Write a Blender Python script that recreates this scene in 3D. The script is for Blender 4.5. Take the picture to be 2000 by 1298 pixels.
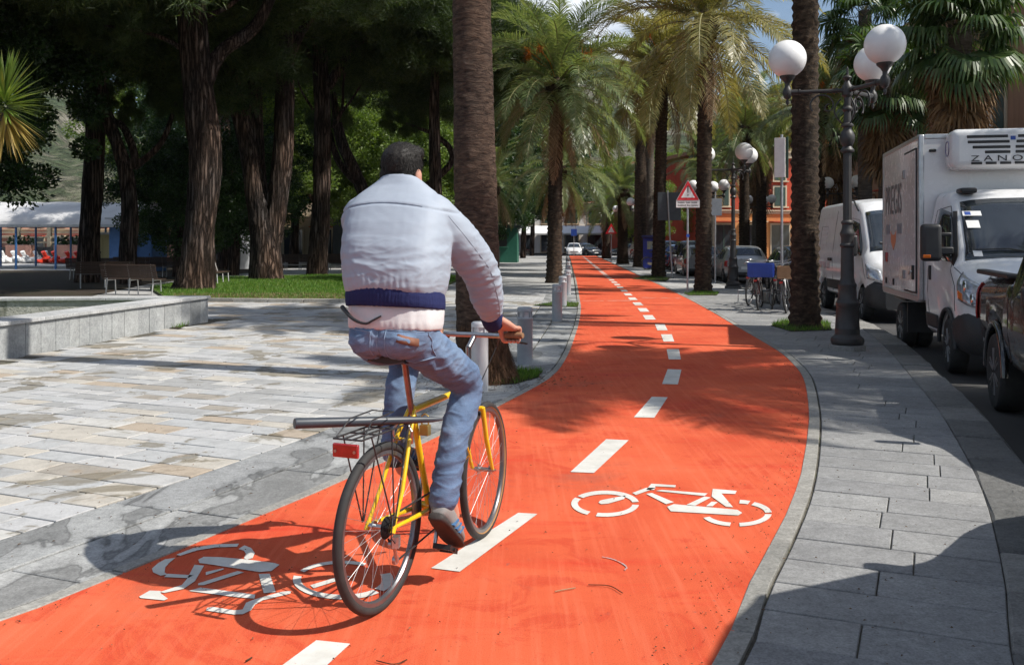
import bpy, bmesh, math, random
from mathutils import Vector, Matrix, noise, Euler
random.seed(7)
for _o in list(bpy.data.objects):
    bpy.data.objects.remove(_o)
SC = bpy.context.scene
COL = SC.collection
R = math.radians
PI = math.pi
# ------------------------------------------------------------------ camera
CAM_H = 1.5
FPX = 1860.0          # focal length in pixels of a 2000 px wide frame
HOR = 472.0           # horizon row
cam_d = bpy.data.cameras.new('camera')
cam_d.sensor_width = 36.0
cam_d.lens = 36.0 * FPX / 2000.0
cam_d.shift_y = -(649.0 - HOR) / 2000.0
cam_d.clip_start = 0.05
cam_d.clip_end = 4000.0
cam = bpy.data.objects.new('camera', cam_d)
cam.location = (0, 0, CAM_H)
cam.rotation_euler = (R(90), 0, 0)
COL.objects.link(cam)
SC.camera = cam
# ------------------------------------------------------------------ light
TO_SUN = Vector((0.82, -0.27, 1.0)).normalized()
SUN_EL = math.asin(TO_SUN.z)
sun_d = bpy.data.lights.new('sun', 'SUN')
sun_d.energy = 5.0
sun_d.angle = R(0.55)
sun_d.color = (1.0, 0.955, 0.88)
sun = bpy.data.objects.new('sun', sun_d)
sun.rotation_euler = TO_SUN.to_track_quat('Z', 'Y').to_euler()
sun.location = (30, -10, 40)
COL.objects.link(sun)
wd = bpy.data.worlds.new('World')
SC.world = wd
wd.use_nodes = True
nt = wd.node_tree
nt.nodes.clear()
w_out = nt.nodes.new('ShaderNodeOutputWorld')
w_bg = nt.nodes.new('ShaderNodeBackground')
w_sky = nt.nodes.new('ShaderNodeTexSky')
w_sky.sky_type = 'NISHITA'
w_sky.sun_disc = False
w_sky.sun_elevation = SUN_EL
w_sky.sun_rotation = math.atan2(TO_SUN.x, TO_SUN.y)
w_sky.dust_density = 1.2
w_sky.ozone_density = 1.5
w_bg.inputs['Strength'].default_value = 0.105
w_tc = nt.nodes.new('ShaderNodeTexCoord')
w_map = nt.nodes.new('ShaderNodeMapping')
w_map.inputs['Scale'].default_value = (1.0, 1.0, 2.2)
w_no = nt.nodes.new('ShaderNodeTexNoise')
w_no.inputs['Scale'].default_value = 3.1
w_no.inputs['Detail'].default_value = 9
w_no.inputs['Roughness'].default_value = 0.62
w_no.inputs['Distortion'].default_value = 0.35
w_rp = nt.nodes.new('ShaderNodeValToRGB')
w_rp.color_ramp.elements[0].position = 0.47
w_rp.color_ramp.elements[1].position = 0.66
w_mx = nt.nodes.new('ShaderNodeMix')
w_mx.data_type = 'RGBA'
w_mx.inputs[7].default_value = (8.6, 9.0, 9.6, 1)
nt.links.new(w_tc.outputs['Generated'], w_map.inputs['Vector'])
nt.links.new(w_map.outputs[0], w_no.inputs['Vector'])
nt.links.new(w_no.outputs['Fac'], w_rp.inputs[0])
nt.links.new(w_rp.outputs[0], w_mx.inputs[0])
nt.links.new(w_sky.outputs[0], w_mx.inputs[6])
nt.links.new(w_mx.outputs[2], w_bg.inputs['Color'])
nt.links.new(w_bg.outputs[0], w_out.inputs['Surface'])
SC.view_settings.view_transform = 'Standard'
SC.view_settings.look = 'None'
SC.view_settings.exposure = 0.2
SC.view_settings.gamma = 1.0
SC.view_settings.use_curve_mapping = False
SC.cycles.max_bounces = 6
SC.cycles.diffuse_bounces = 3
SC.cycles.glossy_bounces = 3
SC.cycles.transmission_bounces = 4
SC.cycles.transparent_max_bounces = 8
SC.cycles.caustics_reflective = False
SC.cycles.caustics_refractive = False
SC.cycles.use_denoising = True
SC.cycles.use_adaptive_sampling = True
SC.cycles.adaptive_threshold = 0.02

# ------------------------------------------------------------------ helpers
def at(px, py, z=0.0):
    """point on the level z that stands at this place of the photograph"""
    y = FPX * (CAM_H - z) / (py - HOR)
    return Vector(((px - 1000.0) / FPX * y, y, z))
def atd(px, py, y):
    return Vector(((px - 1000.0) / FPX * y, y, CAM_H - (py - HOR) / FPX * y))
def rnd(a, b):
    return random.uniform(a, b)
def lerp(a, b, t):
    return a + (b - a) * t
def interp(tab, x):
    if x <= tab[0][0]:
        (x0, y0), (x1, y1) = tab[0], tab[1]
    elif x >= tab[-1][0]:
        (x0, y0), (x1, y1) = tab[-2], tab[-1]
    else:
        for i in range(len(tab) - 1):
            if tab[i][0] <= x <= tab[i + 1][0]:
                (x0, y0), (x1, y1) = tab[i], tab[i + 1]
                break
    return y0 + (y1 - y0) * (x - x0) / (x1 - x0)
def clampterp(tab, x):
    return interp(tab, min(max(x, tab[0][0]), tab[-1][0]))
def smoothtab(tab, n=8):
    """Catmull-Rom resampling of a polyline of Vectors or tuples"""
    P = [Vector(p) for p in tab]
    out = []
    for i in range(len(P) - 1):
        p0 = P[i - 1] if i else P[0] * 2 - P[1]
        p1, p2 = P[i], P[i + 1]
        p3 = P[i + 2] if i + 2 < len(P) else P[-1] * 2 - P[-2]
        for k in range(n):
            t = k / n
            out.append(0.5 * ((2 * p1) + (p2 - p0) * t + (2 * p0 - 5 * p1 + 4 * p2 - p3) * t * t
                              + (3 * p1 - p0 - 3 * p2 + p3) * t ** 3))
    out.append(P[-1])
    return out

def frame_of(d):
    d = d.normalized()
    up = Vector((0, 0, 1)) if abs(d.z) < 0.95 else Vector((1, 0, 0))
    a = d.cross(up).normalized()
    b = d.cross(a).normalized()
    return a, b

class MB:
    def __init__(self):
        self.v = []
        self.f = []
        self.m = []
    def add(self, verts, faces, m=0):
        o = len(self.v)
        self.v += [tuple(p) for p in verts]
        self.f += [tuple(i + o for i in f) for f in faces]
        self.m += [m] * len(faces)
        return self
    def box(self, c, s, rz=0.0, m=0, mat=None):
        hx, hy, hz = s[0] / 2, s[1] / 2, s[2] / 2
        P = [Vector((x, y, z)) for z in (-hz, hz) for y in (-hy, hy) for x in (-hx, hx)]
        M = mat if mat is not None else Matrix.Rotation(rz, 3, 'Z')
        C = Vector(c)
        return self.add([M @ p + C for p in P],
                        [(0, 2, 3, 1), (4, 5, 7, 6), (0, 1, 5, 4), (2, 6, 7, 3), (0, 4, 6, 2), (1, 3, 7, 5)], m)
    def bar(self, p0, p1, w, h=None, m=0):
        p0, p1 = Vector(p0), Vector(p1)
        h = w if h is None else h
        a, b = frame_of(p1 - p0)
        a, b = a * w / 2, b * h / 2
        P = [p0 - a - b, p0 + a - b, p0 + a + b, p0 - a + b, p1 - a - b, p1 + a - b, p1 + a + b, p1 - a + b]
        return self.add(P, [(0, 3, 2, 1), (4, 5, 6, 7), (0, 1, 5, 4), (1, 2, 6, 5), (2, 3, 7, 6), (3, 0, 4, 7)], m)
    def tube(self, pts, rad, n=10, caps=True, m=0, closed=False, fn=None):
        pts = [Vector(p) for p in pts]
        k = len(pts)
        if not hasattr(rad, '__len__'):
            rad = [rad] * k
        V = []
        F = []
        pa = None
        for i, p in enumerate(pts):
            if closed:
                d = pts[(i + 1) % k] - pts[i - 1]
            else:
                d = pts[min(i + 1, k - 1)] - pts[max(i - 1, 0)]
            d = d.normalized() if d.length > 1e-9 else Vector((0, 0, 1))
            if pa is None:
                a, b = frame_of(d)
            else:
                a = (pa - d * pa.dot(d))
                a = a.normalized() if a.length > 1e-6 else frame_of(d)[0]
                b = d.cross(a).normalized()
            pa = a
            for j in range(n):
                t = 2 * PI * j / n
                r = rad[i] if fn is None else rad[i] * fn(i, j, p, t)
                V.append(p + a * (math.cos(t) * r) + b * (math.sin(t) * r))
        for i in range(k if closed else k - 1):
            i2 = (i + 1) % k
            for j in range(n):
                j2 = (j + 1) % n
                F.append((i * n + j, i * n + j2, i2 * n + j2, i2 * n + j))
        if caps and not closed:
            F.append(tuple(range(n - 1, -1, -1)))
            F.append(tuple(range((k - 1) * n, k * n)))
        return self.add(V, F, m)
    def cyl(self, p0, p1, r0, r1=None, n=16, m=0, caps=True):
        return self.tube([p0, p1], [r0, r0 if r1 is None else r1], n, caps, m)
    def lathe(self, prof, c=(0, 0, 0), n=24, m=0, axis='Z', fn=None):
        V = []
        F = []
        C = Vector(c)
        for i, (r, z) in enumerate(prof):
            for j in range(n):
                t = 2 * PI * j / n
                rr = r if fn is None else r * fn(i, j, t, z)
                p = Vector((rr * math.cos(t), rr * math.sin(t), z))
                if axis == 'Y':
                    p = Vector((p.x, p.z, p.y))
                elif axis == 'X':
                    p = Vector((p.z, p.x, p.y))
                V.append(C + p)
        k = len(prof)
        for i in range(k - 1):
            for j in range(n):
                j2 = (j + 1) % n
                F.append((i * n + j, i * n + j2, (i + 1) * n + j2, (i + 1) * n + j))
        F.append(tuple(range(n - 1, -1, -1)))
        F.append(tuple(range((k - 1) * n, k * n)))
        return self.add(V, F, m)
    def sphere(self, c, r, n=16, k=10, m=0, sc=(1, 1, 1), rot=None):
        C = Vector(c)
        V = []
        F = []
        for i in range(k + 1):
            ph = PI * i / k
            for j in range(n):
                t = 2 * PI * j / n
                p = Vector((r * sc[0] * math.sin(ph) * math.cos(t), r * sc[1] * math.sin(ph) * math.sin(t), r * sc[2] * math.cos(ph)))
                if rot is not None:
                    p = rot @ p
                V.append(C + p)
        for i in range(k):
            for j in range(n):
                j2 = (j + 1) % n
                F.append((i * n + j, (i + 1) * n + j, (i + 1) * n + j2, i * n + j2))
        return self.add(V, F, m)
    def torus(self, c, R0, r, axis=(0, 1, 0), n=48, k=10, m=0, sq=1.0):
        ax = Vector(axis).normalized()
        a, b = frame_of(ax)
        C = Vector(c)
        V = []
        F = []
        for i in range(n):
            t = 2 * PI * i / n
            d = a * math.cos(t) + b * math.sin(t)
            for j in range(k):
                s = 2 * PI * j / k
                V.append(C + d * (R0 + r * math.cos(s) * sq) + ax * (r * math.sin(s)))
        for i in range(n):
            for j in range(k):
                F.append((i * k + j, i * k + (j + 1) % k, ((i + 1) % n) * k + (j + 1) % k, ((i + 1) % n) * k + j))
        return self.add(V, F, m)
    def prism(self, poly, z0, z1, m=0):
        n = len(poly)
        V = [(p[0], p[1], z0) for p in poly] + [(p[0], p[1], z1) for p in poly]
        area = sum(poly[i][0] * poly[(i + 1) % n][1] - poly[(i + 1) % n][0] * poly[i][1] for i in range(n))
        top = tuple(range(n, 2 * n)) if area > 0 else tuple(range(2 * n - 1, n - 1, -1))
        bot = tuple(range(n - 1, -1, -1)) if area > 0 else tuple(range(n))
        F = [top, bot]
        for i in range(n):
            j = (i + 1) % n
            F.append((i, j, n + j, n + i) if area > 0 else (j, i, n + i, n + j))
        return self.add(V, F, m)
    def slab(self, poly, nrm, th, m=0):
        """extrude a 3-D polygon along nrm by th"""
        n = len(poly)
        P = [Vector(p) for p in poly]
        N = Vector(nrm).normalized() * th
        V = P + [p + N for p in P]
        F = [tuple(range(n - 1, -1, -1)), tuple(range(n, 2 * n))]
        for i in range(n):
            j = (i + 1) % n
            F.append((i, j, n + j, n + i))
        return self.add(V, F, m)
    def quad(self, a, b, c, d, m=0):
        return self.add([a, b, c, d], [(0, 1, 2, 3)], m)
    def mesh(self, name, mats, smooth=None):
        me = bpy.data.meshes.new(name)
        me.from_pydata(self.v, [], self.f)
        if not isinstance(mats, (list, tuple)):
            mats = [mats]
        for k in mats:
            me.materials.append(k)
        if len(mats) > 1:
            me.polygons.foreach_set('material_index', self.m)
        if smooth is not None:
            me.polygons.foreach_set('use_smooth', [True] * len(me.polygons))
            if smooth < 180:
                me.set_sharp_from_angle(angle=R(smooth))
        me.update()
        return me
    def build(self, name, mats, parent=None, smooth=35, loc=None, rot=None, bevel=0, fix=False, seg=2):
        me = self.mesh(name, mats, smooth)
        if fix:
            bm = bmesh.new()
            bm.from_mesh(me)
            bmesh.ops.recalc_face_normals(bm, faces=bm.faces)
            bm.to_mesh(me)
            bm.free()
        o = link(name, me, parent, loc, rot)
        if bevel:
            b = o.modifiers.new('bevel', 'BEVEL')
            b.width = bevel
            b.segments = seg
            b.limit_method = 'ANGLE'
            b.angle_limit = R(35)
        return o

def link(name, me, parent=None, loc=None, rot=None):
    o = bpy.data.objects.new(name, me)
    COL.objects.link(o)
    if parent is not None:
        o.parent = parent
    if loc is not None:
        o.location = loc
    if rot is not None:
        o.rotation_euler = rot
    return o
def tag(o, label=None, cat=None, group=None, kind=None):
    if label:
        o['label'] = label
    if cat:
        o['category'] = cat
    if group:
        o['group'] = group
    if kind:
        o['kind'] = kind
    return o
def thing(name, label, cat, loc=(0, 0, 0), rz=0.0, group=None):
    o = bpy.data.objects.new(name, None)
    o.empty_display_size = 0.2
    COL.objects.link(o)
    o.location = loc
    o.rotation_euler = (0, 0, rz)
    return tag(o, label, cat, group)
def dup(o, loc=None, rz=None, label=None, group=None, scale=None, parent=None):
    c = o.copy()
    COL.objects.link(c)
    c.parent = parent
    for ch in list(o.children):
        dup(ch, parent=c)
    if loc is not None:
        c.location = loc
    if rz is not None:
        c.rotation_euler = (0, 0, rz)
    if scale is not None:
        c.scale = (scale,) * 3 if not hasattr(scale, '__len__') else scale
    if label:
        c['label'] = label
    if group:
        c['group'] = group
    return c

# ------------------------------------------------------------------ materials
MATS = {}
class NT:
    def __init__(self, name):
        self.mat = bpy.data.materials.new(name)
        self.mat.use_nodes = True
        self.t = self.mat.node_tree
        self.t.nodes.clear()
        self.out = self.n('ShaderNodeOutputMaterial')
        self.b = self.n('ShaderNodeBsdfPrincipled')
        self.l(self.b, 0, self.out, 'Surface')
        self._co = None
    def n(self, typ, **kw):
        x = self.t.nodes.new(typ)
        for k, v in kw.items():
            setattr(x, k, v)
        return x
    def l(self, a, ao, b, bi):
        self.t.links.new(a.outputs[ao], b.inputs[bi])
    def coord(self, kind='Object'):
        if kind == 'World':
            g = self.n('ShaderNodeNewGeometry')
            return g, 'Position'
        return self.n('ShaderNodeTexCoord'), kind
    def mapping(self, kind='Object', scale=(1, 1, 1), rot=(0, 0, 0), loc=(0, 0, 0)):
        c, o = self.coord(kind)
        m = self.n('ShaderNodeMapping')
        m.inputs['Scale'].default_value = scale
        m.inputs['Rotation'].default_value = rot
        m.inputs['Location'].default_value = loc
        self.l(c, o, m, 'Vector')
        return m
    def noise(self, vec, scale, detail=4, rough=0.6, dist=0.0):
        x = self.n('ShaderNodeTexNoise')
        x.inputs['Scale'].default_value = scale
        x.inputs['Detail'].default_value = detail
        x.inputs['Roughness'].default_value = rough
        x.inputs['Distortion'].default_value = dist
        if vec is not None:
            self.l(vec, 0, x, 'Vector')
        return x
    def ramp(self, src, so, stops, interp='LINEAR'):
        r = self.n('ShaderNodeValToRGB')
        e = r.color_ramp.elements
        r.color_ramp.interpolation = interp
        while len(e) < len(stops):
            e.new(0.5)
        for i, (p, c) in enumerate(stops):
            e[i].position = p
            e[i].color = tuple(c) + (1,) if hasattr(c, '__len__') else (c, c, c, 1)
        self.l(src, so, r, 0)
        return r
    def mix(self, fac, a, b, typ='MIX'):
        """fac: float or (node, socket); a, b: colour or (node, socket)"""
        m = self.n('ShaderNodeMix')
        m.data_type = 'RGBA'
        m.blend_type = typ
        for v, i in ((fac, 0), (a, 6), (b, 7)):
            if isinstance(v, tuple) and hasattr(v[0], 'outputs'):
                self.l(v[0], v[1], m, i)
            elif i == 0:
                m.inputs[0].default_value = v
            else:
                m.inputs[i].default_value = tuple(v) + (1,)
        return (m, 2)
    def math(self, op, a, b=0.0):
        m = self.n('ShaderNodeMath', operation=op)
        for i, v in enumerate((a, b)):
            if isinstance(v, tuple):
                self.l(v[0], v[1], m, i)
            else:
                m.inputs[i].default_value = v
        return (m, 0)
    def base(self, c):
        if isinstance(c, tuple) and hasattr(c[0], 'outputs'):
            self.l(c[0], c[1], self.b, 'Base Color')
        else:
            self.b.inputs['Base Color'].default_value = tuple(c) + (1,)
    def rough(self, r):
        if isinstance(r, tuple):
            self.l(r[0], r[1], self.b, 'Roughness')
        else:
            self.b.inputs['Roughness'].default_value = r
    def bump(self, src, so, strength=0.3, dist=0.01, prev=None):
        x = self.n('ShaderNodeBump')
        x.inputs['Strength'].default_value = strength
        x.inputs['Distance'].default_value = dist
        self.l(src, so, x, 'Height')
        if prev is not None:
            self.l(prev, 0, x, 'Normal')
        self.l(x, 0, self.b, 'Normal')
        return x
    def done(self, spec=0.5, metal=0.0):
        self.b.inputs['Specular IOR Level'].default_value = spec
        self.b.inputs['Metallic'].default_value = metal
        MATS[self.mat.name] = self.mat
        return self.mat

def simple(name, c1, c2=None, scale=6.0, rough=0.6, bump=0.0, bscale=60.0, bdist=0.004, metal=0.0, spec=0.5, var=0.0,
           coord='Object', stretch=(1, 1, 1), detail=5, lo=0.35, hi=0.65, coat=0.0):
    t = NT(name)
    mp = t.mapping(coord, stretch)
    if c2 is None:
        c2 = tuple(x * 0.8 for x in c1)
    n = t.noise(mp, scale, detail)
    col = (t.ramp(n, 'Fac', [(lo, c1), (hi, c2)]), 0)
    if var:
        oi = t.n('ShaderNodeObjectInfo')
        r = t.ramp(oi, 'Random', [(0, 1 - var), (1, 1 + var)])
        col = t.mix(1.0, col, (r, 0), 'MULTIPLY')
    t.base(col)
    t.rough(rough)
    if bump:
        b = t.noise(mp, bscale, 4)
        t.bump(b, 'Fac', bump, bdist)
    if coat:
        t.b.inputs['Coat Weight'].default_value = coat
        t.b.inputs['Coat Roughness'].default_value = 0.05
    return t.done(spec, metal)

def leafy(name, cols, rough=0.5, transl=0.35, nscale=1.2, tint=(0.9, 1.0, 0.3)):
    """foliage: colour varies by clump, light passes through the blades"""
    t = NT(name)
    g = t.n('ShaderNodeNewGeometry')
    mp = t.n('ShaderNodeMapping')
    t.l(g, 'Position', mp, 'Vector')
    n = t.noise(mp, nscale, 3)
    a = t.math('MULTIPLY_ADD', (g, 'Random Per Island'), 0.5)
    a[0].inputs[2].default_value = 0.0
    b = t.math('MULTIPLY_ADD', (n, 'Fac'), 0.9)
    b[0].inputs[2].default_value = -0.2
    s = t.math('ADD', a, b)
    k = len(cols)
    r = t.ramp(s[0], 0, [((i + 0.5) / k, c) for i, c in enumerate(cols)])
    t.base((r, 0))
    t.rough(rough)
    tr = t.n('ShaderNodeBsdfTranslucent')
    tm = t.mix(1.0, (r, 0), tint, 'MULTIPLY')
    sc = t.mix(1.0, tm, (1.6, 1.6, 1.6), 'MULTIPLY')
    t.l(sc[0], sc[1], tr, 'Color')
    ms = t.n('ShaderNodeMixShader')
    ms.inputs[0].default_value = transl
    t.l(t.b, 0, ms, 1)
    t.l(tr, 0, ms, 2)
    t.l(ms, 0, t.out, 'Surface')
    return t.done(0.35)

def glass_dark(name, tint=(0.02, 0.025, 0.03), rough=0.03):
    t = NT(name)
    mp = t.mapping('Object', (1, 1, 1))
    n = t.noise(mp, 2.0, 2)
    t.base((t.ramp(n, 'Fac', [(0.3, tint), (0.7, tuple(x * 1.6 for x in tint))]), 0))
    t.rough(rough)
    t.b.inputs['IOR'].default_value = 1.5
    return t.done(0.8)

def paint(name, c, rough=0.3, coat=0.6, dirt=0.15, metal=0.0):
    """vehicle paint, a little dust gathering in patches"""
    t = NT(name)
    mp = t.mapping('Object', (1, 1, 1))
    n = t.noise(mp, 3.0, 6, 0.65)
    d = t.ramp(n, 'Fac', [(0.45, 0.0), (0.75, dirt)])
    t.base(t.mix((d, 0), c, (0.25, 0.23, 0.2)))
    n2 = t.noise(mp, 9.0, 4)
    t.rough((t.ramp(n2, 'Fac', [(0.3, rough * 0.8), (0.7, min(1, rough * 1.4))]), 0))
    t.b.inputs['Coat Weight'].default_value = coat
    t.b.inputs['Coat Roughness'].default_value = 0.06
    return t.done(0.5, metal)

m_metal_dark = simple('dark_iron_paint', (0.030, 0.029, 0.029), (0.042, 0.039, 0.038), 12, 0.48, 0.25, 90, 0.002)
m_steel = simple('brushed_steel', (0.55, 0.56, 0.57), (0.42, 0.43, 0.44), 20, 0.28, metal=1.0)
m_galv = simple('galvanised_steel', (0.42, 0.43, 0.44), (0.32, 0.33, 0.34), 14, 0.45, metal=0.6)
m_black = simple('black_plastic', (0.018, 0.018, 0.019), (0.026, 0.026, 0.027), 8, 0.5)
m_rubber = simple('tyre_rubber', (0.020, 0.020, 0.020), (0.035, 0.034, 0.033), 10, 0.78, 0.3, 120, 0.001)
m_white = simple('white_paint', (0.78, 0.78, 0.77), (0.70, 0.70, 0.69), 5, 0.5)
m_glass = glass_dark('window_glass')
m_red_lens = simple('red_lens', (0.42, 0.02, 0.02), (0.30, 0.012, 0.012), 30, 0.15, coat=0.8)
m_clear_lens = simple('clear_lens', (0.55, 0.57, 0.6), (0.30, 0.32, 0.34), 25, 0.08, metal=0.4, coat=1.0)
m_orange_lens = simple('orange_lens', (0.7, 0.16, 0.02), None, 20, 0.15, coat=0.8)
m_chrome = simple('chrome', (0.75, 0.75, 0.76), (0.62, 0.62, 0.63), 10, 0.12, metal=1.0)
m_alloy = simple('alloy', (0.5, 0.5, 0.51), (0.4, 0.4, 0.41), 10, 0.3, metal=0.85)
# ================================================================== ground, cycle path, paving
ROAD_Z = -0.13
L_EDGE = [(-4.1, 1.0), (-3.05, 2.2), (-2.02, 3.755), (-1.70, 4.435), (-1.385, 5.18), (-1.08, 5.91), (-0.56, 7.35), (0.0, 9.05), (0.448, 10.6), (0.72, 12.4),
          (0.97, 14.76), (1.26, 17.8), (1.57, 21.6), (1.82, 25.6), (2.45, 36.0), (3.25, 50.0), (4.9, 79.0), (6.1, 101.0)]
R_EDGE = [(-0.55, 1.0), (0.05, 2.2), (0.705, 3.378), (0.987, 4.08), (1.37, 4.938), (1.753, 5.874), (2.18, 7.08), (2.65, 8.53), (3.21, 10.53), (3.50, 12.03),
          (3.68, 13.4), (4.00, 17.2), (4.33, 21.1), (4.70, 26.3), (5.21, 34.9), (6.04, 50.0), (7.66, 79.0), (8.9, 101.0)]
K_IN = [(0.6, 0.2), (1.62, 3.0), (2.22, 4.3), (2.80, 5.65), (3.26, 6.9), (3.84, 8.6), (4.48, 10.73), (5.16, 13.0), (5.85, 15.6), (6.40, 18.4), (6.75, 22.0), (6.98, 26.0),
        (7.45, 34.9), (8.3, 50.0), (9.9, 79.0), (11.2, 101.0)]
LE = smoothtab([(a, b, 0) for a, b in L_EDGE], 10)
RE = smoothtab([(a, b, 0) for a, b in R_EDGE], 10)
KI = smoothtab([(a, b, 0) for a, b in K_IN], 10)
def offset_line(P, d):
    """shift a polyline sideways (to its right for d > 0)"""
    out = []
    for i, p in enumerate(P):
        t = (P[min(i + 1, len(P) - 1)] - P[max(i - 1, 0)]).normalized()
        out.append(p + Vector((t.y, -t.x, 0)) * d)
    return out
def resample(P, step, start=0.0, end=1e9):
    out = []
    acc = 0.0
    nxt = start
    for i in range(len(P) - 1):
        a, b = P[i], P[i + 1]
        d = (b - a).length
        while nxt <= acc + d and nxt <= end:
            out.append(a.lerp(b, (nxt - acc) / d))
            nxt += step
        acc += d
    return out
def xat(P, y):
    for i in range(len(P) - 1):
        if P[i].y <= y <= P[i + 1].y:
            return lerp(P[i].x, P[i + 1].x, (y - P[i].y) / max(1e-6, P[i + 1].y - P[i].y))
    return P[0].x if y < P[0].y else P[-1].x
KO = offset_line(KI, 0.34)
def ribbon(A, B, za, zb, mb=None):
    """sheet between two polylines with equal counts"""
    mb = mb or MB()
    V = []
    for a, b in zip(A, B):
        V += [(a.x, a.y, za), (b.x, b.y, zb)]
    mb.add(V, [(2 * i, 2 * i + 1, 2 * i + 3, 2 * i + 2) for i in range(len(A) - 1)])
    return mb
def even(P, ys):
    return [Vector((xat(P, y), y, 0)) for y in ys]

# ---- materials of the ground
def m_path():
    t = NT('red_path_coating')
    mp = t.mapping('World')
    mpl = t.mapping('World', (0.55, 2.6, 1), (0, 0, R(21)))
    n1 = t.noise(mp, 0.9, 6, 0.62, 0.4)
    c = (t.ramp(n1, 'Fac', [(0.30, (0.54, 0.074, 0.028)), (0.52, (0.64, 0.108, 0.042)), (0.74, (0.68, 0.144, 0.064))]), 0)
    n2 = t.noise(mpl, 1.1, 7, 0.7, 0.6)
    d = t.ramp(n2, 'Fac', [(0.52, 0.0), (0.60, 0.35), (0.68, 0.85)])
    c = t.mix((d, 0), c, (0.60, 0.052, 0.022))
    n8 = t.noise(t.mapping('World', (1.0, 1.0, 1), (0, 0, R(10)), (3.1, 7.7, 0)), 1.9, 8, 0.72, 0.9)
    d8 = t.ramp(n8, 'Fac', [(0.54, 0.0), (0.60, 0.5), (0.72, 0.8)])
    c = t.mix((d8, 0), c, (0.52, 0.050, 0.020))
    n10 = t.noise(t.mapping('World', (1.0, 1.0, 1), (0, 0, 0), (9.1, 2.7, 0)), 0.75, 7, 0.7, 0.3)
    d10 = t.ramp(n10, 'Fac', [(0.60, 0.0), (0.70, 0.55)])
    c = t.mix((d10, 0), c, (0.36, 0.10, 0.06))
    st = t.mapping('World', (26, 0.9, 1), (0, 0, R(62)))
    n3 = t.noise(st, 1.0, 5, 0.6)
    s = t.ramp(n3, 'Fac', [(0.48, 0.0), (0.80, 0.42)])
    c = t.mix((s, 0), c, (0.82, 0.21, 0.11))
    n4 = t.noise(mp, 55.0, 2, 0.5)
    k = t.ramp(n4, 'Fac', [(0.70, 0.0), (0.76, 0.7)])
    c = t.mix((k, 0), c, (0.17, 0.035, 0.02))
    n6 = t.noise(mp, 17.0, 3, 0.6)
    n7 = t.noise(mp, 1.4, 3)
    k2 = t.math('MULTIPLY', (t.ramp(n6, 'Fac', [(0.66, 0.0), (0.72, 1.0)]), 0), (t.ramp(n7, 'Fac', [(0.5, 0.0), (0.62, 0.6)]), 0))
    c = t.mix(k2, c, (0.22, 0.10, 0.08))
    n5 = t.noise(mp, 190.0, 2)
    g = t.ramp(n5, 'Fac', [(0.3, 0.76), (0.7, 1.12)])
    c = t.mix(1.0, c, (g, 0), 'MULTIPLY')
    t.base(c)
    t.rough((t.ramp(n2, 'Fac', [(0.4, 0.86), (0.75, 0.68)]), 0))
    b1 = t.bump(n5, 'Fac', 0.35, 0.003)
    t.bump(n3, 'Fac', 0.10, 0.003, b1)
    return t.done(0.25)
m_red = m_path()

def m_stone(name, island):
    t = NT(name)
    if island:
        s = t.n('ShaderNodeNewGeometry')
        so = 'Random Per Island'
    else:
        s = t.n('ShaderNodeObjectInfo')
        so = 'Random'
    c = (t.ramp(s, so, [(0.0, (0.35, 0.35, 0.345)), (0.18, (0.45, 0.445, 0.435)), (0.34, (0.41, 0.415, 0.415)), (0.50, (0.49, 0.48, 0.455)), (0.60, (0.41, 0.41, 0.405)),
                        (0.68, (0.455, 0.425, 0.375)), (0.77, (0.45, 0.45, 0.45)), (0.87, (0.40, 0.335, 0.265)), (0.95, (0.33, 0.30, 0.26))], 'CONSTANT'), 0)
    mp = t.mapping('World')
    n = t.noise(mp, 5.5, 8, 0.68, 0.8)
    v = t.ramp(n, 'Fac', [(0.25, 0.68), (0.5, 0.98), (0.75, 1.10)])
    c = t.mix(1.0, c, (v, 0), 'MULTIPLY')
    n2 = t.noise(mp, 1.05, 7, 0.62, 0.5)
    w = t.ramp(n2, 'Fac', [(0.555, 0.0), (0.585, 0.75), (0.64, 0.6), (0.80, 0.45)])
    c = t.mix((w, 0), c, (0.16, 0.135, 0.09))
    n3 = t.noise(mp, 2.3, 6, 0.7)
    o = t.ramp(n3, 'Fac', [(0.62, 0.0), (0.74, 0.5)])
    c = t.mix((o, 0), c, (0.42, 0.29, 0.17))
    n4 = t.noise(mp, 60, 3)
    f = t.ramp(n4, 'Fac', [(0.3, 0.88), (0.7, 1.06)])
    c = t.mix(1.0, c, (f, 0), 'MULTIPLY')
    t.base(c)
    t.rough((t.ramp(n2, 'Fac', [(0.6, 0.8), (0.7, 0.55)]), 0))
    b = t.bump(n, 'Fac', 0.35, 0.006)
    t.bump(n4, 'Fac', 0.2, 0.002, b)
    return t.done(0.3)
m_pave = m_stone('paving_sandstone', False)
m_pave_i = m_stone('paving_sandstone_mass', True)

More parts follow.
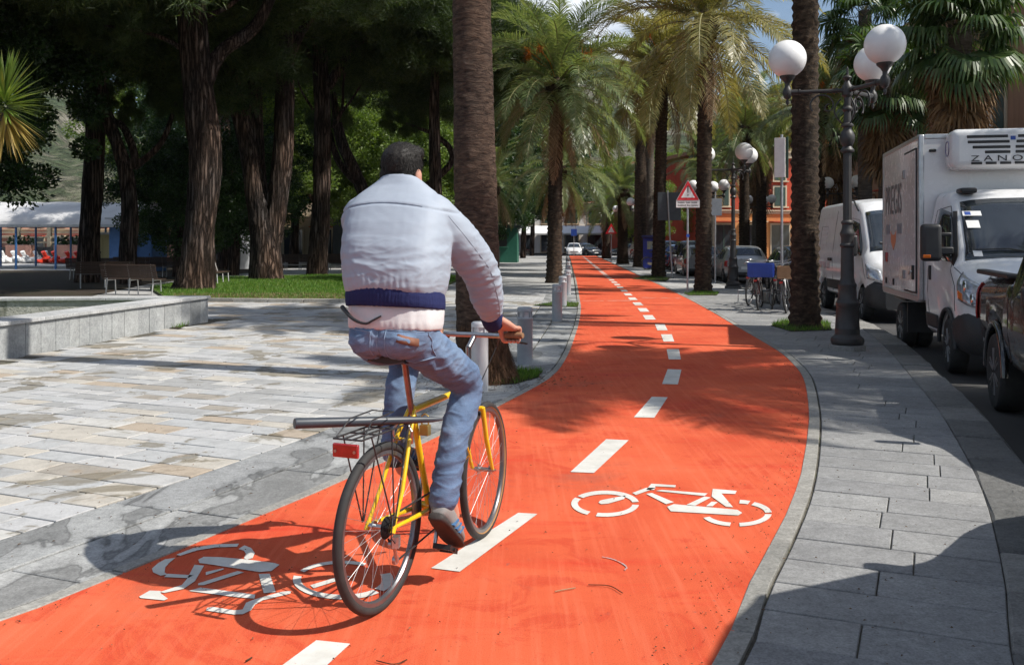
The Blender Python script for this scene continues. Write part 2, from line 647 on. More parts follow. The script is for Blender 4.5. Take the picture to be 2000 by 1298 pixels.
def m_slab(name, a, b, c3, ring=False, wscale=1.0, rb=0.15):
    t = NT(name)
    mp = t.mapping('World')
    oi = t.n('ShaderNodeObjectInfo')
    c = (t.ramp(oi, 'Random', [(0, a), (0.5, b), (1, c3)]), 0)
    n = t.noise(mp, 7.0, 7, 0.65, 0.5)
    v = t.ramp(n, 'Fac', [(0.28, 0.80), (0.7, 1.12)])
    c = t.mix(1.0, c, (v, 0), 'MULTIPLY')
    n2 = t.noise(mp, 90, 3, 0.7)
    f = t.ramp(n2, 'Fac', [(0.32, 0.72), (0.5, 1.0), (0.68, 1.18)])
    c = t.mix(1.0, c, (f, 0), 'MULTIPLY')
    if ring:
        m2 = t.mapping('World', (1.9, 0.75, 1), (0, 0, R(24)))
        n3 = t.noise(m2, 1.5 * wscale, 4, 0.5, 0.5)
        q = t.ramp(n3, 'Fac', [(0.0, 1.12), (0.42, 1.05), (0.485, 0.86), (0.505, 0.40), (0.525, 0.66), (0.60, 0.56), (1.0, 0.5)])
        c = t.mix(1.0, c, (q, 0), 'MULTIPLY')
    else:
        n3 = t.noise(mp, 1.3, 5)
        q = t.ramp(n3, 'Fac', [(0.35, 0.86), (0.65, 1.08)])
        c = t.mix(1.0, c, (q, 0), 'MULTIPLY')
    n9 = t.noise(mp, 26, 5, 0.75)
    f9 = t.ramp(n9, 'Fac', [(0.30, 0.74), (0.5, 1.0), (0.70, 1.2)])
    c = t.mix(1.0, c, (f9, 0), 'MULTIPLY')
    t.base(c)
    t.rough(0.78)
    bb = t.bump(n2, 'Fac', 0.3, 0.002)
    t.bump(n, 'Fac', rb, 0.004 if rb < 0.5 else 0.03, bb)
    return t.done(0.35)
m_band = m_slab('stained_border_slab', (0.27, 0.275, 0.275), (0.33, 0.335, 0.33), (0.37, 0.37, 0.36), True)
m_walk = m_slab('grey_granite_slab', (0.235, 0.235, 0.235), (0.265, 0.265, 0.262), (0.30, 0.298, 0.29))
m_edging = m_slab('pale_edging_stone', (0.25, 0.245, 0.225), (0.30, 0.29, 0.265), (0.35, 0.335, 0.30))
m_granite = m_slab('rough_granite_kerb', (0.12, 0.12, 0.116), (0.20, 0.195, 0.185), (0.30, 0.29, 0.27), rb=1.0)
def m_mortar():
    t = NT('joint_mortar')
    mp = t.mapping('World')
    n = t.noise(mp, 2.0, 6)
    n2 = t.noise(mp, 40, 4)
    c = (t.ramp(n, 'Fac', [(0.35, (0.075, 0.068, 0.055)), (0.55, (0.13, 0.12, 0.10)), (0.68, (0.06, 0.075, 0.03))]), 0)
    f = t.ramp(n2, 'Fac', [(0.3, 0.6), (0.7, 1.2)])
    c = t.mix(1.0, c, (f, 0), 'MULTIPLY')
    t.base(c)
    t.rough(0.95)
    t.bump(n2, 'Fac', 0.6, 0.01)
    return t.done(0.2)
m_mort = m_mortar()
def m_asphalt():
    t = NT('road_asphalt')
    mp = t.mapping('World')
    n = t.noise(mp, 0.7, 6, 0.6)
    n2 = t.noise(mp, 130, 3, 0.7)
    c = (t.ramp(n, 'Fac', [(0.3, (0.040, 0.040, 0.041)), (0.55, (0.058, 0.057, 0.056)), (0.75, (0.085, 0.083, 0.08))]), 0)
    f = t.ramp(n2, 'Fac', [(0.3, 0.6), (0.7, 1.5)])
    c = t.mix(1.0, c, (f, 0), 'MULTIPLY')
    t.base(c)
    t.rough((t.ramp(n, 'Fac', [(0.35, 0.7), (0.7, 0.9)]), 0))
    t.bump(n2, 'Fac', 0.5, 0.005)
    return t.done(0.4)
m_asph = m_asphalt()
def m_far_paving():
    """paving too far off to tell the stones apart"""
    t = NT('far_plaza_paving')
    mp = t.mapping('World', (1, 1, 1), (0, 0, R(23.5)))
    br = t.n('ShaderNodeTexBrick')
    br.inputs['Scale'].default_value = 1.0
    br.inputs['Brick Width'].default_value = 0.6
    br.inputs['Row Height'].default_value = 0.31
    br.inputs['Mortar Size'].default_value = 0.012
    br.inputs['Color1'].default_value = (0.46, 0.46, 0.45, 1)
    br.inputs['Color2'].default_value = (0.36, 0.36, 0.36, 1)
    br.inputs['Mortar'].default_value = (0.12, 0.11, 0.1, 1)
    t.l(mp, 0, br, 'Vector')
    mw = t.mapping('World')
    n = t.noise(mw, 0.8, 7, 0.65)
    v = t.ramp(n, 'Fac', [(0.3, 0.72), (0.6, 1.08)])
    c = t.mix(1.0, (br, 'Color'), (v, 0), 'MULTIPLY')
    n2 = t.noise(mw, 0.35, 6)
    d = t.ramp(n2, 'Fac', [(0.56, 0.0), (0.70, 0.6)])
    c = t.mix((d, 0), c, (0.22, 0.17, 0.11))
    t.base(c)
    t.rough(0.85)
    t.bump(br, 'Fac', -0.3, 0.005)
    return t.done(0.3)
m_farpave = m_far_paving()
def m_soil_mat():
    t = NT('park_soil')
    mp = t.mapping('World')
    n = t.noise(mp, 0.6, 7, 0.65)
    n2 = t.noise(mp, 25, 4, 0.7)
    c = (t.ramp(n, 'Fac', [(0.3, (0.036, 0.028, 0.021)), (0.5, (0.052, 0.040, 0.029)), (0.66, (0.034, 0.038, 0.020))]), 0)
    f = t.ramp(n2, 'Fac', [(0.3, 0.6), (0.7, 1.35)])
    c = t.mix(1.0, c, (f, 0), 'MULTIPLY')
    t.base(c)
    t.rough(0.95)
    t.bump(n2, 'Fac', 0.7, 0.02)
    return t.done(0.2)
m_soil = m_soil_mat()
m_turf = simple('turf_ground', (0.060, 0.115, 0.018), (0.10, 0.10, 0.04), 3.0, 0.95, 0.6, 60, 0.01, coord='World')
def m_mark_():
    t = NT('marking_paint')
    mp = t.mapping('World')
    n = t.noise(mp, 6, 7, 0.7)
    c = (t.ramp(n, 'Fac', [(0.35, (0.68, 0.665, 0.62)), (0.65, (0.56, 0.54, 0.49))]), 0)
    n2 = t.noise(mp, 38, 6, 0.75)
    w = t.ramp(n2, 'Fac', [(0.63, 0.0), (0.70, 0.75)])
    c = t.mix((w, 0), c, (0.50, 0.22, 0.15))
    n3 = t.noise(mp, 2.2, 5)
    g = t.ramp(n3, 'Fac', [(0.35, 0.88), (0.65, 1.04)])
    c = t.mix(1.0, c, (g, 0), 'MULTIPLY')
    t.base(c)
    t.rough(0.75)
    t.bump(n2, 'Fac', 0.3, 0.002)
    return t.done(0.3)
m_mark = m_mark_()

# ---- big ground sheet reaching the horizon
mb = MB()
mb.quad((-1250, -60, -0.16), (1250, -60, -0.16), (1250, 1300, -0.16), (-1250, 1300, -0.16))
tag(mb.build('ground', m_soil), kind='structure')
# ---- road
YS = [0.2 + 0.1 * i for i in range(243)] + [24.5 + 1.5 * i for i in range(52)]
ko = even(KO, YS)
mb = ribbon(ko, [Vector((max(p.x + 9.0, 13.2 + p.y * 0.058), p.y, 0)) for p in ko], ROAD_Z, ROAD_Z)
mb.quad((-30, 101.6, ROAD_Z), (40, 101.6, ROAD_Z), (46, 124, ROAD_Z), (-30, 124, ROAD_Z))
mb.quad((0.3, -14, ROAD_Z), (22, -14, ROAD_Z), (22, 0.2, ROAD_Z), (0.9, 0.2, ROAD_Z))
mb.quad((9.9, 0.2, ROAD_Z), (13.2, 0.2, ROAD_Z), (13.7, 8.0, ROAD_Z), (12.9, 8.0, ROAD_Z)) if False else None
tag(mb.build('road', m_asph), kind='structure')
far_walk = MB()
far_walk.prism([(13.35, -14), (60, -14), (64, 101), (19.3, 101)], -0.15, 0.0)
tag(far_walk.build('far_pavement', m_farpave), kind='structure')

# ---- cycle path ribbon
le, re_ = even(LE, YS), even(RE, YS)
path = ribbon(even(offset_line(LE, -0.02), YS), even(offset_line(RE, 0.02), YS), 0.0, 0.0).build('cycle_path', m_red, smooth=None)
tag(path, kind='structure')
# the ground under the paving, either side
UA = Vector((0.3987, 0.9171, 0))    # along the near path
VA = Vector((-0.9171, 0.3987, 0))   # across, towards the park
plaza = ribbon([Vector((-40, y, 0)) for y in YS], even(LE, YS), -0.014, -0.014).build('plaza', m_mort, smooth=None)
tag(plaza, kind='structure')
pavement = ribbon(even(RE, YS), even(KO, YS), -0.014, -0.014).build('pavement', m_mort, smooth=None)
tag(pavement, kind='structure')

def piece(poly, z0, z1, name, mat, parent, tilt=0.0, bev=0.004):
    """a paving piece whose upper edge is worn round"""
    n = len(poly)
    c = sum((Vector(p) for p in poly), Vector((0, 0, 0))) / n
    V = []
    tx, ty = rnd(-tilt, tilt), rnd(-tilt, tilt)
    for p in poly:
        V.append((p[0] - c.x, p[1] - c.y, z0))
    for p in poly:
        d = Vector((p[0] - c.x, p[1] - c.y, 0))
        V.append((d.x, d.y, z1 - bev + d.x * tx + d.y * ty))
    for p in poly:
        d = Vector((p[0] - c.x, p[1] - c.y, 0))
        q = d * (1 - bev * 1.3 / max(d.length, 0.05))
        V.append((q.x, q.y, z1 + d.x * tx + d.y * ty))
    F = [tuple(range(2 * n, 3 * n))]
    for k in (0, n):
        for i in range(n):
            j = (i + 1) % n
            F.append((k + i, k + j, k + n + j, k + n + i))
    if mat is None:
        return [(v[0] + c.x, v[1] + c.y, v[2]) for v in V], F
    me = bpy.data.meshes.new(name)
    me.from_pydata(V, [], F)
    me.materials.append(mat)
    return link(name, me, parent, (c.x, c.y, 0))

# ---- left border: edging stones and two courses of stained slabs
def courses(line, d0, d1, step, jitter, z, name, mat, parent, gap=0.006, start=0.0, end=60.0, tilt=0.004, gl=0.012):
    A = offset_line(line, d0)
    B = offset_line(line, d1)
    pos = start
    # common parameter: arc length of the first line
    acc = [0.0]
    for i in range(1, len(A)):
        acc.append(acc[-1] + (A[i] - A[i - 1]).length)
    def pt(P, s):
        for i in range(len(acc) - 1):
            if acc[i] <= s <= acc[i + 1]:
                return P[i].lerp(P[i + 1], (s - acc[i]) / max(1e-9, acc[i + 1] - acc[i]))
        return P[-1]
    while pos < end and pos < acc[-1] - 2:
        L = step * rnd(1 - jitter, 1 + jitter)
        s0, s1 = pos + gl / 2, pos + L - gl / 2
        sm = (s0 + s1) / 2
        poly = [pt(A, s0), pt(A, sm), pt(A, s1), pt(B, s1), pt(B, sm), pt(B, s0)]
        sh = (poly[0] - poly[5]).normalized() * gap / 2
        poly = [poly[0] - sh, poly[1] - sh, poly[2] - sh, poly[3] + sh, poly[4] + sh, poly[5] + sh]
        if (poly[1] - poly[0]).cross(poly[4] - poly[0]).z < 0:
            poly.reverse()
        piece(poly, -0.014, z + rnd(-0.002, 0.002) * (4 if tilt > 0.02 else 1), name, mat, parent, tilt, 0.004 if tilt < 0.02 else 0.012)
        pos += L
courses(LE, -0.080, -0.004, 1.0, 0.12, 0.006, 'edging_stone', m_edging, path, 0.006, 1.2, 44)
courses(RE, 0.004, 0.098, 1.0, 0.12, 0.006, 'edging_stone', m_edging, path, 0.008, 1.2, 44)
courses(LE, -0.52, -0.090, 1.15, 0.15, 0.0, 'border_slab', m_band, plaza, 0.008, 1.6, 26)
courses(LE, -0.95, -0.53, 1.15, 0.15, 0.0, 'border_slab', m_band, plaza, 0.008, 1.1, 26)
courses(KI, 0.0, 0.34, 0.95, 0.4, 0.006, 'kerb_stone', m_granite, pavement, 0.008, 1.0, 60, 0.022, 0.02)
# vertical face of the kerb
mb = MB()
kq = even(KO, YS)
for i in range(len(kq) - 1):
    a, b = kq[i], kq[i + 1]
    mb.quad((a.x, a.y, ROAD_Z - 0.02), (b.x, b.y, ROAD_Z - 0.02), (b.x, b.y, -0.001), (a.x, a.y, -0.001))
mb.build('kerb_face', m_granite, pavement, smooth=None)

# ---- rows of stones on the plaza and of slabs on the pavement
def uv_of(p):
    return p.dot(UA), p.dot(VA)
def line_v(P):
    return sorted((p.dot(UA), p.dot(VA)) for p in P if p.y < 60)
LB = line_v(offset_line(LE, -0.96))
RB = line_v(offset_line(RE, 0.106))
KB = line_v(KI)
# the planter wall on the left: no stones inside it
WALL_A = Vector((-5.75, 18.0, 0))
WALL_B = Vector((-6.9, 9.0, 0))
def wall_x(y):
    return lerp(WALL_B.x, WALL_A.x, (y - WALL_B.y) / (WALL_A.y - WALL_B.y))
random.seed(21)
stones = []
u = 1.7
while u < 26.0:
    h = rnd(0.20, 0.31)
    g = 0.0065
    va0, va1 = interp(LB, u + g), interp(LB, u + h - g)
    v = None
    first = True
    s = rnd(0.15, 0.55)
    vs0, vs1 = va0, va1
    while True:
        L = s if first else rnd(0.28, 0.72)
        first = False
        e0, e1 = max(vs0 + 0.08, va0 + 0), 0
        ve = min(vs0, vs1) + L if vs0 != vs1 else vs0 + L
        ve = max(ve, max(vs0, vs1) + 0.07)
        sk = rnd(-0.02, 0.02)
        poly = [UA * (u + g) + VA * (vs0 + g), UA * (u + h - g) + VA * (vs1 + g),
                UA * (u + h - g + rnd(-.004, .004)) + VA * (ve - g + sk), UA * (u + g + rnd(-.004, .004)) + VA * (ve - g - sk)]
        c = sum(poly, Vector((0, 0, 0))) / 4
        vs0, vs1 = ve - sk, ve + sk
        if c.x < -0.60 * c.y - 1.2 or c.x < -14:
            break
        if c.y < 18.6 and c.x < wall_x(c.y) + 0.1 and c.y > 6:
            break
        if c.y > 24.2 or c.y < 1.5:
            if ve > 26:
                break
            continue
        poly.reverse()
        if (poly[1] - poly[0]).cross(poly[2] - poly[0]).z < 0:
            poly.reverse()
        stones.append((c, poly))
    u += h
vis = [s for s in stones if s[0].y > 3.0 and abs(s[0].x) < 0.545 * s[0].y]
vis.sort(key=lambda s: s[0].length)
near = set(id(s) for s in vis[:300])
mass_v, mass_f = [], []
for s in stones:
    z = rnd(-0.003, 0.003)
    if id(s) in near:
        piece(s[1], -0.014, z, 'paving_stone', m_pave, plaza, 0.006)
    else:
        V, F = piece(s[1], -0.014, z, '', None, None, 0.006)
        o = len(mass_v)
        mass_v += V
        mass_f += [tuple(i + o for i in f) for f in F]
me = bpy.data.meshes.new('paving_stones')
me.from_pydata(mass_v, [], mass_f)
me.materials.append(m_pave_i)
tag(link('paving_stones', me, plaza), kind='stuff')
random.seed(5)
u = 1.0
while u < 27.0:
    h = rnd(0.315, 0.345)
    g = 0.0065
    a0, a1 = interp(RB, u + g), interp(RB, u + h - g)
    b0, b1 = interp(KB, u + g), interp(KB, u + h - g)
    lo0, lo1 = b0 - 0.002, b1 - 0.002
    x0, x1 = a0, a1
    s = rnd(0.35, 0.95)
    while True:
        y0 = min(x0, x1) - s
        s = rnd(0.82, 1.02)
        last = y0 < max(lo0, lo1) + 0.16
        e0, e1 = (lo0, lo1) if last else (y0, y0)
        poly = [UA * (u + g) + VA * (x0 - g * .5), UA * (u + g) + VA * (e0 + g * .5), UA * (u + h - g) + VA * (e1 + g * .5), UA * (u + h - g) + VA * (x1 - g * .5)]
        if (poly[1] - poly[0]).cross(poly[2] - poly[0]).z < 0:
            poly.reverse()
        if poly[0].y > 1.6 and (poly[0] - poly[2]).length > 0.2:
            piece(poly, -0.014, rnd(-0.002, 0.002), 'paving_slab', m_walk, pavement, 0.003)
        if last:
            break
        x0, x1 = e0, e1
    u += h
# far paving sheets
mb = ribbon([Vector((-16, y, 0)) for y in YS if y > 22.6], [Vector((p.x - 0.11, p.y, 0)) for p in le if p.y > 22.6], -0.006, -0.006)
mb.build('far_paving', m_farpave, plaza, smooth=None)
mb = ribbon([Vector((p.x + 0.14, p.y, 0)) for p in re_ if p.y > 25], [Vector((p.x, p.y, 0)) for p in even(KI, YS) if p.y > 25], -0.006, -0.006)
mb.build('far_paving', m_farpave, pavement, smooth=None)
# shaded park floor left of the plaza and the lawn
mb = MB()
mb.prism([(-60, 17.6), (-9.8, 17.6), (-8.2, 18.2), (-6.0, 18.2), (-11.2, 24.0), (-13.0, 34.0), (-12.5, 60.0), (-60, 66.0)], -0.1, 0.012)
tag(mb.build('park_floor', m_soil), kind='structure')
# ---- painted markings
def flat(polys, name, mat, parent, z):
    mb = MB()
    for p in polys:
        q = [at(a, b) for a, b in p]
        n = len(q)
        ar = sum(q[i].x * q[(i + 1) % n].y - q[(i + 1) % n].x * q[i].y for i in range(n))
        if ar < 0:
            q.reverse()
        mb.add([(v.x, v.y, z) for v in q], [tuple(range(n))])
    return mb.build(name, mat, parent, smooth=None)
DASH = [[(618, 1251), (684, 1258), (606, 1330), (524, 1320)], [(1012, 1002), (1050, 1004), (898, 1117), (842, 1110)],
        [(1184, 858), (1228, 860), (1160, 924), (1114, 922)], [(1273, 775), (1304, 776), (1278, 816), (1238, 815)],
        [(1304, 721), (1331, 722), (1324, 751), (1293, 750)], [(1302, 682), (1326, 682), (1330, 702), (1306, 702)],
        [(1291, 653), (1312, 653), (1317, 667), (1296, 667)], [(1279, 633), (1298, 633), (1304, 645), (1284, 645)]]
for d in DASH:
    flat([d], 'lane_dash', m_mark, path, 0.004)
y = 18.35
while y < 96:
    cx = [(xat(LE, t) + xat(RE, t)) / 2 - 0.03 for t in (y, y + 1.1)]
    mb = MB()
    mb.quad((cx[0] - 0.1, y, 0.004), (cx[0] + 0.1, y, 0.004), (cx[1] + 0.1, y + 1.1, 0.004), (cx[1] - 0.1, y + 1.1, 0.004))
    mb.build('lane_dash', m_mark, path, smooth=None)
    y += 2.05
def arc_poly(c, rx, ry, a0, a1, w, rot=0.0, n=10, wy=None):
    wy = w * ry / rx if wy is None else wy
    o, i = [], []
    for k in range(n + 1):
        a = R(lerp(a0, a1, k / n))
        for L, s in ((o, 0.5), (i, -0.5)):
            x, y = (rx + w * s) * math.cos(a), -(ry + wy * s) * math.sin(a)
            L.append((c[0] + x * math.cos(rot) - y * math.sin(rot), c[1] + x * math.sin(rot) + y * math.cos(rot)))
    return [[o[k], o[k + 1], i[k + 1], i[k]] for k in range(n)]
sy = []
sy += arc_poly((1182, 984), 60, 22, 8, 144, 13, 0, 14, 7) + arc_poly((1182, 984), 60, 22, 152, 238, 13, 0, 8, 7) + arc_poly((1182, 984), 60, 22, 254, 354, 13, 0, 10, 7)
sy += [[(1172, 978), (1180, 976), (1222, 968), (1219, 975), (1188, 984), (1174, 985), (1169, 982)]]
sy += [[(1235, 963), (1262, 953), (1282, 953), (1242, 967)], [(1262, 957), (1272, 945), (1320, 948), (1319, 952), (1280, 950), (1278, 957)],
       [(1262, 965), (1273, 963), (1316, 981), (1301, 985)], [(1281, 959), (1293, 957), (1382, 964), (1376, 969)],
       [(1376, 970), (1388, 972), (1358, 988), (1341, 986)], [(1303, 990), (1316, 985), (1440, 996), (1450, 1002), (1442, 1007), (1310, 999)],
       [(1392, 955), (1439, 959), (1436, 965), (1409, 964), (1432, 991), (1418, 990), (1390, 970)], [(1390, 980), (1402, 981), (1392, 989), (1379, 989)]]
sy += arc_poly((1438, 1003), 62, 23, 84, 66, 13, 0, 3, 7) + arc_poly((1440, 1003), 61, 22, 60, 4, 13, 0, 9, 7) + arc_poly((1440, 1003), 61, 22, -4, -86, 13, 0, 9, 7) + arc_poly((1440, 1003), 64, 22, 200, 258, 13, 0, 7, 7)
flat(sy, 'bicycle_symbol', m_mark, path, 0.004)
def c4(pts):
    return [(200 + x * 0.33, 960 + y * 0.33) for x, y in pts]
sy2 = [c4(p) for p in [
    [(438, 375), (540, 335), (660, 314), (808, 310), (798, 328), (670, 332), (560, 350), (460, 382)],
    [(805, 342), (840, 320), (880, 335), (902, 365), (890, 395), (855, 404), (838, 396), (850, 372), (838, 352)],
    [(372, 402), (432, 394), (400, 420), (372, 450), (368, 480), (385, 492), (345, 500), (300, 480), (293, 458), (330, 425)],
    [(567, 405), (600, 388), (700, 390), (860, 404), (1020, 425), (1048, 435), (1000, 472), (930, 478), (620, 430), (575, 425)],
    [(385, 488), (540, 497), (505, 514), (365, 508)], [(545, 435), (602, 440), (548, 532), (480, 578), (365, 602), (340, 596), (470, 555), (500, 520)],
    [(217, 624), (280, 588), (345, 590), (345, 604), (388, 636), (365, 646), (225, 632)],
    [(612, 478), (715, 455), (720, 462), (612, 497)], [(568, 545), (800, 472), (838, 480), (600, 556), (565, 556)],
    [(925, 490), (990, 488), (1026, 596), (955, 604)], [(512, 590), (580, 570), (905, 612), (900, 636), (790, 626)],
    [(620, 690), (650, 684), (780, 705), (830, 700), (850, 660), (900, 640), (1060, 595), (1118, 590), (1112, 606), (950, 645), (905, 670), (880, 705), (830, 728), (780, 730), (612, 706)],
    [(1230, 556), (1430, 496), (1470, 505), (1250, 574)]]]
cw = (200 + 1420 * 0.33, 960 + 523 * 0.33)
sy2 += arc_poly(cw, 89, 34, 168, 318, 16, 0, 14, 9) + arc_poly(cw, 89, 34, 20, -36, 22, 0, 7, 9) + arc_poly(cw, 89, 34, 60, 152, 10, 0, 10, 6)
flat(sy2, 'bicycle_symbol', m_mark, path, 0.004)
# thin white cross lines further up
for (a, b) in (((1134, 587.5), (1232, 587)), ((1246, 581), (1330, 582.5))):
    p, q = at(*a), at(*b)
    mb = MB()
    mb.quad((p.x, p.y - 0.06, 0.004), (q.x, q.y - 0.06, 0.004), (q.x, q.y + 0.06, 0.004), (p.x, p.y + 0.06, 0.004))
    mb.build('worn_line', simple('worn_marking', (0.70, 0.50, 0.40), (0.75, 0.12, 0.05), 6, 0.8, coord='World', lo=.45, hi=.55) if 'worn_marking' not in MATS else MATS['worn_marking'], path, smooth=None)
# ================================================================== bicycles and the cyclist
m_yellow = paint('yellow_frame_paint', (0.80, 0.52, 0.008), 0.28, 0.8, 0.08)
m_tan = simple('tan_sidewall', (0.38, 0.20, 0.07), (0.30, 0.15, 0.05), 20, 0.75)
m_tube_grey = simple('grey_plastic_tube', (0.040, 0.048, 0.060), (0.055, 0.064, 0.078), 9, 0.42)
m_leather = simple('saddle_black', (0.02, 0.018, 0.017), (0.03, 0.026, 0.024), 12, 0.5)
m_brass = simple('brass_lock', (0.65, 0.48, 0.18), (0.5, 0.36, 0.12), 14, 0.35, metal=0.8)
m_copper = simple('worn_seatpost', (0.42, 0.24, 0.18), (0.30, 0.17, 0.13), 16, 0.35, metal=0.7)
m_grip = simple('tan_grip', (0.30, 0.16, 0.08), (0.20, 0.11, 0.06), 20, 0.6)

def wheel_mesh(rad, tw, spokes, tyre_mat, side_mat, rim_mat, name='wheel'):
    """returns the meshes of a wheel lying in the local XZ plane"""
    t = MB()
    t.torus((0, 0, 0), rad - tw, tw, (0, 1, 0), 64, 12, 0)
    # side wall in tan: faces near the rim
    for i in range(len(t.f)):
        j = i % 12
        t.m[i] = 1 if 4 <= j <= 7 else 0
    me_t = t.mesh('tyre', [tyre_mat, side_mat], 60)
    r = MB()
    rr = rad - 2 * tw
    prof = [(rr + 0.004, -0.011), (rr + 0.004, 0.011), (rr - 0.012, 0.011), (rr - 0.018, 0.004), (rr - 0.018, -0.004), (rr - 0.012, -0.011)]
    n = 64
    V = []
    F = []
    for i in range(n):
        a = 2 * PI * i / n
        for (q, y) in prof:
            V.append((q * math.cos(a), y, q * math.sin(a)))
    k = len(prof)
    for i in range(n):
        for j in range(k):
            F.append((i * k + j, ((i + 1) % n) * k + j, ((i + 1) % n) * k + (j + 1) % k, i * k + (j + 1) % k))
    r.add(V, F)
    me_r = r.mesh('rim', rim_mat, 40)
    s = MB()
    for i in range(spokes):
        a = 2 * PI * i / spokes
        side = 1 if i % 2 else -1
        b = a + (0.42 if (i // 2) % 2 else -0.42)
        s.tube([(0.02 * math.cos(b + a * 0), side * 0.028, 0.02 * math.sin(b)), ((rr - 0.012) * math.cos(a), side * 0.004, (rr - 0.012) * math.sin(a))], 0.0008, 4, False)
    me_s = s.mesh('spokes', m_galv, None)
    h = MB()
    h.cyl((0, -0.05, 0), (0, 0.05, 0), 0.011, n=12)
    h.cyl((0, -0.034, 0), (0, -0.026, 0), 0.023, n=16)
    h.cyl((0, 0.026, 0), (0, 0.034, 0), 0.023, n=16)
    h.cyl((0, -0.062, 0), (0, 0.062, 0), 0.005, n=8)
    me_h = h.mesh('hub', m_steel, 40)
    return me_t, me_r, me_s, me_h
def put_wheel(meshes, parent, loc, rz=0.0, name='wheel'):
    w = link(name, meshes[0], parent, loc, (0, rnd(0, 1), rz))
    for nm, me in zip(('rim', 'spokes', 'hub'), meshes[1:]):
        link(nm, me, w)
    return w

WR = 0.342
BIKE_O = Vector((-0.535, 3.87, 0.0))
BIKE_A = math.atan2(0.928, 0.373)
bike = thing('bicycle', 'yellow bicycle with black rear rack ridden by the man', 'bicycle', BIKE_O, BIKE_A)
m_rim = simple('rim_alloy', (0.20, 0.20, 0.21), (0.14, 0.14, 0.15), 10, 0.3, metal=0.7)
wm = wheel_mesh(WR, 0.019, 36, m_rubber, m_rubber, m_rim)
wmf = wheel_mesh(WR, 0.018, 36, m_rubber, m_tan, m_rim)
WB = 1.058
put_wheel(wm, bike, (0, 0, WR))
STEER = R(5.0)
put_wheel(wmf, bike, (WB, 0, WR), STEER)
BB = Vector((0.435, 0, 0.315))
ST = Vector((0.27, 0, 0.79))
HT = Vector((0.875, 0, 0.815))
HB = Vector((0.915, 0, 0.695))
fr = MB()
fr.tube([BB, ST], 0.0145, 14)
fr.tube([ST + Vector((0.005, 0, -0.02)), HT + Vector((0, 0, -0.025))], 0.0145, 14)
fr.tube([BB, HB + Vector((-0.005, 0, 0.03))], 0.0165, 14)
fr.tube([HT, HB], 0.018, 14)
fr.tube([BB + Vector((0, -0.036, 0)), BB + Vector((0, 0.036, 0))], 0.021, 14)
for s in (-1, 1):
    fr.tube([(0.27, s * 0.014, 0.775), (0.2, s * 0.030, 0.68), (0.09, s * 0.052, 0.47), (0.005, s * 0.060, 0.35)], [0.009, 0.0095, 0.009, 0.008], 10)
    fr.tube([BB + Vector((0, s * 0.025, 0)), (0.30, s * 0.042, 0.325), (0.0, s * 0.060, 0.345)], [0.011, 0.0115, 0.008], 10)
    fr.tube([(0.012, s * 0.060, 0.355), (-0.008, s * 0.060, 0.325)], 0.012, 8)
fr.tube([(0.2, -0.034, 0.66), (0.2, 0.034, 0.66)], 0.007, 8)
fr.build('frame', m_yellow, bike, 50)
fk = MB()
cs, sn = math.cos(STEER), math.sin(STEER)
def steer(p):
    d = Vector(p) - Vector((0.93, 0, 0))
    return Vector((0.93 + d.x * cs - d.y * sn, d.x * sn + d.y * cs, d.z))
fk.tube([HB, HB + Vector((0.01, 0, -0.03))], 0.02, 12)
fk.tube([steer((0.925, -0.048, 0.675)), steer((0.925, 0.048, 0.675))], 0.013, 10)
for s in (-1, 1):
    fk.tube([steer((0.925, s * 0.046, 0.68)), steer((0.965, s * 0.052, 0.52)), steer((1.02, s * 0.055, 0.40)), steer((WB, s * 0.054, WR))], [0.013, 0.0125, 0.011, 0.009], 10)
fk.build('fork', m_yellow, bike, 50)
hb = MB()
hb.tube([HT, HT + Vector((-0.012, 0, 0.10)), HT + Vector((-0.016, 0, 0.17))], 0.013, 10)
hb.tube([HT + Vector((-0.016, 0, 0.165)), HT + Vector((0.055, 0, 0.215))], 0.014, 10)
BARC = HT + Vector((0.055, 0, 0.22))
bar = [BARC + Vector((-0.035, s * 0.265, 0.012)) if abs(s) == 1 else BARC + Vector((-0.006 * abs(s) * 4, s * 0.265, 0.004)) for s in (-1, -0.5, 0, 0.5, 1)]
hb.tube(bar, 0.0125, 12)
hbo = hb.build('handlebar', m_steel, bike, 50)
for s in (-1, 1):
    g = MB()
    a, b = BARC + Vector((-0.037, s * 0.275, 0.0125)), BARC + Vector((-0.020, s * 0.16, 0.009))
    g.tube([a, a.lerp(b, 0.1), a.lerp(b, 0.9), b], [0.013, 0.0165, 0.0165, 0.0145], 12)
    g.build('grip', m_grip, hbo, 50)
    lv = MB()
    p = BARC + Vector((-0.015, s * 0.14, 0.006))
    lv.tube([p, p + Vector((0.03, s * 0.01, -0.02)), p + Vector((0.055, s * 0.06, -0.032)), p + Vector((0.05, s * 0.13, -0.04))], [0.012, 0.009, 0.007, 0.005], 8)
    lv.build('brake_lever', m_black, hbo, 50)
sd = MB()
sd.tube([ST - Vector((0, 0, 0.03)), (0.205, 0, 0.986)], 0.0135, 12)
sd.build('seatpost', m_copper, bike, 50)
sad = MB()
V = []
F = []
secs = [(-0.03, 0.082, 1.042), (0.02, 0.078, 1.036), (0.08, 0.058, 1.031), (0.14, 0.030, 1.030), (0.21, 0.021, 1.030), (0.245, 0.014, 1.024)]
for i, (dx, hw, z) in enumerate(secs):
    for a in range(12):
        t = 2 * PI * a / 12
        V.append((0.075 + dx, 1.08 * hw * math.cos(t), z - 0.020 + 0.024 * math.sin(t) - (0.018 if abs(math.cos(t)) > 0.9 else 0)))
for i in range(len(secs) - 1):
    for a in range(12):
        F.append((i * 12 + a, i * 12 + (a + 1) % 12, (i + 1) * 12 + (a + 1) % 12, (i + 1) * 12 + a))
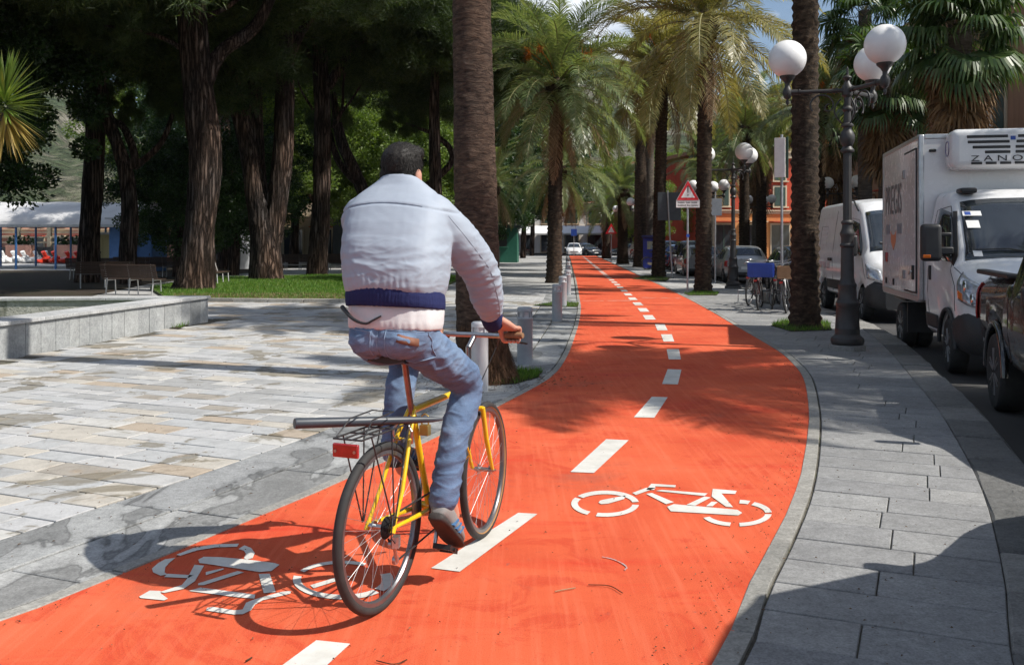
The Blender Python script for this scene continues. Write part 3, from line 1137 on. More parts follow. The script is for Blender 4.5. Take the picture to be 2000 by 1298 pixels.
F += [tuple(range(12)), tuple(range((len(secs) - 1) * 12, len(secs) * 12))]
sad.add(V, F)
for s in (-1, 1):
    sad.tube([(0.08, s * 0.03, 1.0), (0.18, s * 0.022, 0.984), (0.27, s * 0.012, 1.0)], 0.0035, 6)
sad.build('saddle', m_leather, bike, 60, fix=True)
# cranks, pedals, chain
CR = Vector((-0.40, 0, -0.917)) * 0.17
cr = MB()
cr.tube([BB + Vector((0, -0.055, 0)), BB + Vector((0, -0.062, 0)) + CR], [0.013, 0.009], 8)
cr.tube([BB + Vector((0, 0.055, 0)), BB + Vector((0, 0.062, 0)) - CR], [0.013, 0.009], 8)
cr.tube([BB + Vector((0, -0.055, 0)), BB + Vector((0, 0.055, 0))], 0.009, 8)
cro = cr.build('crankset', m_steel, bike, 50)
ring = MB()
for rr, yy in ((0.088, -0.046), (0.074, -0.038)):
    ring.lathe([(rr - 0.016, yy - 0.0015), (rr, yy - 0.0015), (rr, yy + 0.0015), (rr - 0.016, yy + 0.0015)], BB, 40, axis='Y', fn=lambda i, j, t, z: 1.0 if i in (0, 3) or j % 2 else 1.03)
ring.build('chainring', m_black, cro, 30)
for s, c in ((-1, CR), (1, -CR)):
    p = MB()
    o = BB + c + Vector((0.0, s * 0.115, 0))
    pm = Matrix.Rotation(R(28), 3, 'Y')
    for k in (-1, 1):
        p.box(o + pm @ Vector((k * 0.036, 0, 0)), (0.012, 0.085, 0.022), mat=pm)
        p.box(o + pm @ Vector((0, k * 0.036, 0)), (0.07, 0.010, 0.020), mat=pm)
    p.cyl(o + Vector((0, -0.05, 0)), o + Vector((0, 0.05, 0)), 0.008, n=8)
    p.build('pedal', m_black, bike, 40)
cs_ = MB()
for k in range(6):
    cs_.cyl((0, -0.026 - 0.0042 * k, WR), (0, -0.0285 - 0.0042 * k, WR), 0.046 - 0.0042 * k, n=26)
cs_.build('cassette', m_black, bike, 35)
ch = MB()
ch.tube([BB + Vector((0.0, -0.043, 0.086)), (0.0, -0.036, WR + 0.040)], 0.0042, 6)
ch.tube([BB + Vector((0.0, -0.043, -0.086)), (0.06, -0.038, WR - 0.155)], 0.0042, 6)
ch.tube([(0.0, -0.036, WR - 0.045), (0.02, -0.037, WR - 0.075)], 0.0042, 6)
ch.build('chain', m_black, bike, 50)
der = MB()
der.box((0.012, -0.066, WR - 0.055), (0.04, 0.028, 0.045), 0.3)
der.tube([(0.015, -0.055, WR - 0.065), (0.055, -0.044, WR - 0.15)], 0.008, 8)
der.cyl((0.022, -0.046, WR - 0.07), (0.022, -0.032, WR - 0.07), 0.019, n=14)
der.cyl((0.055, -0.046, WR - 0.145), (0.055, -0.032, WR - 0.145), 0.019, n=14)
der.build('derailleur', m_alloy, bike, 40)
cab = MB()
cab.tube([(0.0, -0.07, WR - 0.06), (-0.055, -0.08, WR - 0.02), (-0.03, -0.075, WR + 0.06), (0.05, -0.062, WR + 0.03), (0.2, -0.045, 0.33)], 0.0025, 6)
cab.build('cable', m_black, bike, 60)
cab = MB()
cab.tube([BARC + Vector((0, -0.14, 0)), BARC + Vector((0.10, -0.08, -0.06)), HT + Vector((0.05, -0.02, -0.05)), HB + Vector((-0.1, -0.02, -0.02))], 0.0025, 6)
cab.build('cable', m_black, bike, 60)
br = MB()
for s in (-1, 1):
    br.tube([(0.205, s * 0.034, 0.645), (0.185, s * 0.045, 0.70), (0.19, s * 0.02, 0.735)], [0.008, 0.007, 0.004], 8)
    br.box((0.165, s * 0.022, 0.665), (0.045, 0.010, 0.012))
br.build('rear_brake', m_steel, bike, 40)
# luggage rack
rk = MB()
RZ = 0.745
for yy in (-0.062, -0.02, 0.02, 0.062):
    rk.tube([(-0.25, yy, RZ), (0.21, yy, RZ)], 0.0038, 6)
for xx in (-0.25, -0.13, 0.0, 0.12, 0.21):
    rk.tube([(xx, -0.064, RZ), (xx, 0.064, RZ)], 0.0038, 6)
for s in (-1, 1):
    rk.tube([(-0.18, s * 0.064, RZ), (-0.02, s * 0.072, 0.36)], 0.0035, 6)
    rk.tube([(-0.02, s * 0.064, RZ), (-0.015, s * 0.072, 0.36)], 0.0035, 6)
    rk.tube([(0.12, s * 0.064, RZ), (-0.01, s * 0.072, 0.36)], 0.0035, 6)
    rk.tube([(0.21, s * 0.05, RZ), (0.26, s * 0.02, 0.74)], 0.0035, 6)
sp = [(-0.23, -0.06, RZ + 0.005), (-0.15, -0.05, RZ + 0.06), (0.02, -0.05, RZ + 0.065), (0.02, 0.05, RZ + 0.065), (-0.15, 0.05, RZ + 0.06), (-0.23, 0.06, RZ + 0.005)]
rk.tube(sp, 0.003, 6)
rko = rk.build('luggage_rack', m_black, bike, 50)
rf = MB()
rf.box((-0.262, 0.0, 0.705), (0.016, 0.112, 0.052))
rf.build('rear_reflector', m_red_lens, bike, 35, bevel=0.004)
for s in (-1, 1):
    sc = MB()
    sc.cyl((-0.2725, s * 0.042, 0.703), (-0.2705, s * 0.042, 0.703), 0.006, n=10)
    sc.build('screw', m_steel, bike, 35)
lk = MB()
lk.box((0.30, -0.05, 0.685), (0.03, 0.042, 0.045))
lk.tube([(0.30, -0.066, 0.705), (0.30, -0.066, 0.745), (0.30, -0.05, 0.755), (0.30, -0.034, 0.745), (0.30, -0.034, 0.705)], 0.004, 8)
lk.build('padlock', m_brass, bike, 40, bevel=0.003)
bc = MB()
zz = Vector((0.66, -0.03, 0.52))
bc.tube([zz + Vector((-.06, -.02, .08)), zz + Vector((-.03, -.055, .07)), zz + Vector((.03, -.055, -.02)), zz + Vector((.02, -.02, -.06)), zz + Vector((-.03, -.02, -.03)), zz + Vector((-.06, -.02, .08))], 0.0045, 6)
bc.build('bottle_cage', m_yellow, bike, 60)
# grey tube strapped across the rack
tb = MB()
a, b = Vector((-0.845, 3.70, 0.795)), Vector((-0.295, 4.02, 0.752))
pts = [a, a + (b - a) * 0.01, a + (b - a) * 0.55, a + (b - a) * 0.93, b]
tb.tube(pts, [0.0195, 0.021, 0.0185, 0.012, 0.006], 18)
tag(tb.build('plastic_tube', m_tube_grey, None, 40), 'dark grey tapered plastic tube lying across the yellow bicycle rack', 'tube')

# ------------------------------------------------------------------ the cyclist
def organic(name, mb, voxel, mats, parent, it=6, disp=None, fac=0.5, deci=0):
    me = mb.mesh(name + '_raw', mats, 180)
    o = bpy.data.objects.new('raw', me)
    COL.objects.link(o)
    r = o.modifiers.new('r', 'REMESH')
    r.mode = 'VOXEL'
    r.voxel_size = voxel
    r.use_smooth_shade = True
    s = o.modifiers.new('s', 'SMOOTH')
    s.factor = fac
    s.iterations = it
    dg = bpy.context.evaluated_depsgraph_get()
    dg.update()
    me2 = bpy.data.meshes.new_from_object(o.evaluated_get(dg))
    bpy.data.objects.remove(o)
    me2.name = name
    me2.materials.clear()
    for k in (mats if isinstance(mats, list) else [mats]):
        me2.materials.append(k)
    if disp:
        N = [v.normal.copy() for v in me2.vertices]
        for v, n in zip(me2.vertices, N):
            v.co = v.co + n * disp(v.co, n)
    me2.polygons.foreach_set('use_smooth', [True] * len(me2.polygons))
    me2.update()
    return link(name, me2, parent)
def caps(mb, pts, rad, n=16):
    """rounded limb through the points"""
    P = smoothtab(pts, 6)
    Rr = []
    k = len(pts) - 1
    for i in range(len(P)):
        t = i / 6
        j = min(int(t), k - 1)
        Rr.append(lerp(rad[j], rad[j + 1], min(1, t - j)))
    mb.tube(P, Rr, n)
    mb.sphere(P[0], Rr[0], n, 8)
    mb.sphere(P[-1], Rr[-1], n, 8)
def loft(mb, rings, n=28, p=2.4):
    V = []
    F = []
    for (x, y, z, rx, ry, tilt) in rings:
        M = Matrix.Rotation(tilt, 3, 'Y')
        for j in range(n):
            t = 2 * PI * j / n
            c, s = math.cos(t), math.sin(t)
            q = Vector((rx * math.copysign(abs(c) ** (2 / p), c), ry * math.copysign(abs(s) ** (2 / p), s), 0))
            V.append(Vector((x, y, z)) + M @ q)
    k = len(rings)
    for i in range(k - 1):
        for j in range(n):
            F.append((i * n + j, i * n + (j + 1) % n, (i + 1) * n + (j + 1) % n, (i + 1) * n + j))
    F.append(tuple(range(n - 1, -1, -1)))
    F.append(tuple(range((k - 1) * n, k * n)))
    mb.add(V, F)
def fnoise(x, y, z):
    return noise.noise(Vector((x, y, z)))
def m_fabric(name, c1, c2, wv, bump, rough=0.75, sheen=0.0, nsc=6.0, spec=0.3, fold=0.1):
    t = NT(name)
    mp = t.mapping('Object')
    n = t.noise(mp, nsc, 6, 0.6)
    t.base((t.ramp(n, 'Fac', [(0.3, c1), (0.7, c2)]), 0))
    t.rough(rough)
    n2 = t.noise(mp, wv, 3, 0.7)
    n3 = t.noise(t.mapping('Object', (1.0, 1.0, 2.6)), 11.0, 4, 0.6, 1.2)
    b = t.bump(n2, 'Fac', bump, 0.0015)
    t.bump(n3, 'Fac', fold, 0.012, b)
    t.b.inputs['Sheen Weight'].default_value = sheen
    return t.done(spec)
m_jacket = m_fabric('jacket_nylon', (0.325, 0.362, 0.425), (0.36, 0.398, 0.46), 500, 0.06, 0.6, fold=0.08)
m_rib = m_fabric('navy_rib', (0.014, 0.019, 0.078), (0.020, 0.026, 0.10), 300, 0.3, 0.85)
m_shirt = m_fabric('cream_knit', (0.60, 0.575, 0.57), (0.68, 0.655, 0.65), 350, 0.3, 0.9)
m_skin = m_fabric('skin', (0.52, 0.24, 0.165), (0.60, 0.31, 0.225), 250, 0.12, 0.5, nsc=14)
m_hairc = m_fabric('dark_hair', (0.010, 0.0085, 0.0075), (0.030, 0.026, 0.023), 90, 0.6, 0.6, nsc=90, spec=0.25)
m_sole = simple('dark_sole', (0.030, 0.026, 0.025), (0.05, 0.04, 0.036), 14, 0.75, 0.4, 70, 0.004)
m_shoe = simple('grey_suede', (0.20, 0.195, 0.19), (0.26, 0.25, 0.24), 20, 0.85, 0.3, 160, 0.002)
m_shoe_blue = simple('blue_trim', (0.05, 0.14, 0.30), (0.07, 0.18, 0.36), 20, 0.7)
m_patch = simple('leather_patch', (0.25, 0.10, 0.055), (0.18, 0.075, 0.045), 20, 0.7)
def m_jeans_():
    t = NT('blue_denim')
    mp = t.mapping('Object')
    n = t.noise(mp, 3.2, 6, 0.65)
    g = t.noise(t.mapping('Object', (1, 1, 3.0)), 9, 5, 0.65, 1.0)
    c = (t.ramp(n, 'Fac', [(0.30, (0.085, 0.130, 0.225)), (0.5, (0.130, 0.190, 0.300)), (0.70, (0.215, 0.285, 0.40))]), 0)
    f = t.ramp(g, 'Fac', [(0.3, 0.84), (0.7, 1.16)])
    c = t.mix(1.0, c, (f, 0), 'MULTIPLY')
    w = t.noise(mp, 420, 2)
    f2 = t.ramp(w, 'Fac', [(0.3, 0.82), (0.7, 1.18)])
    c = t.mix(1.0, c, (f2, 0), 'MULTIPLY')
    t.base(c)
    t.rough(0.9)
    b = t.bump(w, 'Fac', 0.3, 0.0015)
    t.bump(g, 'Fac', 0.3, 0.012, b)
    return t.done(0.2)
m_jeans = m_jeans_()

man = thing('person', 'man in pale blue jacket and jeans riding a yellow bicycle away', 'person', BIKE_O, BIKE_A)
CY = 0.085           # the upper body leans a little to the left
# joints (x forward, y left, z up)
HIP_R, HIP_L = Vector((0.14, -0.092, 1.08)), Vector((0.14, 0.092, 1.08))
KN_R, KN_L = Vector((0.545, -0.135, 0.845)), Vector((0.58, 0.195, 0.985))
AN_R, AN_L = Vector((0.335, -0.128, 0.415)), Vector((0.43, 0.165, 0.575))
SH_R, SH_L = Vector((0.335, -0.095, 1.60)), Vector((0.335, 0.265, 1.60))
EL_R, EL_L = Vector((0.575, -0.190, 1.365)), Vector((0.60, 0.345, 1.36))
WR_R, WR_L = Vector((0.785, -0.155, 1.145)), Vector((0.80, 0.215, 1.13))
NECK = Vector((0.375, CY + 0.012, 1.73))
HEAD = Vector((0.415, CY + 0.03, 1.812))
# body: head, neck, trunk, arms, hands and legs in one surface
bd = MB()
loft(bd, [(0.13, 0, 1.075, .085, .12, 0), (0.135, 0, 1.15, .11, .15, .1), (0.17, 0.02, 1.3, .12, .16, .2), (0.24, 0.05, 1.45, .125, .175, .3), (0.31, .075, 1.58, .10, .17, .35), (0.35, CY, 1.67, .06, .075, .3)])
caps(bd, [Vector((0.345, CY, 1.66)), NECK, HEAD - Vector((0.015, 0, 0.03))], [0.062, 0.056, 0.058])
yawm = Matrix.Rotation(R(-10), 3, 'Z')
def hd(p):
    return HEAD + yawm @ Vector(p)
bd.sphere(hd((-0.012, 0, 0.03)), 1, 20, 14, sc=(0.096, 0.077, 0.092))
bd.sphere(hd((0.032, 0, -0.045)), 1, 18, 12, sc=(0.066, 0.062, 0.078))
bd.sphere(hd((0.06, 0, -0.105)), 1, 14, 10, sc=(0.03, 0.034, 0.026))
bd.sphere(hd((0.098, 0, -0.03)), 1, 12, 8, sc=(0.017, 0.013, 0.028))
for s in (-1, 1):
    bd.sphere(hd((-0.002, s * 0.082, -0.018)), 1, 12, 10, sc=(0.020, 0.010, 0.033), rot=Matrix.Rotation(s * 0.35, 3, 'Z'))
for S, E, W, s in ((SH_R, EL_R, WR_R, -1), (SH_L, EL_L, WR_L, 1)):
    caps(bd, [S, E, W], [0.058, 0.044, 0.031])
for H, K, A in ((HIP_R, KN_R, AN_R), (HIP_L, KN_L, AN_L)):
    caps(bd, [H + Vector((0.03, 0, 0.0)), K, A], [0.066, 0.05, 0.038])
    caps(bd, [A, A + Vector((0.07, 0, -0.12))], [0.042, 0.035])
# hands on the grips
GC = {}
for s, W in ((-1, WR_R), (1, WR_L)):
    g0 = BARC + Vector((-0.029, s * 0.215, 0.011))
    GC[s] = g0
    ax = (BARC + Vector((-0.037, s * 0.275, 0.0125)) - (BARC + Vector((-0.020, s * 0.16, 0.009)))).normalized()   # outwards along the grip
    palm0 = W + Vector((0.02, s * 0.012, -0.012))
    palm1 = g0 + Vector((-0.012, -s * 0.004, 0.034))
    d = (palm1 - palm0)
    for k in (-1.15, -0.4, 0.4, 1.15):
        caps(bd, [palm0 + ax * k * 0.016, palm0 + d * 0.55 + ax * k * 0.021, palm1 + ax * k * 0.022], [0.019, 0.018, 0.0145], 12)
    for k, L in ((-1.5, 0.94), (-0.5, 1.0), (0.5, 0.97), (1.5, 0.82)):
        b0 = g0 + ax * (k * 0.0205)
        f = [b0 + Vector((-0.012, 0, 0.036)), b0 + Vector((0.024, 0, 0.031)) + ax * 0.002, b0 + Vector((0.034 * L, 0, -0.002)), b0 + Vector((0.012 * L, 0, -0.030)), b0 + Vector((-0.010, 0, -0.027))]
        caps(bd, f, [0.0115, 0.0105, 0.0098, 0.009, 0.0078], 10)
    t0 = palm0 + d * 0.35 - ax * 0.028
    th = [t0, t0.lerp(g0 - ax * 0.048 + Vector((-0.015, 0, 0.010)), 0.6), g0 - ax * 0.050 + Vector((0.0, 0, -0.024)), g0 - ax * 0.036 + Vector((0.018, 0, -0.034))]
    caps(bd, th, [0.0155, 0.0135, 0.0115, 0.009], 10)
organic('body', bd, 0.0042, m_skin, man, 2)
# hair
hr = MB()
hr.sphere(hd((-0.018, 0, 0.038)), 1, 22, 16, sc=(0.106, 0.091, 0.096))
hr.sphere(hd((-0.056, 0, -0.018)), 1, 18, 12, sc=(0.058, 0.078, 0.072))
hr.sphere(hd((0.045, 0, 0.088)), 1, 16, 10, sc=(0.056, 0.066, 0.038))
def hair_d(c, n):
    return 0.0028 * fnoise(c.x * 30, c.y * 60, c.z * 22) + 0.0025 * fnoise(c.x * 90, c.y * 160, c.z * 60)
hro = organic('hair', hr, 0.006, m_hairc, man, 3, hair_d)
random.seed(3)
st = MB()
hv = [v for v in hro.data.vertices]
for k in range(9000):
    v = random.choice(hv)
    n = v.normal
    if n.z < -0.75:
        continue
    d = (n * 0.45 + Vector((0.0, -0.12, -0.55)) - yawm @ Vector((0.05, 0, 0)) + Vector((rnd(-.3, .3), rnd(-.3, .3), rnd(-.3, .3))))
    if n.z > 0.45:
        d = n * 0.55 + yawm @ Vector((0.7, rnd(-.5, .5), 0.1))
    d.normalize()
    L = rnd(0.007, 0.018)
    sd_ = d.cross(n).normalized() * 0.0009
    p = v.co - n * 0.001
    st.add([p - sd_, p + sd_, p + d * L], [(0, 1, 2)])
st.build('strands', m_hairc, hro, None)
# jeans
jn = MB()
loft(jn, [(0.11, 0, 1.035, .115, .140, 0), (0.105, 0, 1.075, .145, .172, 0), (0.115, 0, 1.12, .150, .188, 0.05), (0.135, 0, 1.175, .135, .182, 0.1), (0.145, 0.003, 1.20, .130, .178, .12)])
for s in (-1, 1):
    jn.sphere((0.060, s * 0.074, 1.092), 1, 18, 12, sc=(0.108, 0.092, 0.074))
caps(jn, [HIP_R, HIP_R.lerp(KN_R, 0.5) + Vector((0, -0.012, 0.008)), KN_R, KN_R.lerp(AN_R, 0.5) + Vector((-0.02, 0, 0)), AN_R + Vector((-0.012, 0, -0.03))], [0.098, 0.089, 0.074, 0.066, 0.063], 22)
caps(jn, [HIP_L, HIP_L.lerp(KN_L, 0.5) + Vector((0, 0.012, 0.008)), KN_L, KN_L.lerp(AN_L, 0.5) + Vector((-0.02, 0, 0)), AN_L + Vector((-0.012, 0, -0.02))], [0.098, 0.089, 0.074, 0.066, 0.063], 22)
def jean_d(c, n):
    d = 0.0
    for K, A, H in ((KN_R, AN_R, HIP_R), (KN_L, AN_L, HIP_L)):
        w = math.exp(-((c - K).length / 0.11) ** 2)
        d += 0.0035 * w * math.sin(95 * (c.z - 0.45 * c.x) + 3 * fnoise(c.x * 7, c.y * 7, c.z * 5))
        w2 = math.exp(-((c - A - Vector((0, 0, 0.10))).length / 0.12) ** 2)
        d += 0.003 * w2 * math.sin(110 * c.z + 4 * fnoise(c.x * 9, c.y * 9, 1.0) + 20 * c.y)
        w3 = math.exp(-((c - H - Vector((0.05, 0, -0.08))).length / 0.12) ** 2)
        d += 0.005 * w3 * math.sin(70 * (c.x * 0.8 + c.z) + 40 * abs(c.y))
    rg = max(0.0, 1 - abs(fnoise(c.x * 9 + 2, c.y * 9, c.z * 20 - c.x * 6)) * 4.0) ** 2
    d += 0.0045 * rg
    d += 0.004 * fnoise(c.x * 9, c.y * 9, c.z * 12) + 0.0025 * fnoise(c.x * 30, c.y * 30, c.z * 40)
    if abs(c.y) < 0.02 and c.x < 0.06 and c.z > 0.98:
        d -= 0.010 * (1 - abs(c.y) / 0.02)
    return d
jno = organic('jeans', jn, 0.0065, m_jeans, man, 6, jean_d)
def on_surface(ob, origin, direction, off=0.003):
    dg = bpy.context.evaluated_depsgraph_get()
    ok, loc, nrm, _ = ob.ray_cast(Vector(origin), Vector(direction).normalized())
    return (loc + nrm * off, nrm) if ok else (None, None)
bpy.context.view_layer.update()
def strip_on(ob, pts, direction, w, name, mat, parent, off=0.0025, th=0.002):
    """a thin sewn strip that follows the cloth"""
    mb = MB()
    P = []
    for p in pts:
        q, n = on_surface(ob, p, direction, off)
        if q is not None:
            P.append(q)
    if len(P) > 2:
        mb.tube(P, w, 6)
        return mb.build(name, mat, parent, 60)
m_stitch = simple('stitch_blue', (0.26, 0.34, 0.46), (0.18, 0.25, 0.36), 40, 0.9)
dirx = Vector((1, 0, 0))
# back pockets, belt loop line, seams
def pocket(yc, sgn):
    pts = [(-0.6, yc - 0.072, 1.135), (-0.6, yc + 0.072, 1.145), (-0.6, yc + 0.07, 1.03), (-0.6, yc + 0.0, 1.005), (-0.6, yc - 0.07, 1.025), (-0.6, yc - 0.072, 1.135)]
    out = []
    for a, b in zip(pts[:-1], pts[1:]):
        for k in range(8):
            out.append(tuple(lerp(a[i], b[i], k / 8) for i in range(3)))
    out.append(pts[0])
    strip_on(jno, out, dirx, 0.0022, 'pocket_seam', m_stitch, jno, 0.0012)
pocket(-0.112, -1)
pocket(0.098, 1)
strip_on(jno, [(-0.6, 0.0, 1.0 + 0.012 * k) for k in range(14)], dirx, 0.0022, 'centre_seam', m_stitch, jno, 0.001)
strip_on(jno, [(-0.6, -0.19 + 0.0127 * k, 1.150 + 0.00002 * k * k) for k in range(31)], dirx, 0.002, 'waist_seam', m_stitch, jno, 0.001)
pp = MB()
Q = []
for k in range(5):
    for z in (1.068, 1.098):
        q, n = on_surface(jno, (-0.6, -0.160 + 0.016 * k, z + 0.012 + 0.005 * k), dirx, 0.003)
        Q.append(q)
if all(q is not None for q in Q):
    pp.add(Q, [(2 * i, 2 * i + 2, 2 * i + 3, 2 * i + 1) for i in range(4)])
    po = pp.build('leather_patch', m_patch, jno, 60)
    sl = po.modifiers.new('s', 'SOLIDIFY')
    sl.thickness = 0.002
# shirt tail
sh = MB()
loft(sh, [(0.125, 0.0, 1.135, .152, .197, 0.06), (0.13, 0.0, 1.16, .158, .202, .08), (0.14, 0.003, 1.21, .158, .203, .1), (0.15, 0.006, 1.26, .148, .198, .12), (0.16, 0.01, 1.32, .13, .18, .12)])
organic('shirt', sh, 0.007, m_shirt, man, 3, lambda c, n: 0.0045 * fnoise(c.y * 28, c.x * 10, c.z * 7) + 0.0010 * math.sin(c.y * 260) * (1 if c.z < 1.175 else 0.15))
# jacket
jk = MB()
loft(jk, [(0.132, 0.004, 1.272, .150, .202, .12), (0.134, 0.006, 1.30, .163, .212, .12), (0.147, 0.010, 1.36, .168, .223, .15), (0.182, 0.028, 1.45, .168, .234, .2), (0.235, 0.05, 1.54, .160, .240, .28),
          (0.285, 0.07, 1.62, .145, .236, .33), (0.325, CY, 1.675, .118, .205, .35), (0.35, CY, 1.715, .100, .165, .35), (0.362, CY + 0.005, 1.75, .088, .118, .32), (0.37, CY + 0.012, 1.778, .080, .086, .28)], 36, 2.75)
for S, E, W, s in ((SH_R, EL_R, WR_R, -1), (SH_L, EL_L, WR_L, 1)):
    caps(jk, [S + Vector((-0.03, -s * 0.02, -0.0)), S.lerp(E, 0.5) + Vector((-0.006, s * 0.014, 0.0)), E, E.lerp(W, 0.5) + Vector((0, s * 0.006, -0.01)), E.lerp(W, 0.86)], [0.112, 0.096, 0.084, 0.077, 0.058], 24)
def jack_d(c, n):
    d = 0.0
    back = 1.0 if n.x < 0.2 else 0.4
    g = math.exp(-((c.z - 1.325) / 0.035) ** 2)
    arm = c.x > 0.40 and (c.y < -0.06 or c.y > 0.22)
    if not arm:
        d += 0.0016 * g * math.sin(c.y * 210 + 5 * fnoise(c.y * 9, c.z * 6, 0.3)) * back
        m = math.exp(-((c.z - 1.40) / 0.065) ** 2)
        d += 0.0016 * m * math.sin(120 * c.z + 16 * c.y * (1 if c.y < 0 else -1) + 4.5 * fnoise(c.y * 6, c.z * 6, 2.0)) * back
        m2 = math.exp(-((c.z - 1.52) / 0.07) ** 2) * min(1, abs(c.y - 0.05) / 0.12)
        d += 0.0012 * m2 * math.sin(95 * c.z - 22 * abs(c.y - 0.05) + 4 * fnoise(c.y * 5, c.z * 7, 5.0))
        zs = 1.665 - 0.55 * (c.y - CY) ** 2
        if n.x < 0.35:
            d -= 0.0055 * math.exp(-((c.z - zs) / 0.0055) ** 2)
    for S, E, W in ((SH_R, EL_R, WR_R), (SH_L, EL_L, WR_L)):
        w = math.exp(-((c - E).length / 0.12) ** 2)
        d += 0.0040 * w * math.sin(80 * (c.z - 0.8 * c.x) + 5 * fnoise(c.x * 8, c.y * 8, c.z * 6))
        w = math.exp(-((c - W - Vector((-0.05, 0, 0.06))).length / 0.09) ** 2)
        d += 0.0032 * w * math.sin(100 * (c.z - 0.9 * c.x) + 4 * fnoise(c.x * 10, c.y * 10, c.z * 9))
        w = math.exp(-((c - S - Vector((0.02, 0, -0.07))).length / 0.11) ** 2)
        d += 0.0028 * w * math.sin(75 * (c.y + 0.4 * c.z) + 4 * fnoise(c.x * 8, c.y * 8, c.z * 5))
    rg = max(0.0, 1 - abs(fnoise(c.x * 5 + 3, c.y * 7 + c.z * 3, c.z * 17)) * 4.2) ** 2
    lowb = 1.0 if arm else max(0.06, min(1.0, 1.7 - (c.z - 1.27) / 0.17))
    d += 0.0030 * rg * lowb
    rg2 = max(0.0, 1 - abs(fnoise(c.x * 9, c.y * 12 - c.z * 6, c.z * 30 + 7)) * 4.0) ** 2
    d += 0.0018 * rg2 * lowb
    if not arm:
        d *= max(0.0, min(1.0, (c.z - 1.285) / 0.04))
    d += 0.0022 * fnoise(c.x * 6, c.y * 6, c.z * 7) + 0.0010 * fnoise(c.x * 26, c.y * 26, c.z * 34)
    return d
jko = organic('jacket', jk, 0.0062, m_jacket, man, 8, jack_d)
m_seam = simple('jacket_seam', (0.25, 0.275, 0.33), (0.22, 0.245, 0.30), 40, 0.8)
bpy.context.view_layer.update()
strip_on(jko, [(-0.6, CY - 0.19 + 0.38 * k / 40, 1.667 - 0.55 * (-0.19 + 0.38 * k / 40) ** 2) for k in range(41)], dirx, 0.0013, 'yoke_seam', m_seam, jko, 0.0002)
# sleeve seam on the outside of the right arm
pts = []
for k in range(24):
    t = k / 23
    q = SH_R.lerp(EL_R, t / 0.55) if t < 0.55 else EL_R.lerp(WR_R, (t - 0.55) / 0.45)
    pts.append(q + Vector((-0.35, -0.30, 0.05)))
strip_on(jko, pts, Vector((0.35, 0.27, -0.05)), 0.0011, 'sleeve_seam', m_seam, jko, 0.0004)
rb = MB()
loft(rb, [(0.133, 0.004, 1.222, .163, .208, .12), (0.133, 0.004, 1.24, .166, .211, .12), (0.134, 0.005, 1.27, .166, .211, .12), (0.134, 0.006, 1.300, .160, .208, .12)])
organic('waistband', rb, 0.0045, m_rib, man, 2, lambda c, n: 0.0010 * math.sin(math.atan2(c.y, c.x - 0.133) * 170) + 0.0015 * fnoise(c.x * 5, c.y * 5, c.z * 5))
for E, W, s in ((EL_R, WR_R, -1), (EL_L, WR_L, 1)):
    cf = MB()
    d = (W - E).normalized()
    p0 = E.lerp(W, 0.93)
    cf.tube([p0, p0 + d * 0.02, p0 + d * 0.06, p0 + d * 0.085], [0.050, 0.0535, 0.050, 0.045], 32, fn=lambda i, j, p, a: 1 + 0.02 * (j % 2))
    cf.build('cuff', m_rib, man, 60)
# loose dark strap under the waistband
sp_ = MB()
pts = []
for k in range(17):
    t = k / 16
    y = lerp(0.175, -0.02, t)
    z = 1.232 - 0.062 * math.sin(min(1, t * 1.25) * PI * 0.56) + (0.030 * max(0, t - 0.72) / 0.28)
    pts.append(Vector((-0.030 - 0.018 * math.sin(t * PI) + 0.55 * max(0, y - 0.06) ** 1.5, y, z)))
sp_.tube(pts, [lerp(0.0095, 0.0035, k / 16) for k in range(17)], 8)
sp_.build('strap', m_black, man, 60)
# shoes
def shoe(A, heel, toe, s):
    heel, toe = Vector(heel), Vector(toe)
    d = (toe - heel).normalized()
    side = Vector((0, 1, 0))
    up = d.cross(side)
    up = -up if up.z < 0 else up
    L = (toe - heel).length
    def blk(rows, name, mat, n=16, par=None):
        mb = MB()
        V = []
        F = []
        for (t, w, lo, hi) in rows:
            for j in range(n):
                a = 2 * PI * j / n
                c, q = math.cos(a), math.sin(a)
                V.append(heel + d * (t * L) + side * (1.14 * w * math.copysign(abs(c) ** 0.75, c)) + up * ((lo + hi) / 2 + (hi - lo) / 2 * math.copysign(abs(q) ** 0.75, q)))
        k = len(rows)
        for i in range(k - 1):
            for j in range(n):
                F.append((i * n + j, i * n + (j + 1) % n, (i + 1) * n + (j + 1) % n, (i + 1) * n + j))
        F += [tuple(range(n)), tuple(range((k - 1) * n, k * n))]
        mb.add(V, F)
        o = mb.build(name, mat, par, 180, fix=True)
        ss = o.modifiers.new('s', 'SUBSURF')
        ss.levels = ss.render_levels = 1
        return o
    WS = 1.16
    up_o = blk([(0.0, 0.018, 0.015, 0.060), (0.03, 0.033, 0.010, 0.085), (0.15, 0.037, 0.010, 0.098), (0.30, 0.038, 0.010, 0.095), (0.45, 0.042, 0.010, 0.076), (0.65, 0.047, 0.010, 0.060), (0.85, 0.043, 0.010, 0.048), (0.97, 0.026, 0.010, 0.034), (1.0, 0.012, 0.012, 0.026)], 'shoe', m_shoe, 16, man)
    blk([(-0.01, 0.020, -0.014, 0.020), (0.02, 0.036, -0.016, 0.026), (0.25, 0.041, -0.012, 0.022), (0.5, 0.045, -0.012, 0.018), (0.7, 0.050, -0.014, 0.018), (0.9, 0.043, -0.012, 0.018), (1.01, 0.022, -0.008, 0.016)], 'sole', m_sole, 16, up_o)
    tr = MB()
    for k in (0.40, 0.52, 0.64):
        p = heel + d * (k * L) - side * 0.0435 + up * 0.03
        tr.bar(p - up * 0.016 - d * 0.012, p + up * 0.026 + d * 0.01, 0.018, 0.008)
    tr.build('trim', m_shoe_blue, up_o, 40)
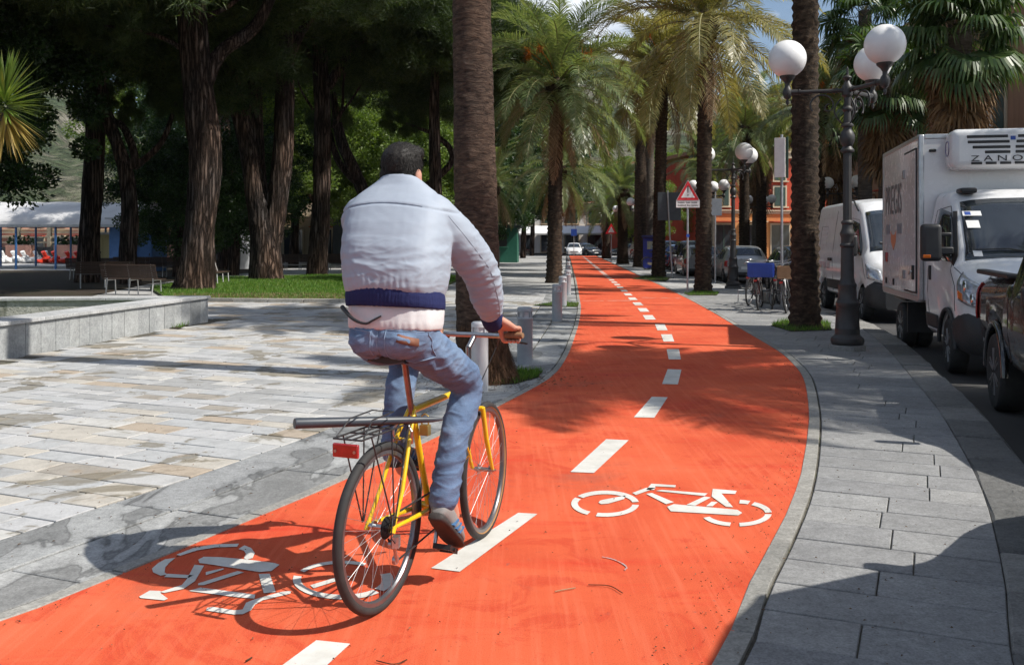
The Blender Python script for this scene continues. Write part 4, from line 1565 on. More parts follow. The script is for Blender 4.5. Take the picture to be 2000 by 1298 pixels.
shoe(AN_R, (0.235, -0.128, 0.335), (0.435, -0.140, 0.150), -1)
shoe(AN_L, (0.395, 0.165, 0.495), (0.625, 0.150, 0.475), 1)
# ================================================================== planter wall, bollards, lamps, signs, benches
m_wall = m_slab('grey_cladding_slab', (0.30, 0.31, 0.31), (0.36, 0.37, 0.37), (0.42, 0.43, 0.425))
m_cap = m_slab('pale_cap_stone', (0.40, 0.405, 0.40), (0.44, 0.445, 0.44), (0.48, 0.48, 0.475))
def m_stucco_():
    t = NT('rough_stucco')
    mp = t.mapping('World')
    n = t.noise(mp, 14, 6, 0.7)
    c = (t.ramp(n, 'Fac', [(0.3, (0.34, 0.33, 0.29)), (0.7, (0.52, 0.51, 0.46))]), 0)
    n2 = t.noise(t.mapping('World', (2.4, 2.4, 0.25)), 1.0, 4, 0.6)
    d = t.ramp(n2, 'Fac', [(0.56, 0.0), (0.66, 0.8)])
    c = t.mix((d, 0), c, (0.10, 0.11, 0.07))
    t.base(c)
    t.rough(0.95)
    t.bump(n, 'Fac', 1.0, 0.05)
    return t.done(0.2)
m_stucco = m_stucco_()
WH = 0.48
planter = thing('planter_wall', 'low stone clad planter wall with flat cap beside the paved plaza', 'wall', (WALL_A.x, WALL_A.y, 0))
Wd = (WALL_B - WALL_A)
WL = Wd.length
Wd.normalize()
Wn = Vector((Wd.y, -Wd.x, 0))            # pick the side that looks to the plaza (+x)
if Wn.x < 0:
    Wn = -Wn
F2 = Vector((-0.996, -0.085, 0))         # the far arm runs to the left
core = MB()
def wl(a, b, z):
    """a metres along the wall from the corner, b metres inwards"""
    return Wd * a - Wn * b + Vector((0, 0, z))
core.add([wl(0.02, 0.02, -0.05), wl(WL, 0.02, -0.05), wl(WL, 0.50, -0.05), wl(0.45, 0.50, -0.05), wl(0.02, 0.02, WH - 0.05), wl(WL, 0.02, WH - 0.05), wl(WL, 0.50, WH - 0.05), wl(0.45, 0.50, WH - 0.05)],
         [(0, 1, 5, 4), (1, 2, 6, 5), (2, 3, 7, 6), (4, 5, 6, 7), (3, 0, 4, 7)])
fa = [Vector((0, 0, 0)) + F2 * 0.0, F2 * 9.0, F2 * 9.0 + Vector((0.02, -0.5, 0)), F2 * 0.45 + Vector((0, -0.5, 0))]
core.add([Vector((p.x, p.y, -0.05)) for p in fa] + [Vector((p.x, p.y, WH - 0.05)) for p in fa],
         [(0, 1, 5, 4), (1, 2, 6, 5), (2, 3, 7, 6), (3, 0, 4, 7), (4, 5, 6, 7)])
core.build('core', m_stucco, planter, None)
random.seed(11)
a = 0.0
while a < WL - 0.3:
    w = rnd(0.24, 0.42)
    mb = MB()
    z1 = WH - 0.052
    d = rnd(0.0, 0.006)
    q = [wl(a + 0.004, 0.02, -0.03), wl(a + w - 0.004, 0.02, -0.03), wl(a + w - 0.004, 0.02, z1), wl(a + 0.004, 0.02, z1)]
    mb.slab(q, Wn, 0.022 + d)
    mb.build('cladding_slab', m_wall, planter, None, fix=True)
    a += w
a = -0.04
while a < WL - 0.3:
    w = rnd(0.85, 1.15)
    mb = MB()
    q = [wl(a + 0.003, -0.045, WH - 0.05), wl(a + w - 0.003, -0.045, WH - 0.05), wl(a + w - 0.003, 0.54, WH - 0.05), wl(a + 0.003, 0.54, WH - 0.05)]
    mb.slab(q, (0, 0, 1), 0.05)
    mb.build('cap_stone', m_cap, planter, None, bevel=0.006, fix=True)
    a += w
a = 0.58
while a < 8.5:
    w = rnd(0.85, 1.15)
    mb = MB()
    o = F2 * (a + 0.003)
    e = F2 * (a + w - 0.003)
    zt = Vector((0, 0, WH - 0.05))
    q = [o + Vector((0, 0.04, 0)) + zt, e + Vector((0, 0.04, 0)) + zt, e + Vector((0, -0.54, 0)) + zt, o + Vector((0, -0.54, 0)) + zt]
    mb.slab(q, (0, 0, 1), 0.05)
    mb.build('cap_stone', m_cap, planter, None, bevel=0.006, fix=True)
    a += w
mb = MB()
e0 = [wl(0.45, 0.49, 0.06), wl(WL, 0.49, 0.02), wl(WL, 6.0, 0.02), F2 * 9 + Vector((0, -0.49, 0.06))]
mb.add(e0, [(0, 1, 2, 3)])
mb.build('soil', m_turf, planter, None)

# ---- bollards
m_boll = simple('grey_bollard_paint', (0.32, 0.34, 0.36), (0.37, 0.39, 0.41), 7, 0.45, 0.15, 80, 0.001)
m_boll_w = simple('pale_bollard_paint', (0.60, 0.61, 0.62), (0.54, 0.55, 0.56), 7, 0.45, 0.1, 80, 0.001)
bol_first = None
def make_bollard(mat, label, grp, loc, h=0.70, r=0.095):
    t = thing('bollard', label, 'bollard', loc, 0, grp)
    b = MB()
    b.lathe([(r, 0), (r, 0.02), (r, h * 0.785), (r * 1.03, h * 0.79), (r * 1.03, h * 0.815), (r * 0.97, h * 0.825), (r * 0.80, h * 0.828)], n=36)
    b.build('post', mat, t, 40)
    nk = MB()
    nk.lathe([(r * 0.78, h * 0.82), (r * 0.78, h * 0.93)], n=30)
    nk.build('neck', m_boll_w, t, 40)
    for k in range(6):
        a = 2 * PI * k / 6 + 0.3
        fb = MB()
        fb.box((r * 0.92 * math.cos(a), r * 0.92 * math.sin(a), h * 0.873), (0.012, 0.022, h * 0.105), a)
        fb.build('rib', mat, t, 35)
    c = MB()
    c.lathe([(r * 0.8, h * 0.92), (r * 1.0, h * 0.922), (r * 1.0, h * 0.965), (r * 0.96, h * 0.985), (r * 0.80, h * 1.0)], n=36)
    c.build('cap', mat, t, 40)
    return t
bol = make_bollard(m_boll, 'grey metal bollard with slotted neck just right of the handlebar', 'bollards along the left side of the cycle path', at(1025, 711))
make_bollard(m_boll_w, 'pale bollard partly hidden behind the cyclist\'s knee', 'bollards along the left side of the cycle path', at(937, 764), 0.70, 0.085)
def boll_loc(y, off=-0.33):
    return Vector((xat(LE, y) + off, y, 0))
BL = [(at(1088, 627), 'grey bollard second from the handlebar, beside a grass patch'), (at(1099, 598), 'grey bollard third from the handlebar, just behind the second'),
      (boll_loc(27.0), 'grey bollard fourth along the path, right of the tall palm trunk'), (boll_loc(32.5), 'grey bollard fifth along the path, near the tall palm base'),
      (boll_loc(38.5), 'grey bollard sixth along the path, beyond the tall palm'), (boll_loc(45.0), 'grey bollard seventh along the path, small in the distance'),
      (boll_loc(52.0), 'smallest and most distant grey bollard at the path edge')]
for p, lab in BL:
    dup(bol, p, rnd(0, 6), lab)

# ---- globe street lamps
def m_globe_():
    t = NT('opal_globe')
    mp = t.mapping('Object')
    n = t.noise(mp, 3, 3)
    t.base((t.ramp(n, 'Fac', [(0.3, (0.80, 0.79, 0.79)), (0.7, (0.86, 0.86, 0.86))]), 0))
    t.rough(0.32)
    t.b.inputs['Subsurface Weight'].default_value = 0.35
    t.b.inputs['Subsurface Radius'].default_value = (0.12, 0.12, 0.12)
    return t.done(0.5)
m_globe = m_globe_()
LAMP_ARMS = (R(165), R(286), R(45))
def make_lamp(label, loc, grp, arms=LAMP_ARMS, full=True, s=1.0):
    t = thing('street_lamp', label, 'street lamp', loc, 0, grp)
    b = MB()
    b.lathe([(0.26, -0.02), (0.26, 0.07), (0.25, 0.075)], n=8)
    b.build('plinth', m_granite, t, 30)
    b = MB()
    flute = lambda i, j, a, z: 1.0 if not (0.30 < z < 0.60) else (1.0 - 0.05 * (j % 2))
    b.lathe([(0.20, 0.07), (0.215, 0.09), (0.225, 0.13), (0.215, 0.17), (0.18, 0.20), (0.165, 0.22), (0.165, 0.30), (0.163, 0.31), (0.148, 0.59), (0.148, 0.60), (0.155, 0.62), (0.155, 0.66), (0.14, 0.68),
             (0.125, 0.72), (0.12, 0.86), (0.125, 0.88), (0.125, 0.91), (0.105, 0.94), (0.095, 0.98)], n=48, fn=flute)
    b.build('base', m_metal_dark, t, 32)
    b = MB()
    b.lathe([(0.095, 0.98), (0.09, 1.0), (0.085, 1.42), (0.10, 1.44), (0.10, 1.46), (0.085, 1.48), (0.085, 1.56), (0.10, 1.60), (0.10, 1.62), (0.082, 1.66), (0.072, 1.70), (0.072, 1.74), (0.085, 1.755),
             (0.085, 1.775), (0.06, 1.80)], n=32)
    b.build('lower_shaft', m_metal_dark, t, 35)
    b = MB()
    b.lathe([(0.060, 1.80), (0.058, 2.72), (0.058, 2.74)], n=24, fn=lambda i, j, a, z: 1.0 - 0.06 * (j % 2))
    b.build('fluted_shaft', m_metal_dark, t, 30)
    b = MB()
    b.lathe([(0.06, 2.73), (0.09, 2.745), (0.095, 2.77), (0.07, 2.80), (0.06, 2.82), (0.085, 2.86), (0.10, 2.92), (0.10, 2.97), (0.08, 3.02), (0.055, 3.06), (0.055, 3.08), (0.085, 3.10), (0.085, 3.12), (0.05, 3.15),
             (0.048, 3.30), (0.07, 3.33), (0.07, 3.35), (0.045, 3.38), (0.044, 3.50), (0.07, 3.53), (0.075, 3.60), (0.07, 3.66), (0.045, 3.69), (0.03, 3.73), (0.05, 3.76), (0.06, 3.775), (0.055, 3.79), (0.02, 3.81), (0.012, 3.88), (0.016, 3.90), (0.003, 3.93)], n=28)
    b.build('capital', m_metal_dark, t, 35)
    for a in arms:
        d = Vector((math.cos(a), math.sin(a), 0))
        ar = MB()
        ar.tube([d * 0.05 + Vector((0, 0, 3.60)), d * 0.10 + Vector((0, 0, 3.60)), d * 0.70 + Vector((0, 0, 3.60))], [0.036, 0.030, 0.027], 14)
        ar.tube([d * 0.13 + Vector((0, 0, 3.60)), d * 0.15 + Vector((0, 0, 3.60))], 0.042, 14)
        ar.tube([d * 0.62 + Vector((0, 0, 3.60)), d * 0.645 + Vector((0, 0, 3.60))], 0.042, 14)
        e = d * 0.80
        ar.lathe([(0.006, 3.42), (0.018, 3.44), (0.022, 3.47), (0.014, 3.50), (0.05, 3.53), (0.062, 3.57), (0.066, 3.61), (0.055, 3.65), (0.035, 3.68), (0.032, 3.72), (0.055, 3.76), (0.085, 3.79), (0.105, 3.81), (0.108, 3.835), (0.09, 3.845)], (e.x, e.y, 0), 24)
        ar.tube([d * 0.66 + Vector((0, 0, 3.60)), d * 0.79 + Vector((0, 0, 3.60))], 0.04, 12)
        ao = ar.build('arm', m_metal_dark, t, 40)
        if full:
            sc = []
            for k in range(40):
                u = k / 39
                th = u * 2.6 * PI
                rr = 0.155 * (1 - 0.70 * u)
                sc.append(d * (0.36 - 0.15 * u - rr * math.cos(th + 2.3)) + Vector((0, 0, 3.44 - 0.06 * u - rr * math.sin(th + 2.3))))
            mb = MB()
            mb.tube(sc, [lerp(0.014, 0.008, k / 39) for k in range(40)], 8)
            mb.build('scroll', m_metal_dark, ao, 60)
            sc = []
            for k in range(24):
                u = k / 23
                sc.append(d * (0.05 + 0.12 * math.sin(u * PI * 0.9)) + Vector((0, 0, 3.12 + 0.36 * u)))
            mb = MB()
            mb.tube(sc, 0.011, 8)
            mb.build('scroll', m_metal_dark, ao, 60)
        g = MB()
        g.sphere((0, 0, 0), 0.262, 36, 22)
        g.build('globe', m_globe, t, 180, loc=(e.x, e.y, 4.075))
    return t
LG = 'globe street lamps lining the promenade'
lamp = make_lamp('near cast iron street lamp with three large white globes', at(1655, 683), LG)
lamp_s = make_lamp('cast iron globe lamp beside the silver hatchback, second from the camera', at(1432, 563), LG, (R(170), R(280), R(40)), True)
lamp_s.scale = (1.06,) * 3
LAMPS = [(9.15, 44.0, 0.4, 'globe lamp rising behind the red triangular warning sign'),
         (8.3, 62.0, 0.9, 'globe lamp between the two thick palm trunks, beyond the parked bicycle'),
         (8.6, 74.0, 1.4, 'small globe lamp left of the short thick palm'),
         (9.3, 92.0, 0.2, 'most distant small globe lamp above the path end'),
         (15.9, 46.0, 1.1, 'globe lamp across the street by the orange shopfronts'),
         (14.6, 41.5, 2.0, 'globe lamp across the street, left of the white panel van'),
         (15.2, 58.0, 0.3, 'globe lamp across the street right of the silver hatchback roof')]
for x, y, a, lab in LAMPS:
    dup(lamp, (x, y, 0), a, lab)

# ---- signs
m_sign_w = simple('sign_white', (0.74, 0.74, 0.73), (0.66, 0.66, 0.65), 8, 0.4)
m_sign_r = simple('sign_red', (0.62, 0.02, 0.03), (0.55, 0.018, 0.026), 8, 0.4)
m_sign_k = simple('sign_black', (0.015, 0.015, 0.016), None, 8, 0.5)
m_sign_b = simple('sign_blue', (0.02, 0.07, 0.34), None, 8, 0.4)
m_sign_grey = simple('sign_back_grey', (0.30, 0.31, 0.32), (0.36, 0.37, 0.38), 8, 0.5)
SP = at(1343, 572)
sg = thing('warning_sign', 'red bordered triangular exclamation sign on a slim steel pole', 'sign', SP)
k = SP.y / FPX
def sp(px, py, dy=0.0):
    return Vector(((px - 1343) * k, dy, CAM_H - (py - HOR) * k))
mb = MB()
mb.cyl((0, 0, 0), (0, 0, sp(0, 352).z), 0.03, n=16)
mb.build('pole', m_galv, sg, 40)
def tri(cx, cy, s, dy, th, mat, name, rr=0.16):
    P = []
    c = [(cx, cy - s * 1.0), (cx + s * 1.02, cy + s * 0.80), (cx - s * 1.02, cy + s * 0.80)]
    for i in range(3):
        a, b, d = Vector((*c[i - 1], 0)), Vector((*c[i], 0)), Vector((*c[(i + 1) % 3], 0))
        for q in (b.lerp(a, rr * .6), b.lerp(a, rr * 0.2) * 0.75 + b.lerp(d, rr * 0.2) * 0.25, b.lerp(d, rr * 0.2) * 0.75 + b.lerp(a, rr * 0.2) * 0.25, b.lerp(d, rr * .6)):
            P.append(sp(q.x, q.y, dy))
    m = MB()
    m.slab(P, (0, -1, 0), th)
    return m.build(name, mat, sg, None, fix=True)
tri(1343, 374, 23.0, -0.034, 0.012, m_sign_grey, 'sign_plate')
tri(1343, 374, 22.6, -0.0475, 0.002, m_sign_w, 'sign_rim')
tri(1343, 374, 21.4, -0.0515, 0.002, m_sign_r, 'sign_border', 0.14)
tri(1343, 375.6, 13.2, -0.0555, 0.002, m_sign_w, 'sign_field', 0.06)
mb = MB()
mb.slab([sp(1341.6, 363, -0.0595), sp(1344.2, 363, -0.0595), sp(1343.5, 377, -0.0595), sp(1342.3, 377, -0.0595)], (0, -1, 0), 0.002)
mb.build('exclamation_stroke', m_sign_k, sg, None, fix=True)
mb = MB()
mb.cyl(sp(1342.9, 381.3, -0.0595), sp(1342.9, 381.3, -0.0615), 1.3 * k, n=16)
mb.build('exclamation_dot', m_sign_k, sg, None)
mb = MB()
mb.box(sp(1343, 398, -0.036), (46 * k, 0.012, 15 * k))
mb.build('text_plate', m_sign_w, sg, None, bevel=0.004)
def text(s, name, loc, size, mat, parent, rot=(R(90), 0, 0), align='CENTER', ext=0.0015, sx=1.0):
    cu = bpy.data.curves.new(name, 'FONT')
    cu.body = s
    cu.size = size
    cu.align_x = align
    cu.align_y = 'CENTER'
    cu.extrude = ext
    cu.resolution_u = 3
    cu.materials.append(mat)
    tmp = bpy.data.objects.new('tmp_text', cu)
    COL.objects.link(tmp)
    dg = bpy.context.evaluated_depsgraph_get()
    dg.update()
    me = bpy.data.meshes.new_from_object(tmp.evaluated_get(dg))
    bpy.data.objects.remove(tmp)
    me.materials.clear()
    me.materials.append(mat)
    o = link(name, me, parent, loc, rot)
    o.scale = (sx, 1, 1)
    return o
for row, (pz, words) in enumerate(((395.5, (6, 4, 5)), (401.0, (7, 3, 6)))):
    x = 1323.5
    for w_ in words:
        mb = MB()
        for q in range(w_):
            mb.slab([sp(x + q * 2.3, pz + 1.6, -0.0425), sp(x + q * 2.3 + 1.1, pz + 1.6, -0.0425), sp(x + q * 2.3 + 1.1, pz - 1.5 + (q % 2) * 0.9, -0.0425), sp(x + q * 2.3, pz - 1.5 + (q % 3) * 0.6, -0.0425)], (0, -1, 0), 0.0015)
            mb.slab([sp(x + q * 2.3, pz + 0.3, -0.0425), sp(x + q * 2.3 + 2.0, pz + 0.3, -0.0425), sp(x + q * 2.3 + 2.0, pz - 0.4, -0.0425), sp(x + q * 2.3, pz - 0.4, -0.0425)], (0, -1, 0), 0.0013)
        tag(mb.build('lettering', m_sign_k, sg, None, fix=True), kind='stuff')
        x += w_ * 2.3 + 1.8
mb = MB()
mb.cyl(sp(1343, 460, -0.035), sp(1343, 460, -0.045), 3.4 * k, n=20)
mb.build('round_sticker', m_sign_b, sg, None)
# white panel facing away on a pole by the near right palm
p0 = at(1527, 600)
pn = thing('blank_sign', 'pale blank panel on a post left of the near dark palm trunk', 'sign', (p0.x, p0.y, 0), R(-28))
mb = MB()
mb.cyl((0, 0, 0), (0, 0, 3.95), 0.03, n=12)
mb.build('post', m_galv, pn, 40)
mb = MB()
mb.box((-0.03, -0.06, 3.42), (0.24, 0.05, 0.90))
mb.build('panel', m_sign_w, pn, None, bevel=0.006)
mb = MB()
mb.box((0.125, -0.02, 3.42), (0.05, 0.06, 0.94))
mb.build('frame', simple('dark_green_frame', (0.02, 0.05, 0.035), None, 8, 0.5), pn, None, bevel=0.006)
# dark street board
p0 = Vector((6.55, 39.0, 0))
nb = thing('notice_board', 'dark back of a street board on a leaning pole left of the warning sign', 'sign', p0)
mb = MB()
mb.tube([(0.02, 0.0, 0), (-0.09, 0.0, 1.8), (-0.18, 0, 3.6)], 0.035, 12)
mb.build('pole', m_galv, nb, 40)
mb = MB()
mb.box((-0.1, 0.06, 2.95), (0.95, 0.04, 1.15))
mb.build('board', simple('board_back', (0.035, 0.045, 0.055), (0.05, 0.06, 0.07), 6, 0.5), nb, None, bevel=0.01)
# plain pole beside the silver car
p0 = at(1397, 553)
pl = thing('sign_pole', 'plain thin steel pole standing between the palm and the silver hatchback', 'pole', p0)
mb = MB()
mb.cyl((0, 0, 0), (0, 0, 3.3), 0.03, n=12)
mb.build('shaft', m_galv, pl, 40)
mb = MB()
mb.box((0.02, -0.02, 2.75), (0.42, 0.02, 0.62))
mb.build('plate', simple('plate_grey', (0.16, 0.18, 0.21), (0.20, 0.22, 0.25), 6, 0.5), pl, None, bevel=0.005)
# far signs at the end of the path
for (x, y, lab, mt, shape) in ((7.5, 72.0, 'small red triangular sign near the distant path end', m_sign_r, 3), (6.3, 97.0, 'thin pole with a small blue sign at the path end', m_sign_b, 4)):
    t = thing('small_sign', lab, 'sign', (x, y, 0))
    mb = MB()
    mb.cyl((0, 0, 0), (0, 0, 2.7), 0.035, n=10)
    mb.build('pole', m_galv, t, 40)
    mb = MB()
    if shape == 3:
        mb.slab([(-0.45, -0.05, 2.1), (0.45, -0.05, 2.1), (0, -0.05, 2.9)], (0, -1, 0), 0.02)
        mi_ = MB()
        mi_.slab([(-0.24, -0.072, 2.2), (0.24, -0.072, 2.2), (0, -0.072, 2.64)], (0, -1, 0), 0.004)
        mi_.build('field', m_sign_w, t, None, fix=True)
    else:
        mb.slab([(-0.3, -0.05, 2.1), (0.3, -0.05, 2.1), (0.3, -0.05, 2.8), (-0.3, -0.05, 2.8)], (0, -1, 0), 0.02)
    mb.build('plate', mt, t, None, fix=True)

# ---- benches
m_slat = simple('bench_wood', (0.06, 0.034, 0.023), (0.04, 0.024, 0.017), 10, 0.6, 0.3, 40, 0.003, stretch=(1, 6, 6), var=0.15)
m_leg = simple('bench_leg', (0.45, 0.45, 0.44), (0.36, 0.36, 0.35), 10, 0.5)
def make_bench(label, loc, rz, L, grp='slatted benches under the pines'):
    t = thing('park_bench', label, 'bench', loc, rz, grp)
    nl = 3 if L < 2.2 else 4
    for k in range(nl):
        x = lerp(-L / 2 + 0.15, L / 2 - 0.15, k / (nl - 1))
        for pts in ([(x, -0.20, 0), (x, -0.17, 0.42), (x, 0.20, 0.41)], [(x, 0.26, 0), (x, 0.19, 0.41), (x, 0.33, 0.86)]):
            mb = MB()
            mb.tube(pts, 0.019, 8)
            mb.build('leg', m_leg, t, 50)
    sl = MB()
    sl.box((0, 0, 0), (L, 0.048, 0.022))
    me = sl.mesh('slat', m_slat, None)
    for k in range(7):
        link('slat', me, t, (0, -0.19 + 0.062 * k, 0.445), (0, 0, 0))
    for k in range(7):
        z = 0.50 + 0.056 * k
        link('slat', me, t, (0, 0.200 + (z - 0.41) * 0.31, z), (R(72), 0, 0))
    return t
bn = make_bench('short slatted bench with three pale legs behind the planter wall', at(262, 575), R(168), 1.75)
def bench(label, p, rz):
    dup(bn, p, rz, label)
bl = make_bench('long dark slatted bench left, in front of the boats', at(215, 546), R(185), 3.2)
dup(bl, at(300, 541), R(178), 'long dark slatted bench right of the leaning forked pine')
bench('dark slatted bench behind the short bench, left of its back', at(205, 562), R(205))
bench('bench with pale legs seen end on beside the thick pine', at(425, 556), R(92))
bench('distant bench between the double pine and the pale thin trunk', Vector((-10.9, 49.0, 0)), R(180))
bench('distant bench right of the pale thin trunk', Vector((-9.1, 51.0, 0)), R(185))
bench('distant bench right of the sunlit pine, beside the cyclist\'s shoulder', Vector((-8.3, 47.0, 0)), R(175))
# ================================================================== trees and plants
import numpy as np
NPR = np.random.default_rng(4)
def np_mesh(name, tris=None, quads=None, mat=None, smooth=False):
    """mesh from an array of loose triangles (n,3,3) and/or quads (n,4,3)"""
    vs, ls, lt = [], [], []
    off = 0
    for arr, k in ((tris, 3), (quads, 4)):
        if arr is None or len(arr) == 0:
            continue
        n = len(arr)
        vs.append(np.asarray(arr, dtype=np.float32).reshape(-1, 3))
        ls.append(np.arange(n * k, dtype=np.int32) + off)
        lt.append(np.full(n, k, dtype=np.int32))
        off += n * k
    v = np.concatenate(vs)
    l = np.concatenate(ls)
    t = np.concatenate(lt)
    me = bpy.data.meshes.new(name)
    me.vertices.add(len(v))
    me.vertices.foreach_set('co', v.ravel())
    me.loops.add(len(l))
    me.loops.foreach_set('vertex_index', l)
    me.polygons.add(len(t))
    st = np.zeros(len(t), dtype=np.int32)
    st[1:] = np.cumsum(t)[:-1]
    me.polygons.foreach_set('loop_start', st)
    me.polygons.foreach_set('loop_total', t)
    if mat is not None:
        me.materials.append(mat)
    me.update(calc_edges=True)
    return me
def unit(n):
    v = NPR.normal(size=(n, 3))
    return v / np.linalg.norm(v, axis=1, keepdims=True)
def norm(v):
    return v / np.maximum(np.linalg.norm(v, axis=-1, keepdims=True), 1e-9)

# ---- foliage materials
m_needle = leafy('pine_needles', [(0.020, 0.036, 0.014), (0.034, 0.056, 0.020), (0.060, 0.088, 0.028), (0.095, 0.12, 0.036)], 0.55, 0.32, 0.8)
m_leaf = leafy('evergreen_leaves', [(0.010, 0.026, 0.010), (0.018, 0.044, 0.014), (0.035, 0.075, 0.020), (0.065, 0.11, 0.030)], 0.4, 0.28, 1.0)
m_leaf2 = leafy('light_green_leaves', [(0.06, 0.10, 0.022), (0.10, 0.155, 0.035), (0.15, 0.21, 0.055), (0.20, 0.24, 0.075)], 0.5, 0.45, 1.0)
m_frond = leafy('date_palm_leaflets', [(0.060, 0.095, 0.040), (0.12, 0.165, 0.070), (0.19, 0.23, 0.11), (0.27, 0.29, 0.16)], 0.32, 0.36, 0.9, (1.0, 1.0, 0.45))
m_frond_y = leafy('yellowish_palm_leaflets', [(0.11, 0.112, 0.04), (0.19, 0.185, 0.07), (0.27, 0.245, 0.105), (0.34, 0.30, 0.145)], 0.34, 0.36, 0.9, (1.0, 0.95, 0.4))
m_frond_dead = leafy('dead_palm_leaflets', [(0.13, 0.085, 0.045), (0.21, 0.14, 0.08), (0.30, 0.21, 0.12), (0.36, 0.27, 0.17)], 0.7, 0.15, 1.5, (1, 0.8, 0.5))
m_fan = leafy('fan_palm_blades', [(0.022, 0.050, 0.015), (0.045, 0.085, 0.025), (0.075, 0.12, 0.038), (0.13, 0.165, 0.07)], 0.36, 0.25, 1.2)
m_fan_dead = leafy('dead_fan_blades', [(0.075, 0.045, 0.022), (0.13, 0.075, 0.034), (0.21, 0.125, 0.055), (0.28, 0.18, 0.09)], 0.7, 0.12, 2.0, (1, 0.7, 0.4))
m_rachis = simple('palm_rachis', (0.20, 0.20, 0.085), (0.26, 0.23, 0.11), 8, 0.5)
m_rachis_d = simple('dead_rachis', (0.27, 0.20, 0.12), (0.20, 0.14, 0.08), 8, 0.7)
m_date = leafy('orange_date_strands', [(0.45, 0.12, 0.012), (0.60, 0.18, 0.02), (0.68, 0.24, 0.035)], 0.5, 0.15, 4.0, (1, 0.6, 0.2))
m_grass = leafy('grass_blades', [(0.050, 0.115, 0.014), (0.080, 0.175, 0.020), (0.125, 0.24, 0.032), (0.24, 0.25, 0.08)], 0.5, 0.35, 2.2)
m_yucca = leafy('yucca_blades', [(0.10, 0.17, 0.028), (0.17, 0.26, 0.05), (0.25, 0.33, 0.08), (0.33, 0.30, 0.075)], 0.35, 0.3, 3.0, (1, 1, 0.35))
m_yucca_d = leafy('yucca_old_blades', [(0.30, 0.22, 0.055), (0.36, 0.27, 0.075), (0.28, 0.17, 0.06)], 0.5, 0.25, 3.0, (1, 0.9, 0.4))

def m_bark_(name, cols, stretch, sc, bump, dist=0.03, var=0.0):
    t = NT(name)
    mp = t.mapping('Object', stretch)
    n = t.noise(mp, sc, 8, 0.68, 0.5)
    c = (t.ramp(n, 'Fac', [(0.28, cols[0]), (0.46, cols[1]), (0.60, cols[2]), (0.74, cols[3])]), 0)
    m2 = t.mapping('Object', (1, 1, 0.35))
    n2 = t.noise(m2, 1.3, 4)
    f = t.ramp(n2, 'Fac', [(0.3, (0.70, 0.72, 0.75)), (0.7, (1.25, 1.12, 1.0))])
    c = t.mix(1.0, c, (f, 0), 'MULTIPLY')
    t.base(c)
    t.rough(0.92)
    t.bump(n, 'Fac', bump, dist)
    return t.done(0.2)
def m_plates_(name, cols, stretch, bump, dist):
    """bark broken into long plates by dark fissures"""
    t = NT(name)
    mp = t.mapping('Object', stretch)
    n = t.noise(mp, 0.7, 7, 0.7)
    ad = t.n('ShaderNodeVectorMath', operation='MULTIPLY_ADD')
    t.l(n, 'Color', ad, 0)
    ad.inputs[1].default_value = (2.4, 2.4, 1.6)
    t.l(mp, 0, ad, 2)
    v = t.n('ShaderNodeTexVoronoi')
    v.feature = 'DISTANCE_TO_EDGE'
    v.inputs['Scale'].default_value = 1.0
    t.l(ad, 0, v, 'Vector')
    v2 = t.n('ShaderNodeTexVoronoi')
    v2.inputs['Scale'].default_value = 1.0
    t.l(ad, 0, v2, 'Vector')
    e = t.ramp(v, 'Distance', [(0.0, cols[0]), (0.09, cols[1]), (0.22, cols[2]), (0.5, cols[3])])
    rv = t.ramp(v2, 'Color', [(0.1, (0.80, 0.78, 0.76)), (0.9, (1.15, 1.1, 1.08))])
    c = t.mix(1.0, (e, 0), (rv, 0), 'MULTIPLY')
    n2 = t.noise(t.mapping('Object', (1, 1, 0.4)), 1.2, 4)
    f = t.ramp(n2, 'Fac', [(0.35, (0.75, 0.80, 0.86)), (0.65, (1.3, 1.05, 0.88))])
    c = t.mix(1.0, c, (f, 0), 'MULTIPLY')
    n3 = t.noise(mp, 5.0, 4)
    g = t.ramp(n3, 'Fac', [(0.3, 0.7), (0.7, 1.25)])
    c = t.mix(1.0, c, (g, 0), 'MULTIPLY')
    t.base(c)
    t.rough(0.95)
    h = t.ramp(v, 'Distance', [(0.0, 0.0), (0.25, 1.0)])
    b = t.bump(h, 0, bump, dist)
    t.bump(n3, 'Fac', 0.5, dist * 0.3, b)
    return t.done(0.15)
m_pinebark = m_plates_('pine_bark', [(0.016, 0.013, 0.011), (0.050, 0.039, 0.033), (0.105, 0.085, 0.074), (0.17, 0.148, 0.135)], (10.0, 10.0, 0.75), 1.0, 0.06)
m_pinebark_old = m_bark_('pine_bark_fine', [(0.010, 0.007, 0.006), (0.040, 0.025, 0.019), (0.085, 0.055, 0.042), (0.17, 0.135, 0.115)], (12.0, 12.0, 1.5), 1.0, 1.0, 0.08)
m_datebark = m_bark_('date_palm_bark', [(0.013, 0.010, 0.008), (0.034, 0.026, 0.020), (0.075, 0.056, 0.040), (0.15, 0.115, 0.085)], (1, 1, 2.2), 7.0, 0.9, 0.03)
m_ringbark = m_bark_('ringed_palm_bark', [(0.016, 0.011, 0.009), (0.070, 0.047, 0.036), (0.125, 0.084, 0.062), (0.21, 0.165, 0.135)], (6.0, 6.0, 20.0), 1.5, 1.0, 0.05)
m_greybark = m_bark_('grey_palm_bark', [(0.035, 0.030, 0.026), (0.085, 0.075, 0.065), (0.13, 0.115, 0.10), (0.20, 0.18, 0.16)], (1, 1, 6.0), 3.0, 0.8, 0.02)
m_roots = m_bark_('root_fibres', [(0.030, 0.017, 0.010), (0.085, 0.050, 0.030), (0.15, 0.09, 0.055), (0.22, 0.15, 0.10)], (9, 9, 1.2), 2.5, 1.0, 0.03)

